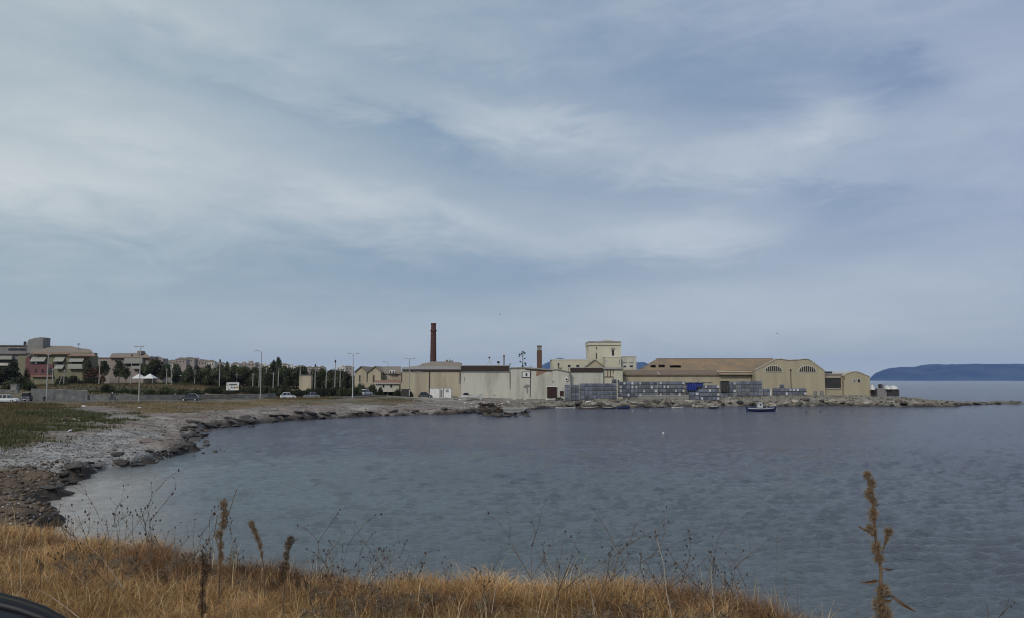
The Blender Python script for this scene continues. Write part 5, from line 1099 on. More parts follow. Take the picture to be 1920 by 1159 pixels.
# motorboat on the shore, by the pale wall
p = P(884, 752, 216); t, vs, k = boat(884, 752, 216, 5.4, 1.9, .95, 'grey-white motorboat with dark windscreen drawn up below the pale warehouse wall', boat_white, metal_dark, math.radians(-8), name='motorboat', z=Hp(p.x, 216)+.1)
MB().prism([(-2.2, .95), (-2.0, 1.55), (-1.1, 1.65), (-.5, 1.0)], -.7, .7).build('windscreen', dark_glass, t, off=(0, 0, 0)); MB().box(-2.1, 2.2, -.75, .75, .82, .90).build('deck', metal_pale, t, off=(0, 0, 0))
p = P(1033, 751, 216); t, vs, k = boat(1033, 751, 216, 2.9, 1.2, .5, 'white dinghy lying on the ground below the brown door', boat_white, boat_white, 0, name='dinghy', z=Hp(p.x, 216)+.03)
p = P(1049, 751, 216); t = thing('scrap_heap', (p.x, 216, Hp(p.x, 216)), 'heap of dark scrap and ropes between the white dinghy and the crates', 'heap')
m = MB()
for q in range(16): m.ball((R.uniform(-.9, .9), R.uniform(-.5, .5), R.uniform(.1, .7)), R.uniform(.18, .36), seg=6, rings=4)
m.build('netting', dark_void, t, off=(0, 0, 0)); MB().tube([(.2, -.5, .1), (.9, -.5, 1.1)], .05).build('plank', metal_pale, t, off=(0, 0, 0))
# flat kerb / drain strip before the cabins
t = thing('kerb_beam', P(845, 748, 212), 'long pale concrete beam lying on the ground in front of the cabins', 'beam'); a = P(835, 748.5, 213); b_ = P(858, 753, 208); a.z = Hp(a.x, a.y)+.2; b_.z = Hp(b_.x, b_.y)+.2
MB().tube([a, b_], .22, 4).build('beam', concrete, t)

# ------------------------------------------------------------------ rocks
def rock_mesh(name, seed, flat=1.0, ang=.35, sub=2):
    import bmesh
    bm = bmesh.new(); bmesh.ops.create_icosphere(bm, subdivisions=sub, radius=1.0); r = random.Random(seed); off = Vector((r.random()*90, r.random()*90, r.random()*90))
    pl_ = [(Vector((r.gauss(0, 1), r.gauss(0, 1), r.gauss(0, 1))).normalized(), r.uniform(.55, .9)) for _ in range(9)]
    for v in bm.verts:
        for n_, d_ in pl_:
            e = v.co.dot(n_)-d_
            if e > 0: v.co -= n_*e*.85
        v.co *= 1+ang*.5*mnoise.noise(v.co*1.3+off)+ang*.22*mnoise.noise(v.co*3.5+off)
        v.co.z *= flat
    me = bpy.data.meshes.new(name); bm.to_mesh(me); bm.free(); return me
RM = {}
def near0(u, tab): return min(tab, key=lambda q: abs(q[0]-u))[1]
for kind, mt, fl in (('brown', rock_brown, .6), ('dark', rock_dark, .55), ('pale', rock_pale, .65), ('white', rock_white, .7)):
    RM[kind] = []
    for i in range(6):
        me = rock_mesh('boulder_'+kind, i*7+len(kind), fl*R.uniform(.8, 1.2)); me.materials.append(mt); RM[kind].append(me)
nrock = 0
def rock(x, y, z, sx_, sy_, sz_, kind, label, group=None, name='boulder', rz=None, cat='boulder'):
    global nrock
    o = bpy.data.objects.new(name, R.choice(RM[kind])); COL.objects.link(o); o.location = (x, y, z); o.scale = (sx_, sy_, sz_); o.rotation_euler = (R.uniform(-.2, .2), R.uniform(-.2, .2), R.uniform(0, 6.28) if rz is None else rz)
    tag(o, label, cat, group); nrock += 1; return o
# ledges overhanging the water along the near left shore: each one picked from the photograph
for u, v, wpx, hpx, lab in [(97, 963, 15, 7, 'dark wet ledge rock nearest the dry grass on the left shore'), (131, 904, 21, 8, 'long dark ledge rock jutting into the shallows left of the foam'), (147, 890, 17, 6, 'rounded ledge rock behind the long one'), (182, 875, 17, 6, 'flat dark ledge rock with foam at its foot'), (244, 868, 10, 8, 'blocky dark rock at the corner of the near ledge'),
                            (80, 931, 14, 5, 'low brown ledge slab above the sandy nook'), (112, 913, 15, 6, 'dark slab with a pointed end over the water'), (404, 845, 8, 6, 'pyramid-shaped rock standing in the water off the stony point'), (384, 829, 5, 3, 'small dark rock awash just off the stony point'), (484, 846, 6, 2.5, 'flat rock awash farthest out in the bay'),
                            (413, 843, 3.5, 2.5, 'small rock awash right of the pyramid rock'), (421, 846, 3.5, 1.5, 'thin rock awash beyond the pyramid rock'), (408, 835, 3, 1.5, 'tiny rock awash above the pyramid rock'), (363, 855, 6, 3, 'rounded rock in the water at the tip of the stony point'), (343, 857, 3, 2, 'little rock in the water left of the tip'), (381, 849, 6, 3, 'low dark rock left of the pyramid rock'),
                            (375, 840, 12, 4, 'broad low rock pile stone behind the pyramid rock'), (346, 841, 12, 5, 'large rounded grey boulder on the stony point'), (352, 836, 7, 4, 'grey boulder behind the large rounded one'), (471, 800, 11, 4, 'rounded pale-topped boulder at the bend of the shore ledge'), (421, 796, 9, 6, 'dark block at the bend of the ledge, left of the rounded boulder'), (400, 799, 14, 7, 'broad dark block at the innermost bend of the ledge'), (443, 797, 14, 8, 'massive dark ledge block below the brown bank'), (380, 806, 9, 5, 'black wet boulder stack where the ledge turns')]:
    q = HIT(u, v+hpx*.3) if u not in (404, 384, 484, 413, 421, 408, 363, 343, 381) else G(u, v+hpx*.4)
    k = q.y/1500; rock(q.x, q.y, max(q.z, 0)+hpx*k*.15, wpx*k*.62, wpx*k*.55, hpx*k*.95, 'dark' if v > 855 or 790 < v < 812 else 'brown', lab, rz=R.uniform(-.3, .3))
q = HIT(896, 774)
# along the coast
L_ = []
for i in range(len(vis)-1):
    a, b_ = coast[i], coast[i+1]; L_.append(((b_-a).length, a, b_, vis[i][0], vis[i+1][0]))
def along(u_lo, u_hi, step, fn):
    for ln, a, b_, ua, ub in L_:
        if max(ua, ub) < u_lo or min(ua, ub) > u_hi: continue
        n = max(1, int(ln/step))
        for j in range(n): 
            t_ = (j+R.random())/n; p = a.lerp(b_, t_); d = (b_-a).normalized(); nrm = Vector((-d.y, d.x)); fn(p, nrm, lerp(ua, ub, t_))
def f1(p, n, u):
    w_ = R.uniform(-.3, 1.6); q = p+n*w_; s_ = R.uniform(.28, .7); rock(q.x, q.y, max(Hp(q.x, q.y), -.1)+s_*.05, s_*R.uniform(1, 1.8), s_, s_*R.uniform(.6, 1.0), 'dark', 'dark wet rock in the ledge along the near left shore', 'dark ledge rocks along the near left shore')
along(90, 345, 1.9, f1)
def f2(p, n, u):
    for _ in range(1):
        w_ = R.uniform(-1.6, 2.2); q = p+n*w_; s_ = R.uniform(.2, .62); rock(q.x, q.y, max(Hp(q.x, q.y), -.1)+s_*.15, s_*R.uniform(1, 1.5), s_, s_*R.uniform(.7, 1.1), R.choice(['dark', 'brown', 'dark']), 'tumbled grey-brown rock on the stony point', 'tumbled rocks on the stony point')
along(300, 372, 1.6, f2)
BAYL = [(400, 'at the innermost bend'), (480, 'below the slender lamp'), (580, 'below the parked cars'), (680, 'below the V-armed lamp'), (820, 'below the long beige warehouse')]
def f3(p, n, u):
    w_ = R.uniform(-.4, 1.8); q = p+n*w_; s_ = R.uniform(.45, 1.1)*(1 if u < 650 else .75); rock(q.x, q.y, max(Hp(q.x, q.y), 0)+s_*.05, s_*R.uniform(1, 2.0), s_, s_*R.uniform(.45, .8), 'dark' if R.random() < .85 else 'brown', 'dark undercut shore rock '+near0(u, BAYL), 'dark undercut shore rocks '+near0(u, BAYL))
along(366, 880, 1.5, f3)
ARM = [(1105, 'behind the moored rowing boats'), (1180, 'below the middle crates'), (1260, 'behind the small white dinghy'), (1335, 'below the front crates'), (1425, 'behind the blue fishing boat'), (1500, 'below the arched windows'), (1600, 'below the gabled store')]
def f4(p, n, u):
    for w0, zk in ((.3, 0), (2.2, 0)):
        if R.random() < .12: continue
        w_ = w0+R.uniform(-1, 1); q = p+n*w_; s_ = R.uniform(.45, 1.05)*(1 if w0 < 4 else .7); dk = R.random() < (.5 if w0 < 1 else .2); rock(q.x, q.y, max(Hp(q.x, q.y), 0)+s_*.2, s_*R.uniform(1, 1.6), s_, s_*R.uniform(.8, 1.3), 'dark' if dk else ('pale' if R.random() < .6 else 'brown'), 'armour rock on the shore '+near0(u, ARM), 'armour rocks '+near0(u, ARM))
along(1085, 1640, 2.2, f4)
def f5(p, n, u):
    for w0 in (.2, 2.6):
        w_ = w0+R.uniform(-.8, .8); q = p+n*w_; s_ = R.uniform(.3, .75); rock(q.x, q.y, max(Hp(q.x, q.y), 0)+s_*.08, s_*R.uniform(1.2, 2.2), s_, s_*R.uniform(.5, .8), 'dark' if w0 < 1 or u > 1790 else 'pale', 'low rock on the spit running out to the right', 'low rocks along the spit')
along(1640, 1990, 3.0, f5)
# special rocks
for u, v, Y, sx_, sy_, sz_, kd, lab in [(1097, 762, 197, 1.5, .9, 1.0, 'brown', 'triangular grey rock behind the dark-hulled rowing boat'), (1125, 761, 198, 1.3, .9, 1.0, 'brown', 'second triangular grey rock, right of the first'), (1103, 755, 203, .9, .5, .5, 'white', 'white angular block on top of the triangular rocks'), (1143, 760, 198, 1.2, .8, 1.1, 'dark', 'dark leaning rock between the two moored boats'), (1330, 757, 202, 1.6, .9, .9, 'pale', 'large pinkish-white boulder below the front crates'),
                                        (1310, 759, 201, 1.5, .9, .9, 'pale', 'large pale yellow boulder left of the pinkish-white one'), (1235, 756, 203, 1.8, .8, .7, 'pale', 'long bright slab rock above the waterline'), (1213, 759, 200, 1.4, .8, .7, 'dark', 'dark hollowed rock below the bright slab')]:
    p = P(u, v, Y); rock(p.x, Y, max(Hp(p.x, Y), .1)+.2, sx_, sy_, sz_, kd, lab, rz=0)
# white stones on the brown dirt
for u, v in [(35, 945), (57, 951), (51, 965), (63, 970), (5, 951), (3, 961), (81, 953), (20, 983), (60, 984), (92, 974), (33, 962), (39, 936), (61, 921), (66, 870), (52, 886), (18, 974), (75, 965)]:
    q = HIT(u, v); k = q.y/1500; s_ = R.uniform(1.3, 2.4)*k; rock(q.x, q.y, q.z+s_*.3, s_, s_*.9, s_*1.2, 'white', 'white stone on the brown earth above the near shore', 'white stones on the brown earth', name='white_stone', cat='stone')
# rubble on the bank
def rubble(us, vs_, n, lab, grp, kinds=('brown', 'pale')):
    for _ in range(n):
        u = R.uniform(*us); v = R.uniform(*vs_); q = HIT(u, v); k = q.y/1500; s_ = R.uniform(1.2, 3.2)*k; rock(q.x, q.y, q.z+s_*.15, s_*1.3, s_, s_*.8, R.choice(kinds), lab, grp, name='rubble_stone', cat='stone')
rubble((112, 160), (783, 795), 9, 'pale rubble stone on the grassy bank', 'rubble on the grassy bank', ('pale', 'white'))
rubble((168, 230), (783, 805), 10, 'brown rubble block at the end of the grassy bank', 'rubble blocks at the end of the bank')
rubble((35, 75), (793, 812), 7, 'small rubble stone in the green slope', 'rubble in the green slope')
rubble((880, 965), (757, 765), 20, 'white rubble stone on the shore below the pale wall', 'white rubble below the pale wall', ('white', 'pale'))
rubble((860, 1010), (748, 758), 12, 'white rubble stone along the foot of the pale wall', 'white rubble along the foot of the pale wall', ('white', 'pale'))
for u, v, lab in ((261, 766, 'white litter bag lying on the grass below the first lamp post'), (131, 810, 'white bottle lying upright on the green slope'), (157, 763, 'small white litter bag on the brown verge')):
    q = HIT(u, v); s_ = .22; rock(q.x, q.y, q.z+.1, s_*1.8, s_, s_*1.2, 'white', lab, name='litter_bag', cat='litter')
# broken slab jetty on seaweed-covered rocks
q = G(945, 776); t = thing('broken_jetty', (q.x, q.y, 0), 'broken concrete jetty slab lying on dark weedy rocks off the pale shore', 'jetty')
a = [P(u, v, Y) for u, v, Y in ((938, 764.4, 168), (991, 765.2, 168), (985, 767.2, 164), (944, 767.4, 164))]
MB().slab([a[3], a[2], a[1], a[0]], .28).build('slab', concrete, t)
a = [P(u, v, Y) for u, v, Y in ((944, 770.2, 162), (979, 770.6, 162), (976, 771.8, 160), (948, 772, 160))]; MB().slab([a[3], a[2], a[1], a[0]], .2).build('lower_slab', concrete, t)
for u, v, Y, h in ((985.5, 768.5, 165, 1.1), (966, 768.5, 166, 1), (948, 768.5, 166, 1)): p = P(u, v, Y); MB().box(p.x-.3, p.x+.3, p.y-.3, p.y+.3, -.3, p.z-.1).build('support', rock_dark, t)
for _ in range(42):
    u = R.uniform(900, 994); v = R.uniform(769, 779.5) if u > 930 else R.uniform(766, 778); q = G(u, v, .25); s_ = R.uniform(.5, 1.0)*(1 if u < 960 else .7)
    rock(q.x, q.y, max(Hp(q.x, q.y), 0)+(.05 if u > 932 else .12+(.35 if v < 774 else 0)), s_*1.5, s_, s_*(.75 if u > 932 else 1.3), 'dark', 'dark weedy rock under the broken jetty', 'weedy rocks under the broken jetty')
m = MB()
for _ in range(70):
    u = R.uniform(897, 940); v = R.uniform(763.5, 774); q = G(u, v, .6); m.ball((q.x, q.y, max(Hp(q.x, q.y), .2)+.4+R.random()*.4), R.uniform(.15, .4), seg=6, rings=4, sc=(1.4, 1, .6))
tag(m.build('seaweed', seaweed_m), kind='stuff')

# ------------------------------------------------------------------ trees and shrubs
def crown_mesh(name, n, shape, seed, leaf=.10, base=(.036, .047, .022)):
    r = np.random.default_rng(seed)
    if shape == 'round': lob = [(0, 0, .55, .42, .42, .36), (.3, .1, .45, .34, .34, .28), (-.32, -.1, .42, .33, .3, .27), (.05, -.25, .75, .28, .28, .22), (-.12, .22, .7, .3, .3, .24), (.25, -.2, .25, .25, .25, .2), (-.3, .15, .22, .25, .25, .2)]
    elif shape == 'bush': lob = [(0, 0, .4, .45, .45, .42), (.42, .1, .3, .36, .36, .3), (-.45, -.05, .3, .36, .36, .32), (.2, -.3, .5, .26, .26, .24), (-.2, -.2, .55, .24, .24, .24), (.65, 0, .18, .22, .22, .2), (-.68, 0, .18, .22, .22, .2)]
    elif shape == 'umbrella': lob = [(0, 0, .82, .5, .5, .14), (.25, .1, .74, .3, .3, .10), (-.25, -.1, .72, .3, .3, .1), (0, -.1, .92, .25, .25, .08)]
    elif shape == 'tall': lob = [(0, 0, .3, .26, .26, .26), (.05, 0, .55, .22, .22, .26), (-.04, .03, .8, .14, .14, .2), (.1, -.05, .42, .22, .22, .2), (-.12, .02, .42, .2, .2, .2)]
    else: lob = [(0, 0, .5, .5, .5, .4)]
    lob = np.array(lob); w = lob[:, 3]*lob[:, 5]; pick = r.choice(len(lob), n, p=w/w.sum()); d = r.normal(size=(n, 3)); d /= np.linalg.norm(d, axis=1)[:, None]
    rad = r.random(n)**.35*(1+.22*r.normal(size=n).clip(-1, 1.6)*.6); c = lob[pick, :3]+d*lob[pick, 3:]*rad[:, None]
    keep = c[:, 2] > .02; c = c[keep]; d = d[keep]; pick = pick[keep]; n = len(c)
    nrm = d+r.normal(size=(n, 3))*.6; nrm /= np.linalg.norm(nrm, axis=1)[:, None]; a = np.cross(nrm, r.normal(size=(n, 3))); a /= np.linalg.norm(a, axis=1)[:, None]; b = np.cross(nrm, a)
    s_ = leaf*(.5+r.random(n))[:, None]; v = np.stack([c-a*s_*.5, c+b*s_*.35, c+a*s_*.6, c-b*s_*.35], 1).reshape(-1, 3)
    tint = .5+1.2*r.random(len(lob))[pick]+.6*(r.random(n)-.5); hue_ = r.random(n)[:, None]*np.array([.014, .006, -.002]); col = np.array(base)[None]*tint[:, None]+hue_*.7
    me = np_mesh(name, v, np.arange(4*n), 4, [leaf_dark], np.repeat(np.clip(col, .006, 1), 4, 0)); return me
CM = {k_: [crown_mesh('crown_'+k_, n_, k_, 11+i*5+len(k_), lf, bs) for i in range(4)] for k_, n_, lf, bs in (('round', 1900, .085, (.060, .072, .038)), ('bush', 1900, .085, (.050, .062, .032)), ('umbrella', 1200, .07, (.034, .044, .024)), ('tall', 700, .09, (.03, .036, .02)))}
olive = [crown_mesh('crown_olive', 1300, 'round', 77+i, .10, (.065, .072, .040)) for i in range(2)]
red_ = [crown_mesh('crown_red', 900, 'bush', 97, .10, (.10, .055, .035))]
ntree = 0

ROADB = [(530, 'behind the small white car'), (580, 'behind the silver grey car'), (615, 'right of the parked cars'), (655, 'at the foot of the V-armed lamp')]
LAND_GROVE = [(405, 'above the silver hatchback'), (430, 'behind the road sign'), (470, 'between the road sign and the slender lamp'), (500, 'behind the slender lamp'), (530, 'under the umbrella-crowned tree'), (558, 'just left of the beige block'), (600, 'just right of the beige block'), (635, 'behind the two capped poles'), (680, 'beside the V-armed lamp')]
def near(u, tab): return min(tab, key=lambda q: abs(q[0]-u))[1]
def tree(u, vt, vb, wpx, Y, shape, label, name='tree', group=None, cat='tree', trunk=None, meshes=None):
    global ntree
    p = P(u, vb, Y); g = Hp(p.x, Y); top = PZ(vt, Y); h = max(top-g, .6); wd = wpx*Y/1500
    t = thing(name, (p.x, Y, g), label, cat, group, R.uniform(-.3, .3)); ntree += 1
    tr = {'round': .25, 'bush': 0.0, 'umbrella': .0, 'tall': .05}[shape] if trunk is None else trunk
    o = bpy.data.objects.new('crown' if cat == 'tree' else 'foliage', R.choice(meshes or CM[shape])); COL.objects.link(o); o.parent = t
    ext = {'round': .66, 'bush': .85, 'umbrella': .5, 'tall': .28}[shape]
    o.location = (0, 0, h*tr); o.scale = (wd/2/ext, wd/2/ext, h*(1-tr)/.95); o.rotation_euler = (0, 0, R.uniform(-.4, .4)+(math.pi if R.random() < .5 else 0))
    m = MB(); r0 = max(.07, wd*.03)
    if cat == 'tree':
        m.tube([(0, 0, -.3), (R.uniform(-.1, .1), 0, h*.3), (R.uniform(-.15, .15), 0, h*.72)], [r0*1.3, r0, r0*.5], 7)
        for q in range(3): a_ = q*2.1+R.random(); m.tube([(0, 0, h*(.3+.1*q)), (math.cos(a_)*wd*.22, math.sin(a_)*wd*.22, h*(.62+.08*q))], [r0*.6, r0*.25], 5)
        m.build('trunk', bark_m, t, off=(0, 0, 0))
    else:
        for q in range(3): m.tube([(0, 0, -.2), (wd*.15*(q-1), 0, h*.6)], [r0*.7, r0*.3], 5)
        m.build('stem', bark_m, t, off=(0, 0, 0))
    return t
# individually distinct ones
tree(8, 688, 744, 66, 205, 'round', 'large dark tree at the left edge above the block wall', trunk=.1)
tree(34, 700, 747, 54, 200, 'bush', 'broad dark tree right of the block wall, behind the dark pickup', trunk=.0)
tree(50, 716, 748, 24, 196, 'bush', 'dark bush reaching down to the tall grey wall', name='shrub', cat='shrub')
tree(22, 676, 722, 26, 235, 'round', 'dark tree in front of the grey flat-roofed house'); tree(50, 682, 712, 16, 238, 'bush', 'small dark tree against the red wall', meshes=red_)
tree(116, 702, 723, 34, 233, 'bush', 'black-green shrub mass behind the leaning pole, left half', name='shrub', cat='shrub'); tree(137, 700, 723, 26, 235, 'bush', 'black-green shrub mass under the yellow balconies, right half', name='shrub', cat='shrub')
tree(163, 672, 712, 20, 242, 'round', 'bushy olive-topped tree at the right corner of the yellow house', meshes=olive); tree(176, 680, 712, 14, 240, 'tall', 'narrow brown tree with pinkish trunk right of the yellow house', meshes=red_)
tree(193, 676, 716, 24, 243, 'round', 'dark tree before the pinkish low house', trunk=.35); tree(168, 706, 722, 40, 238, 'bush', 'dark low shrubs right of the yellow house', name='shrub', cat='shrub')
tree(223, 675, 712, 24, 246, 'round', 'olive-green tree before the left end of the pale apartment house', meshes=olive); tree(236, 688, 714, 20, 244, 'round', 'olive tree left of the first lamp post', meshes=olive)
tree(290, 672, 713, 46, 262, 'round', 'broad dark tree right of the pale apartment house', trunk=.1); tree(312, 682, 714, 24, 258, 'round', 'dark tree right of the white canopies'); tree(270, 682, 710, 22, 268, 'round', 'dark tree behind the white canopies')
tree(201, 717, 743, 36, 188, 'bush', 'round dark bush over the low wall, left of the scooter rider', name='shrub', cat='shrub'); tree(231, 726, 744, 26, 190, 'bush', 'low dark bush over the wall behind the scooter rider', name='shrub', cat='shrub'); tree(252, 729, 744, 22, 189, 'bush', 'low dark bush over the wall left of the first lamp', name='shrub', cat='shrub')
tree(282, 729, 745, 26, 189, 'bush', 'small dark bush spilling over the low wall right of the first lamp', name='shrub', cat='shrub'); tree(312, 719, 744, 34, 190, 'bush', 'dark bush over the low wall between lamp and silver hatchback', name='shrub', cat='shrub')
tree(342, 727, 743, 30, 193, 'bush', 'dark bush above the silver hatchback, left side', name='shrub', cat='shrub'); tree(368, 729, 743, 30, 196, 'bush', 'dark bush above the silver hatchback, right side', name='shrub', cat='shrub')
tree(521.5, 672, 726, 11, 236, 'umbrella', 'small umbrella-crowned tree sticking up above the dark grove', trunk=0.0); tree(512, 678, 726, 12, 245, 'umbrella', 'smaller flat-crowned tree left of the umbrella-crowned tree', trunk=0.0)
tree(425, 678, 720, 12, 252, 'round', 'dark round-headed tree rising left above the grove', trunk=.4)
grp_ = 'trees of the dark grove behind the road'
for i in range(34):
    u = 385+i*5.6+R.uniform(-3, 3); v = 689+2.5*math.sin(i*.9)+R.uniform(0, 5)*(i % 3 == 0)+R.uniform(-2, 3)+(4 if 570 < u < 600 else 0); lm = near(u, LAND_GROVE); tree(u, v, 726, R.uniform(26, 46), R.uniform(238, 262), R.choice(['round', 'round', 'bush']), 'dark evergreen tree of the grove '+lm, group='trees of the grove '+lm, trunk=.06, meshes=R.choice([None, None, None, olive]))
for i in range(16):
    u = 588+i*5+R.uniform(-2, 2); v = 691+R.uniform(-1, 5)+(0 if u < 655 else 12); tree(u, v, 735, R.uniform(22, 34), R.uniform(236, 250), R.choice(['round', 'bush']), 'dark evergreen tree in the right grove '+near(u, LAND_GROVE), group='trees of the right grove '+near(u, LAND_GROVE), trunk=.05, meshes=R.choice([None, None, olive]))
for i in range(16):
    u = 392+i*9.4; 
    if 560 < u < 583: continue
    tree(u, 722+R.uniform(-3, 3)-(0 if u < 520 else 3), 744, R.uniform(20, 30), R.uniform(203, 212), 'bush', 'dark hedge shrub above the low stone wall, '+near(u, LAND_GROVE), name='shrub', cat='shrub', group='hedge shrubs '+near(u, LAND_GROVE))
for i in range(15):
    u = 518+i*10.5+R.uniform(-2, 2); tree(u, (728 if u < 575 else 722)+R.uniform(-4, 3)+(3 if u > 640 else 0), 749, R.uniform(20, 32), R.uniform(208, 216), 'bush', 'dark roadside bush '+near(u, ROADB), name='shrub', cat='shrub', group='roadside bushes '+near(u, ROADB))
tree(697, 715, 741, 22, 224, 'bush', 'dark bush below the right gabled shed', name='shrub', cat='shrub'); tree(676, 714, 744, 26, 222, 'bush', 'dark bush below the left gabled shed', name='shrub', cat='shrub'); tree(713, 722, 739, 12, 224, 'bush', 'low bush at the left end of the porch wing', name='shrub', cat='shrub')
tree(746, 727, 744, 18, 219, 'bush', 'bush left of the dark waste container', name='shrub', cat='shrub'); tree(770, 731, 744, 12, 219, 'bush', 'bush right of the dark waste container', name='shrub', cat='shrub')
tree(1050, 677, 692, 24, 242, 'bush', 'spiky green shrub behind the whitewashed gable, before the villa', name='shrub', cat='shrub'); tree(1066, 684, 692, 8, 240, 'bush', 'small round shrub right of the spiky one', name='shrub', cat='shrub'); tree(1082, 684, 692, 7, 240, 'bush', 'tiny shrub on the roofline before the villa', name='shrub', cat='shrub')
tree(843, 674, 684, 16, 246, 'bush', 'bare greyish shrub right of the tall chimney foot', name='shrub', cat='shrub', meshes=olive); tree(853, 679, 688, 14, 243, 'bush', 'dark shrub on the roof right of the tall chimney', name='shrub', cat='shrub'); tree(775, 684, 690, 22, 243, 'bush', 'dark shrub behind the left end of the beige warehouse roof', name='shrub', cat='shrub')
for i in range(11):
    u = 330+i*21+R.uniform(-5, 5); tree(u, 682+i*.7+R.uniform(-2, 2), 714, 22, 380+R.random()*60, 'round', 'far dark tree between the grove and the distant town', group='far trees before the distant town', trunk=.05)
for i in range(9): u = 330+i*7.5; tree(u, 695+R.uniform(-2, 4), 718, 18, 280+R.random()*20, 'round', 'dark tree in the gap right of the white canopies', group='trees in the gap right of the canopies', trunk=.05)
# sparse wind-bent pine between the chimneys
Y = 246; base = P(980, 692, Y); t = thing('bare_tree', base, 'thin irregular dark tree silhouette between the flue pipe and the brown chimney', 'tree')
m = MB(); st = [(980, 692), (979.5, 684), (980.5, 676), (979, 668), (981, 660)]; m.tube([P(u, v, Y) for u, v in st], [.16, .13, .10, .08, .04], 6)
br = [((979.5, 684), (984.5, 681)), ((980, 686), (985.5, 684)), ((979.5, 681), (975.5, 678)), ((980.5, 676), (984, 672)), ((979, 668), (974.5, 665)), ((979, 670), (984, 663)), ((980, 664), (984, 660.5)), ((974.5, 665), (973, 668.5))]
for a, b_ in br: m.tube([P(*a, Y), P(*b_, Y)], [.06, .03], 5)
m.build('trunk', bark_m, t)
def fuzz_mesh(name, n, ln, rad, seed, colr, mat, core=True, up=.3):
    r = np.random.default_rng(seed); d = r.normal(size=(n, 3)); d /= np.linalg.norm(d, axis=1)[:, None]; c = d*np.array([.55, .55, .8])*r.random(n)[:, None]**.4; dd_ = d+r.normal(size=(n, 3))*.5+np.array([0, 0, up]); dd_ /= np.linalg.norm(dd_, axis=1)[:, None]
    a = np.cross(dd_, r.normal(size=(n, 3))); a /= np.linalg.norm(a, axis=1)[:, None]; L_ = ln*(.5+r.random(n))[:, None]; v = np.stack([c-a*rad, c+a*rad, c+dd_*L_], 1).reshape(-1, 3)
    col = np.repeat(np.array(colr)[None]*(.6+.8*r.random(n))[:, None], 3, 0); return np_mesh(name, v, np.arange(3*n), 3, [mat], col)
tuft = fuzz_mesh('needle_tuft', 160, .5, .10, 5, (.022, .028, .018), leaf_dark)
for u, v, s_ in ((985, 681, .55), (985.5, 684.5, .5), (975.5, 678, .45), (984, 672, .4), (974.5, 665, .55), (984, 662, .5), (980.5, 660, .55), (978, 663, .5), (973.3, 668.5, .35), (980, 688, .6), (978, 690, .6), (983, 689.5, .5)):
    o = bpy.data.objects.new('foliage_tuft', tuft); COL.objects.link(o); o.parent = t; q = P(u, v, Y)-base; o.location = q; o.scale = (s_*.8, s_*.8, s_*.6)
# masts on hall roof, bird
for u, v, lab in ((1457, 625, 'small dark bird flying above the great tiled roof'), (937, 589, 'tiny dark bird flying above the brown-edged roof')):
    q = P(u, v, 170); t = thing('bird', q, lab, 'bird'); MB().ball((0, 0, 0), .09, sc=(1.8, .8, .8), seg=8, rings=6).build('body', metal_dark, t, off=(0, 0, 0)); MB().add([(-.08, 0, .03), (.08, 0, .03), (.0, -.3, .14), (0, -.02, .0)], [(0, 1, 2), (1, 3, 2), (3, 0, 2)]).build('wing', metal_dark, t, off=(0, 0, 0)); MB().add([(-.08, 0, .03), (.08, 0, .03), (.0, .3, .14), (0, .02, .0)], [(0, 2, 1), (1, 2, 3), (3, 2, 0)]).build('wing', metal_dark, t, off=(0, 0, 0))

# ------------------------------------------------------------------ ground cover
def blades(name, x, y, z, h, wd, col, lean, seed, mat, three=True, bend=.5):
    r = np.random.default_rng(seed); n = len(x); th = r.random(n)*2*np.pi; ld = r.random(n)*2*np.pi; ax = np.stack([np.cos(th), np.sin(th), 0*th], 1)*wd[:, None]*.5; root = np.stack([x, y, z-.02], 1)
    off = np.stack([np.cos(ld), np.sin(ld), 0*ld], 1)*(h*lean)[:, None]; up = np.stack([0*h, 0*h, h], 1)
    if three:
        mid = root+off*.35+up*.6; tip = root+off+up*(1-bend*np.minimum(lean, 1)[:, None]*.6)
        v = np.stack([root-ax, root+ax, mid-ax*.7, mid+ax*.7, tip], 1).reshape(-1, 3); b = np.arange(n)[:, None]*5; f_ = np.concatenate([b+np.array([[0, 1, 3]]), b+np.array([[0, 3, 2]]), b+np.array([[2, 3, 4]])], 1).reshape(-1); c = np.repeat(col, 5, 0)
    else:
        v = np.stack([root-ax, root+ax, root+off+up], 1).reshape(-1, 3); f_ = np.arange(3*n); c = np.repeat(col, 3, 0)
    me = np_mesh(name, v, f_, 3, [mat], c); o = bpy.data.objects.new(name, me); COL.objects.link(o); return tag(o, kind='stuff')
def sector(n, a0, a1, r0, r1, seed):
    r = np.random.default_rng(seed); a = np.radians(a0)+r.random(n)*np.radians(a1-a0); rr_ = np.sqrt(r.random(n)*(r1*r1-r0*r0)+r0*r0); return rr_*np.sin(a), rr_*np.cos(a), a, rr_
g_ = np.random.default_rng(21)
x, y, a, r_ = sector(420000, -38, 30, 3.6, 14.5, 1)
edge = np.interp(a, _ph, _pr); keep = (r_ < edge+.9+.5*fbm(x, y, 2, .8)); x, y = x[keep], y[keep]; n = len(x)
z = H(x, y); cl = fbm(x, y, 3, 1.3); cl2 = fbm(x+50, y, 3, .5); cl3 = fbm(x, y+90, 2, 5.0)
h = (.07+.13*g_.random(n))*(1+.9*cl+.6*cl3)*(1+.25*cl2); h = np.clip(h, .03, .38); wd = .0022+.0032*g_.random(n)
pal = np.array([(.52, .325, .135), (.45, .255, .10), (.34, .18, .08), (.64, .48, .28), (.15, .10, .06), (.42, .29, .14)]); pr = np.array([.30, .26, .16, .09, .12, .07]); ci = g_.choice(6, n, p=pr)
col = pal[ci]*(.75+.5*g_.random(n))[:, None]*np.clip(1+.9*cl2, .45, 1.5)[:, None]
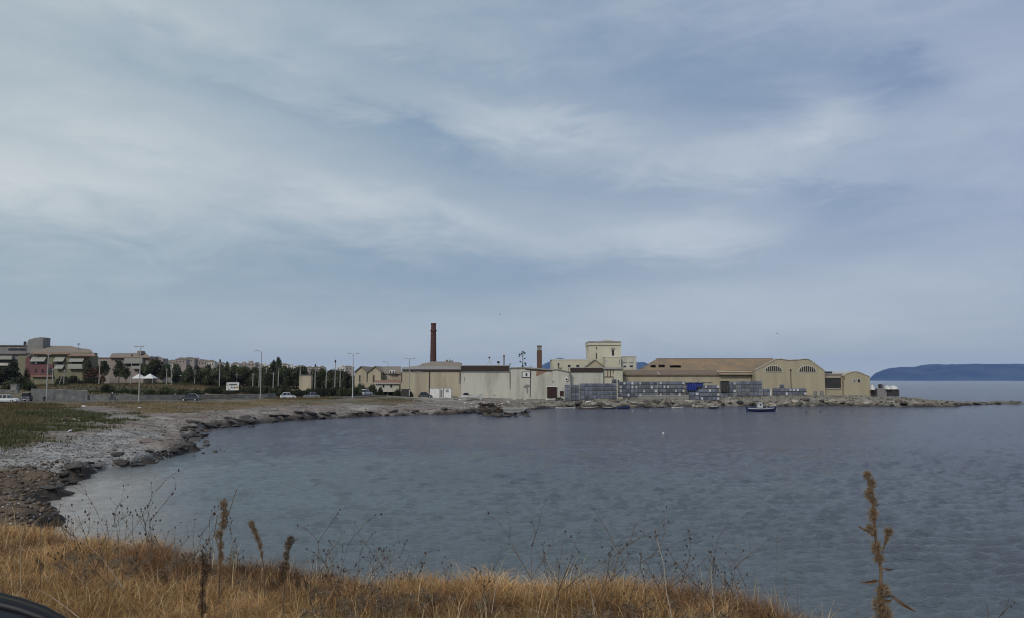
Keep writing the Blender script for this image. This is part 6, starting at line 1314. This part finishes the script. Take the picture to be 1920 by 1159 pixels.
col = np.where((fbm(x, y+30, 3, .9)+.25*fbm(x, y, 2, 6.) > .22)[:, None], col*np.array([.55, .48, .55]), col)
lean = np.abs(g_.normal(size=n))*1.5+.2
blades('dry_grass', x, y, z, h, wd, col, lean, 2, straw_m)
x, y, a, r_ = sector(9000, -38, 26, 4, 13.5, 5); edge = np.interp(a, _ph, _pr); keep = r_ < edge+.5; x, y = x[keep], y[keep]; n = len(x)
blades('tall_straw', x, y, H(x, y), .14+.30*g_.random(n)**2.2, .003+.002*g_.random(n), np.array([(.60, .46, .26)])*(.5+.7*g_.random(n))[:, None], .1+.7*g_.random(n), 6, straw_m, bend=.15)
# green bank and verge on the far side of the near shore
def scatter(n, xr, yr, seed, cond):
    r = np.random.default_rng(seed); x = xr[0]+(xr[1]-xr[0])*r.random(n); y = yr[0]+(yr[1]-yr[0])*r.random(n); k_ = cond(x, y); return x[k_], y[k_]
def bankc(x, y):
    q = x/y; return (pdist(BANK, x, y)+7*fbm(x, y, 4, .25) > 0) & (q > -.67)
x, y = scatter(190000, (-112, -24), (60, 170), 8, bankc); n = len(x); gc = fbm(x, y, 3, .09); gq = fbm(x, y, 3, .4)
col = np.where((gc+.4*gq > -.05)[:, None], np.array([(.085, .090, .036)]), np.array([(.15, .115, .055)]))*(.55+.8*g_.random(n))[:, None]
blades('bank_grass', x, y, H(x, y), (.18+.35*g_.random(n))*(1+.8*gq), .05+.06*g_.random(n), col, .3+.5*g_.random(n), 9, straw_m, three=False)
def roadfar(x, y):
    best = np.full(np.shape(x), 1e9)
    for a, b_ in zip(road_pts[:-1], road_pts[1:]):
        ex, ey = b_[0]-a[0], b_[1]-a[1]; t = np.clip(((x-a[0])*ex+(y-a[1])*ey)/(ex*ex+ey*ey), 0, 1); best = np.minimum(best, np.hypot(x-a[0]-t*ex, y-a[1]-t*ey))
    return best > 3.4
def vergec(x, y):
    q = x/y; return roadfar(x, y) & (pdist(STRAW, x, y)+6*fbm(x, y, 3, .2) > 0) & (q > -.66) & (fbm(x, y, 3, .08) > -.2)
x, y = scatter(90000, (-110, -5), (110, 215), 10, vergec); n = len(x); gq = fbm(x, y, 3, .2)
col = np.where((gq > .1)[:, None], np.array([(.095, .085, .040)]), np.array([(.22, .155, .07)]))*(.6+.7*g_.random(n))[:, None]
blades('verge_grass', x, y, H(x, y), .10+.2*g_.random(n), .06+.06*g_.random(n), col, .3+.6*g_.random(n), 11, straw_m, three=False)
def fieldc(x, y): return roadfar(x, y) & (coast_d(x, y) > 20) & (x/y > -.7) & (x/y < -.19) & (y > 180-(x/y+.2)*-20) & (fbm(x, y, 3, .05) > -.25)
x, y = scatter(60000, (-190, -40), (182, 262), 12, fieldc); n = len(x); gq = fbm(x, y, 3, .06)
col = np.where((gq > 0)[:, None], np.array([(.060, .066, .030)]), np.array([(.16, .12, .06)]))*(.6+.7*g_.random(n))[:, None]
blades('field_grass', x, y, H(x, y), .2+.4*g_.random(n), .12+.12*g_.random(n), col, .3+.5*g_.random(n), 13, straw_m, three=False)
# pebbles
def stones(name, x, y, s_, col, seed, mat):
    r = np.random.default_rng(seed); n = len(x); z = H(x, y); base = np.array([(1, 0, 0), (0, 1, 0), (-1, 0, 0), (0, -1, 0), (0, 0, .75), (0, 0, -.5)]); v = base[None]*(.7+.6*r.random((n, 6, 1)))*s_[:, None, None]*np.array([1, 1, .8]); th = r.random(n)*6.28; c_, q_ = np.cos(th)[:, None], np.sin(th)[:, None]
    v = np.stack([v[..., 0]*c_-v[..., 1]*q_, v[..., 0]*q_+v[..., 1]*c_, v[..., 2]], -1)+np.stack([x, y, z+s_*.2], 1)[:, None]; f0 = np.array([[0, 1, 4], [1, 2, 4], [2, 3, 4], [3, 0, 4], [1, 0, 5], [2, 1, 5], [3, 2, 5], [0, 3, 5]])
    f_ = (f0[None]+np.arange(n)[:, None, None]*6).reshape(-1); me = np_mesh(name, v.reshape(-1, 3), f_, 3, [mat], np.repeat(col, 6, 0)); o = bpy.data.objects.new(name, me); COL.objects.link(o); return tag(o, kind='stuff')
def pebc(x, y):
    return (pdist(PEB, x, y)+4*fbm(x, y, 3, .25) > 0) & (x/y > -.67)
x, y = scatter(90000, (-66, -20), (46, 105), 14, pebc); n = len(x); cc = np.where((fbm(x, y, 3, .25) > -.1)[:, None], np.array([(.37, .365, .355)]), np.array([(.28, .265, .245)]))*(.65+.6*g_.random(n))[:, None]
stones('pebbles', x, y, .03+.075*g_.random(n)**2, cc, 15, straw_m)
def shorec(x, y):
    d = coast_d(x, y); return (d > .5) & (d < 20) & (x/y > -.66) & (g_.random(len(x)) < np.exp(-d/7))
x, y = scatter(60000, (-70, 5), (36, 200), 16, shorec); n = len(x); cc = np.array([(.215, .195, .18)])*(.5+.9*g_.random(n))[:, None]
stones('shore_rubble', x, y, .05+.16*g_.random(n)**3, cc, 17, straw_m)
x, y = scatter(26000, (-46, -13), (30, 74), 26, lambda x, y: (coast_d(x, y) > .3) & (coast_d(x, y) < 22) & (pdist(PEB, x, y) < 0)); n = len(x); cc = np.array([(.15, .115, .085)])*(.4+1.0*g_.random(n))[:, None]
stones('near_rubble', x, y, .03+.16*g_.random(n)**3, cc, 27, straw_m)
x, y = scatter(26000, (-6, 120), (190, 238), 18, lambda x, y: (coast_d(x, y) > .3) & (coast_d(x, y) < 13) & (g_.random(len(x)) < .8)); n = len(x); cc = np.array([(.30, .27, .215)])*(.25+1.1*g_.random(n))[:, None]
stones('shore_gravel', x, y, .08+.28*g_.random(n)**2.5, cc, 19, straw_m)
# foam specks where the sea meets the near ledges
# ------------------------------------------------------------------ foreground plants
fz = [fuzz_mesh('fuzz_%d' % i, 420, .55, .035, 30+i, (.27, .19, .115), straw_m, up=.5) for i in range(3)]
fzg = [fuzz_mesh('dry_leaf_%d' % i, 60, .8, .07, 60+i, (.22, .18, .13), straw_m, up=.2) for i in range(3)]
fzd = [fuzz_mesh('dark_fuzz_%d' % i, 260, .45, .05, 40+i, (.13, .09, .06), straw_m, up=.3) for i in range(2)]
def head(parent, p, sx_, sz_, tilt=0.0, dark=False, name='seed_head'):
    o = bpy.data.objects.new(name, R.choice(fzd if dark else fz)); COL.objects.link(o); o.parent = parent; o.location = Vector(p)-parent_loc(parent); o.scale = (sx_, sx_, sz_); o.rotation_euler = (R.uniform(-.2, .2), tilt, R.uniform(0, 6)); return o
def stalk(name, pts, Y, rad, mat, label, cat='plant', group=None, hw=1.0, heads=(), twigs=(), leaves=(), dark=False):
    w = [P(u, v, Y) for u, v in pts]; t = thing(name, w[0], label, cat, group); k = Y/1500
    rs_ = [lerp(rad, rad*.45, i/(len(w)-1)) for i in range(len(w))]; m = MB().tube(w, rs_, 6)
    m.build('stem', mat, t)
    for a in twigs: MB().tube([P(u, v, Y+.02) for u, v in a], rad*.5, 5).build('twig', mat, t)
    for u, v, w_, h_, tl in heads: head(t, P(u, v, Y), w_*k*hw*(.88 if w_ > 6 else .62), h_*k*.8*(1+.35*(hw-1)), tl, dark)
    for (u0, v0), (u1, v1), w_ in leaves:
        a = P(u0, v0, Y); b_ = P(u1, v1, Y); d = (b_-a); nrm = Vector((-d.z, 0, d.x)).normalized()*w_*k*.5; mid = a.lerp(b_, .5)+Vector((0, -.01, -.004)); q = a.lerp(b_, .25)
        m = MB(); m.add([a, q+nrm+Vector((0, .004, 0)), mid+nrm*.9, b_, mid-nrm*.9, q-nrm-Vector((0, .004, 0)), mid+Vector((0, .012, 0))], [(0, 1, 6), (1, 2, 6), (2, 3, 6), (3, 4, 6), (4, 5, 6), (5, 0, 6)]); o = m.build('leaf', mat, t); o.modifiers.new('thick', 'SOLIDIFY').thickness = .0015
    return t
stalk('dead_thistle', [(1652, 1290), (1651, 1200), (1652, 1150), (1650, 1110), (1652, 1075), (1648, 1045), (1642, 1010), (1639, 975), (1637, 945), (1632, 915), (1626, 890)], 4.1, .0095, weed_tan, 'tall dead brown thistle with woolly heads standing before the water at right', hw=1.55,
      heads=[(1626, 892, 8, 10, -.2), (1634, 908, 8, 12, .2), (1630, 927, 9, 13, -.3), (1638, 940, 7, 10, .1), (1637, 966, 9, 17, .1), (1633, 994, 10, 12, -.5), (1643, 1028, 9, 16, .1), (1648, 1048, 9, 11, -.3), (1666, 998, 8, 11, .3), (1662, 1012, 6, 9, .2), (1655, 1110, 13, 16, 0), (1647, 1135, 11, 18, 0), (1660, 1150, 12, 18, 0), (1652, 1170, 16, 20, 0)],
      twigs=[[(1652, 1045), (1657, 1027), (1664, 1006), (1666, 994)], [(1640, 1005), (1625, 995), (1611, 988)], [(1651, 1120), (1672, 1117), (1690, 1130), (1716, 1147)]],
      leaves=[((1650, 1089), (1612, 1092), 8), ((1652, 1067), (1679, 1067), 4), ((1672, 1120), (1717, 1148), 6), ((1655, 1130), (1676, 1122), 7), ((1638, 947), (1648, 945), 3)])
stalk('woolly_spike', [(410, 1130), (412, 1060), (414, 1010), (419, 965), (421, 935)], 6.2, .006, weed_tan, 'dead plant with a shaggy upright spike, tallest at the left above the grass', heads=[(419, 948, 11, 15, .05), (421, 966, 12, 14, .1), (419, 984, 10, 13, 0), (411, 1004, 11, 13, .1), (414, 1024, 9, 14, 0), (414, 1045, 9, 14, 0)], twigs=[[(414, 1000), (428, 965), (438, 935), (444, 918)], [(412, 1040), (402, 1000), (408, 965)]])
stalk('woolly_spike', [(496, 1120), (494, 1060), (488, 1030), (480, 1000), (471, 978)], 6.2, .006, weed_tan, 'dead plant with a bent woolly head leaning left, in the middle of three', heads=[(472, 984, 9, 11, -.4), (477, 996, 9, 11, -.4), (483, 1010, 8, 11, -.3), (488, 1024, 7, 11, -.2), (491, 1040, 6, 10, 0)])
stalk('woolly_spike', [(530, 1160), (533, 1100), (537, 1060), (541, 1030), (545, 1010)], 6.0, .007, weed_tan, 'dead plant with a broad ragged brown head, right of the bent one', heads=[(545, 1012, 13, 10, .1), (540, 1024, 12, 12, 0), (537, 1042, 10, 13, 0), (533, 1062, 16, 14, 0), (530, 1080, 12, 14, 0)], twigs=[[(541, 1030), (552, 1014), (560, 1010)], [(541, 1030), (534, 1014)]], dark=True)
stalk('dark_weed', [(378, 1200), (379, 1120), (381, 1070), (380, 1030)], 6.0, .006, weed_dark, 'dark thick dead weed stem inside the grass, left of the shaggy spike', heads=[(382, 1048, 15, 16, 0), (386, 1068, 17, 14, 0), (381, 1090, 12, 16, 0), (379, 1115, 10, 16, 0), (380, 1140, 14, 18, 0)], dark=True)
for u, v, w_, lab in ((517, 1115, 26, 'grey-brown dead bush lump in the grass, below the broad ragged head'), (565, 1128, 22, 'dark dead bush lump with pale flecks in the grass'), (310, 1115, 20, 'small dark dead tuft low in the grass at left'), (715, 1145, 18, 'dark green-grey tuft at the bottom of the grass'), (812, 1150, 14, 'small grey tuft at the bottom right of the dark one'), (615, 1110, 14, 'reddish brown dead tuft in the grass'), (70, 1085, 18, 'grey dead tuft in the grass at far left'), (450, 1085, 16, 'brown dead tuft between the spikes')):
    q = HIT(u, min(v, 1200)); k = q.y/1500; t = thing('dead_tuft', q, lab, 'plant')
    for _ in range(4): head(t, q+Vector((R.uniform(-.5, .5)*w_*k, R.uniform(-.06, .06), .05+R.random()*.10)), w_*k*.32, w_*k*.36, R.uniform(-.4, .4), True, name='dry_clump')
stalk('bleached_stem', [(1262, 1170), (1256, 1140), (1250, 1115), (1247, 1085), (1245, 1060), (1238, 1035), (1232, 1012), (1229, 998)], 5.3, .0042, weed_pale, 'pale crooked stem with a dark tip standing alone over the water', heads=[(1229, 998, 4, 4, 0), (1230, 1006, 5, 5, 0), (1234, 1004, 3, 3, 0)], dark=True)
stalk('bleached_stem', [(1118, 1170), (1111, 1125), (1104, 1100), (1094, 1080), (1080, 1060)], 5.6, .004, weed_pale, 'pale short stem leaning left, left of the tall crooked one', heads=[(1079, 1061, 3.5, 3, 0)], dark=True)
stalk('bleached_stem', [(1340, 1180), (1338, 1145), (1336, 1110), (1334, 1085), (1333, 1058)], 5.2, .0036, weed_pale, 'pale straight stem among twiggy weeds near the end of the grass', heads=[(1336, 1120, 4, 5, 0)], dark=True)
stalk('bleached_stem', [(922, 1150), (928, 1110), (938, 1072)], 5.9, .0032, weed_pale, 'short pale straw leaning right in the middle of the grass edge')
stalk('bleached_stem', [(39, 1100), (38, 1050), (40, 1010), (40, 978)], 6.5, .0026, weed_pale, 'pale upright straw at the far left of the grass')
stalk('bleached_stem', [(75, 1110), (77, 1040), (76, 1000), (77, 968)], 7.0, .003, weed_tan, 'faint tan upright straw second from the left edge')
stalk('bleached_stem', [(232, 1105), (212, 1075), (185, 1040), (152, 1012)], 5.4, .0022, weed_pale, 'long straight straw lying slantwise across the grass at left')
stalk('bleached_stem', [(150, 1160), (125, 1140), (95, 1118), (70, 1105)], 4.4, .0020, weed_pale, 'pale straw slanting by the black car edge')
stalk('bleached_stem', [(1550, 1180), (1556, 1150), (1564, 1125)], 4.9, .0050, weed_pale, 'short pale blade at the bottom between grass and thistle')
for u, h_ in ((1456, 1000), (1472, 1020), (1494, 1050), (1607, 1130), (1503, 1090)): stalk('thin_straw', [(u+4, 1190), (u+1, 1120 if h_ < 1080 else 1150), (u, h_)], 5.0, .0016, weed_tan, 'faint thin straw standing over the water right of the grass', group='faint thin straws over the water')
# twiggy weeds along the edge
sm = MB().ball((0, 0, 0), 1, seg=7, rings=5).build('seed', weed_dark); seed_me = sm.data; bpy.data.objects.remove(sm)
def weed(u, vt, vb, Y, nb, label, grp, spread=.35, pale=False):
    a = P(u, vb, Y); base = Vector((a.x, Y, min(Hp(a.x, Y), a.z))); top = P(u+R.uniform(-10, 10), vt, Y); t = thing('dry_weed', base, label, 'weed', grp); L0 = (top-base).length; k = Y/1500; m = MB(); tips = []
    def br(p, d, ln, r_, lv):
        pts = [p]; q = p
        for i in range(4): d = (d+Vector((R.gauss(0, .13), R.gauss(0, .10), R.gauss(0, .06)))).normalized(); q = q+d*ln/4; pts.append(q)
        m.tube(pts, [r_*(1-.15*i) for i in range(5)], 4)
        if lv > 0:
            for i in range(R.randint(2, 3)): j = R.randint(1, 4); sd = R.choice((-1, 1)); br(pts[j], (d+Vector((sd*R.uniform(.3, .9), R.uniform(-.5, .5), R.uniform(-.1, .5)))).normalized(), ln*R.uniform(.3, .5), r_*.7, lv-1)
        tips.append((q, d))
    br(base, (top-base).normalized(), L0, .0034, 2)
    m.build('stem', weed_brown if not pale else weed_pale, t); R.shuffle(tips)
    for _ in range(2):
        o = bpy.data.objects.new('dry_leaves', R.choice(fzg)); COL.objects.link(o); o.parent = t; f_ = R.uniform(.15, .5); o.location = (top-base)*f_+Vector((R.uniform(-.06, .06), R.uniform(-.05, .05), 0)); o.scale = (.045, .045, .04); o.rotation_euler = (0, 0, R.uniform(0, 6))
    for q, d in tips[:nb]:
        o = bpy.data.objects.new('seed_head', seed_me); COL.objects.link(o); o.parent = t; o.location = q-base; s_ = R.uniform(.8, 1.6)*k; o.scale = (s_, s_, s_*R.uniform(1.1, 2.2)); o.rotation_euler = (R.uniform(-.6, .6), R.uniform(-.6, .6), 0)
WEED_L = [(125, 'at the left end of the grass edge'), (185, 'right of the white stones'), (250, 'left of the dark thick stem'), (320, 'midway to the shaggy spike'), (390, 'beside the shaggy spike'), (455, 'between shaggy spike and bent head'), (595, 'right of the ragged head'), (650, 'in the densest middle clump'), (720, 'right of the middle clump'), (800, 'left of the bare grass edge'), (905, 'by the short pale straw'), (1040, 'left of the short pale stem'), (1100, 'around the short pale stem'), (1180, 'left of the tall crooked stem'), (1280, 'right of the tall crooked stem'), (1340, 'around the straight pale stem'), (1405, 'at the right end of the grass')]
lw = [(112, 975), (124, 962), (138, 970), (150, 955), (162, 964), (170, 972), (184, 960), (196, 975), (208, 958), (222, 962), (236, 978), (248, 958), (262, 966), (277, 948), (287, 952), (302, 945), (318, 1000), (336, 985), (352, 995), (368, 972), (388, 1000), (398, 985), (432, 1000), (446, 1010), (458, 1030)]
for u, v in lw: weed(u, v, 1045, R.uniform(6.8, 8.2), 9, 'twiggy dry weed with dark seed heads '+near(u, WEED_L), 'twiggy weeds '+near(u, WEED_L))
mw = [(572, 1035), (590, 1042), (601, 1018), (618, 1020), (632, 1014), (645, 1025), (657, 1032), (668, 1040), (682, 1014), (696, 1046), (712, 1055), (726, 1060), (742, 1070), (765, 1076), (782, 1062), (800, 1078), (835, 1078), (898, 1060), (907, 1065)]
for u, v in mw: weed(u, v, 1105, R.uniform(6.0, 6.8), 7, 'twiggy dry weed with dark seed heads '+near(u, WEED_L), 'twiggy weeds '+near(u, WEED_L))
rw = [(1012, 988), (1036, 1022), (1055, 1050), (1065, 1058), (1088, 1032), (1112, 1038), (1122, 1060), (1140, 1036), (1165, 1050), (1192, 1045), (1208, 1038), (1262, 1050), (1282, 1064), (1296, 1068), (1310, 1075), (1322, 1058), (1352, 1055), (1366, 1064), (1378, 1080), (1402, 1095), (1418, 1100), (1284, 1095), (1160, 1080), (1100, 1085)]
for u, v in rw: weed(u, v, 1165, R.uniform(5.2, 5.8), 8, 'twiggy dry weed with dark seed heads '+near(u, WEED_L), 'twiggy weeds '+near(u, WEED_L))
weed(1830, 1118, 1215, 4.6, 6, 'small twiggy weed at the bottom right corner of the view', None)

# ------------------------------------------------------------------ edge of the car the view is taken from
Y = 1.05
t = thing('car', P(20, 1250, Y), 'black curved door edge of the car, in the bottom left corner', 'car')
cu = [(u_, v_+7) for u_, v_ in [(-160, 1076), (-90, 1086), (-40, 1095), (0, 1105), (40, 1115), (80, 1129), (110, 1145), (140, 1163), (175, 1190), (220, 1235)]]
def offc(c_, d_): return [P(u, v+d_, Y) for u, v in c_]
top = offc(cu, 8); MB().tube(top, .0055, 10).build('rubber_seal', rubber_seal, t, smooth=True); mid_ = [P(u-3, v+22, Y-.01) for u, v in cu]; MB().tube(mid_, .0075, 12).build('trim_strip', car_black, t, smooth=True)
m = MB(); vs = []
for j, (dv, dy_) in enumerate(((16, .02), (24, .0), (34, -.03), (60, -.06), (120, -.08), (300, -.09))): vs += [P(u, v+dv, Y+dy_) for u, v in cu]
nC = len(cu); m.add(vs, [(j*nC+i, (j+1)*nC+i, (j+1)*nC+i+1, j*nC+i+1) for j in range(5) for i in range(nC-1)]); o = m.build('door_panel', car_black, t, smooth=True); o.modifiers.new('thick', 'SOLIDIFY').thickness = .004
print('rocks', nrock, 'trees', ntree, 'crates', ncr, 'tris', sum(len(o.data.polygons) for o in S.objects if o.type == 'MESH'))
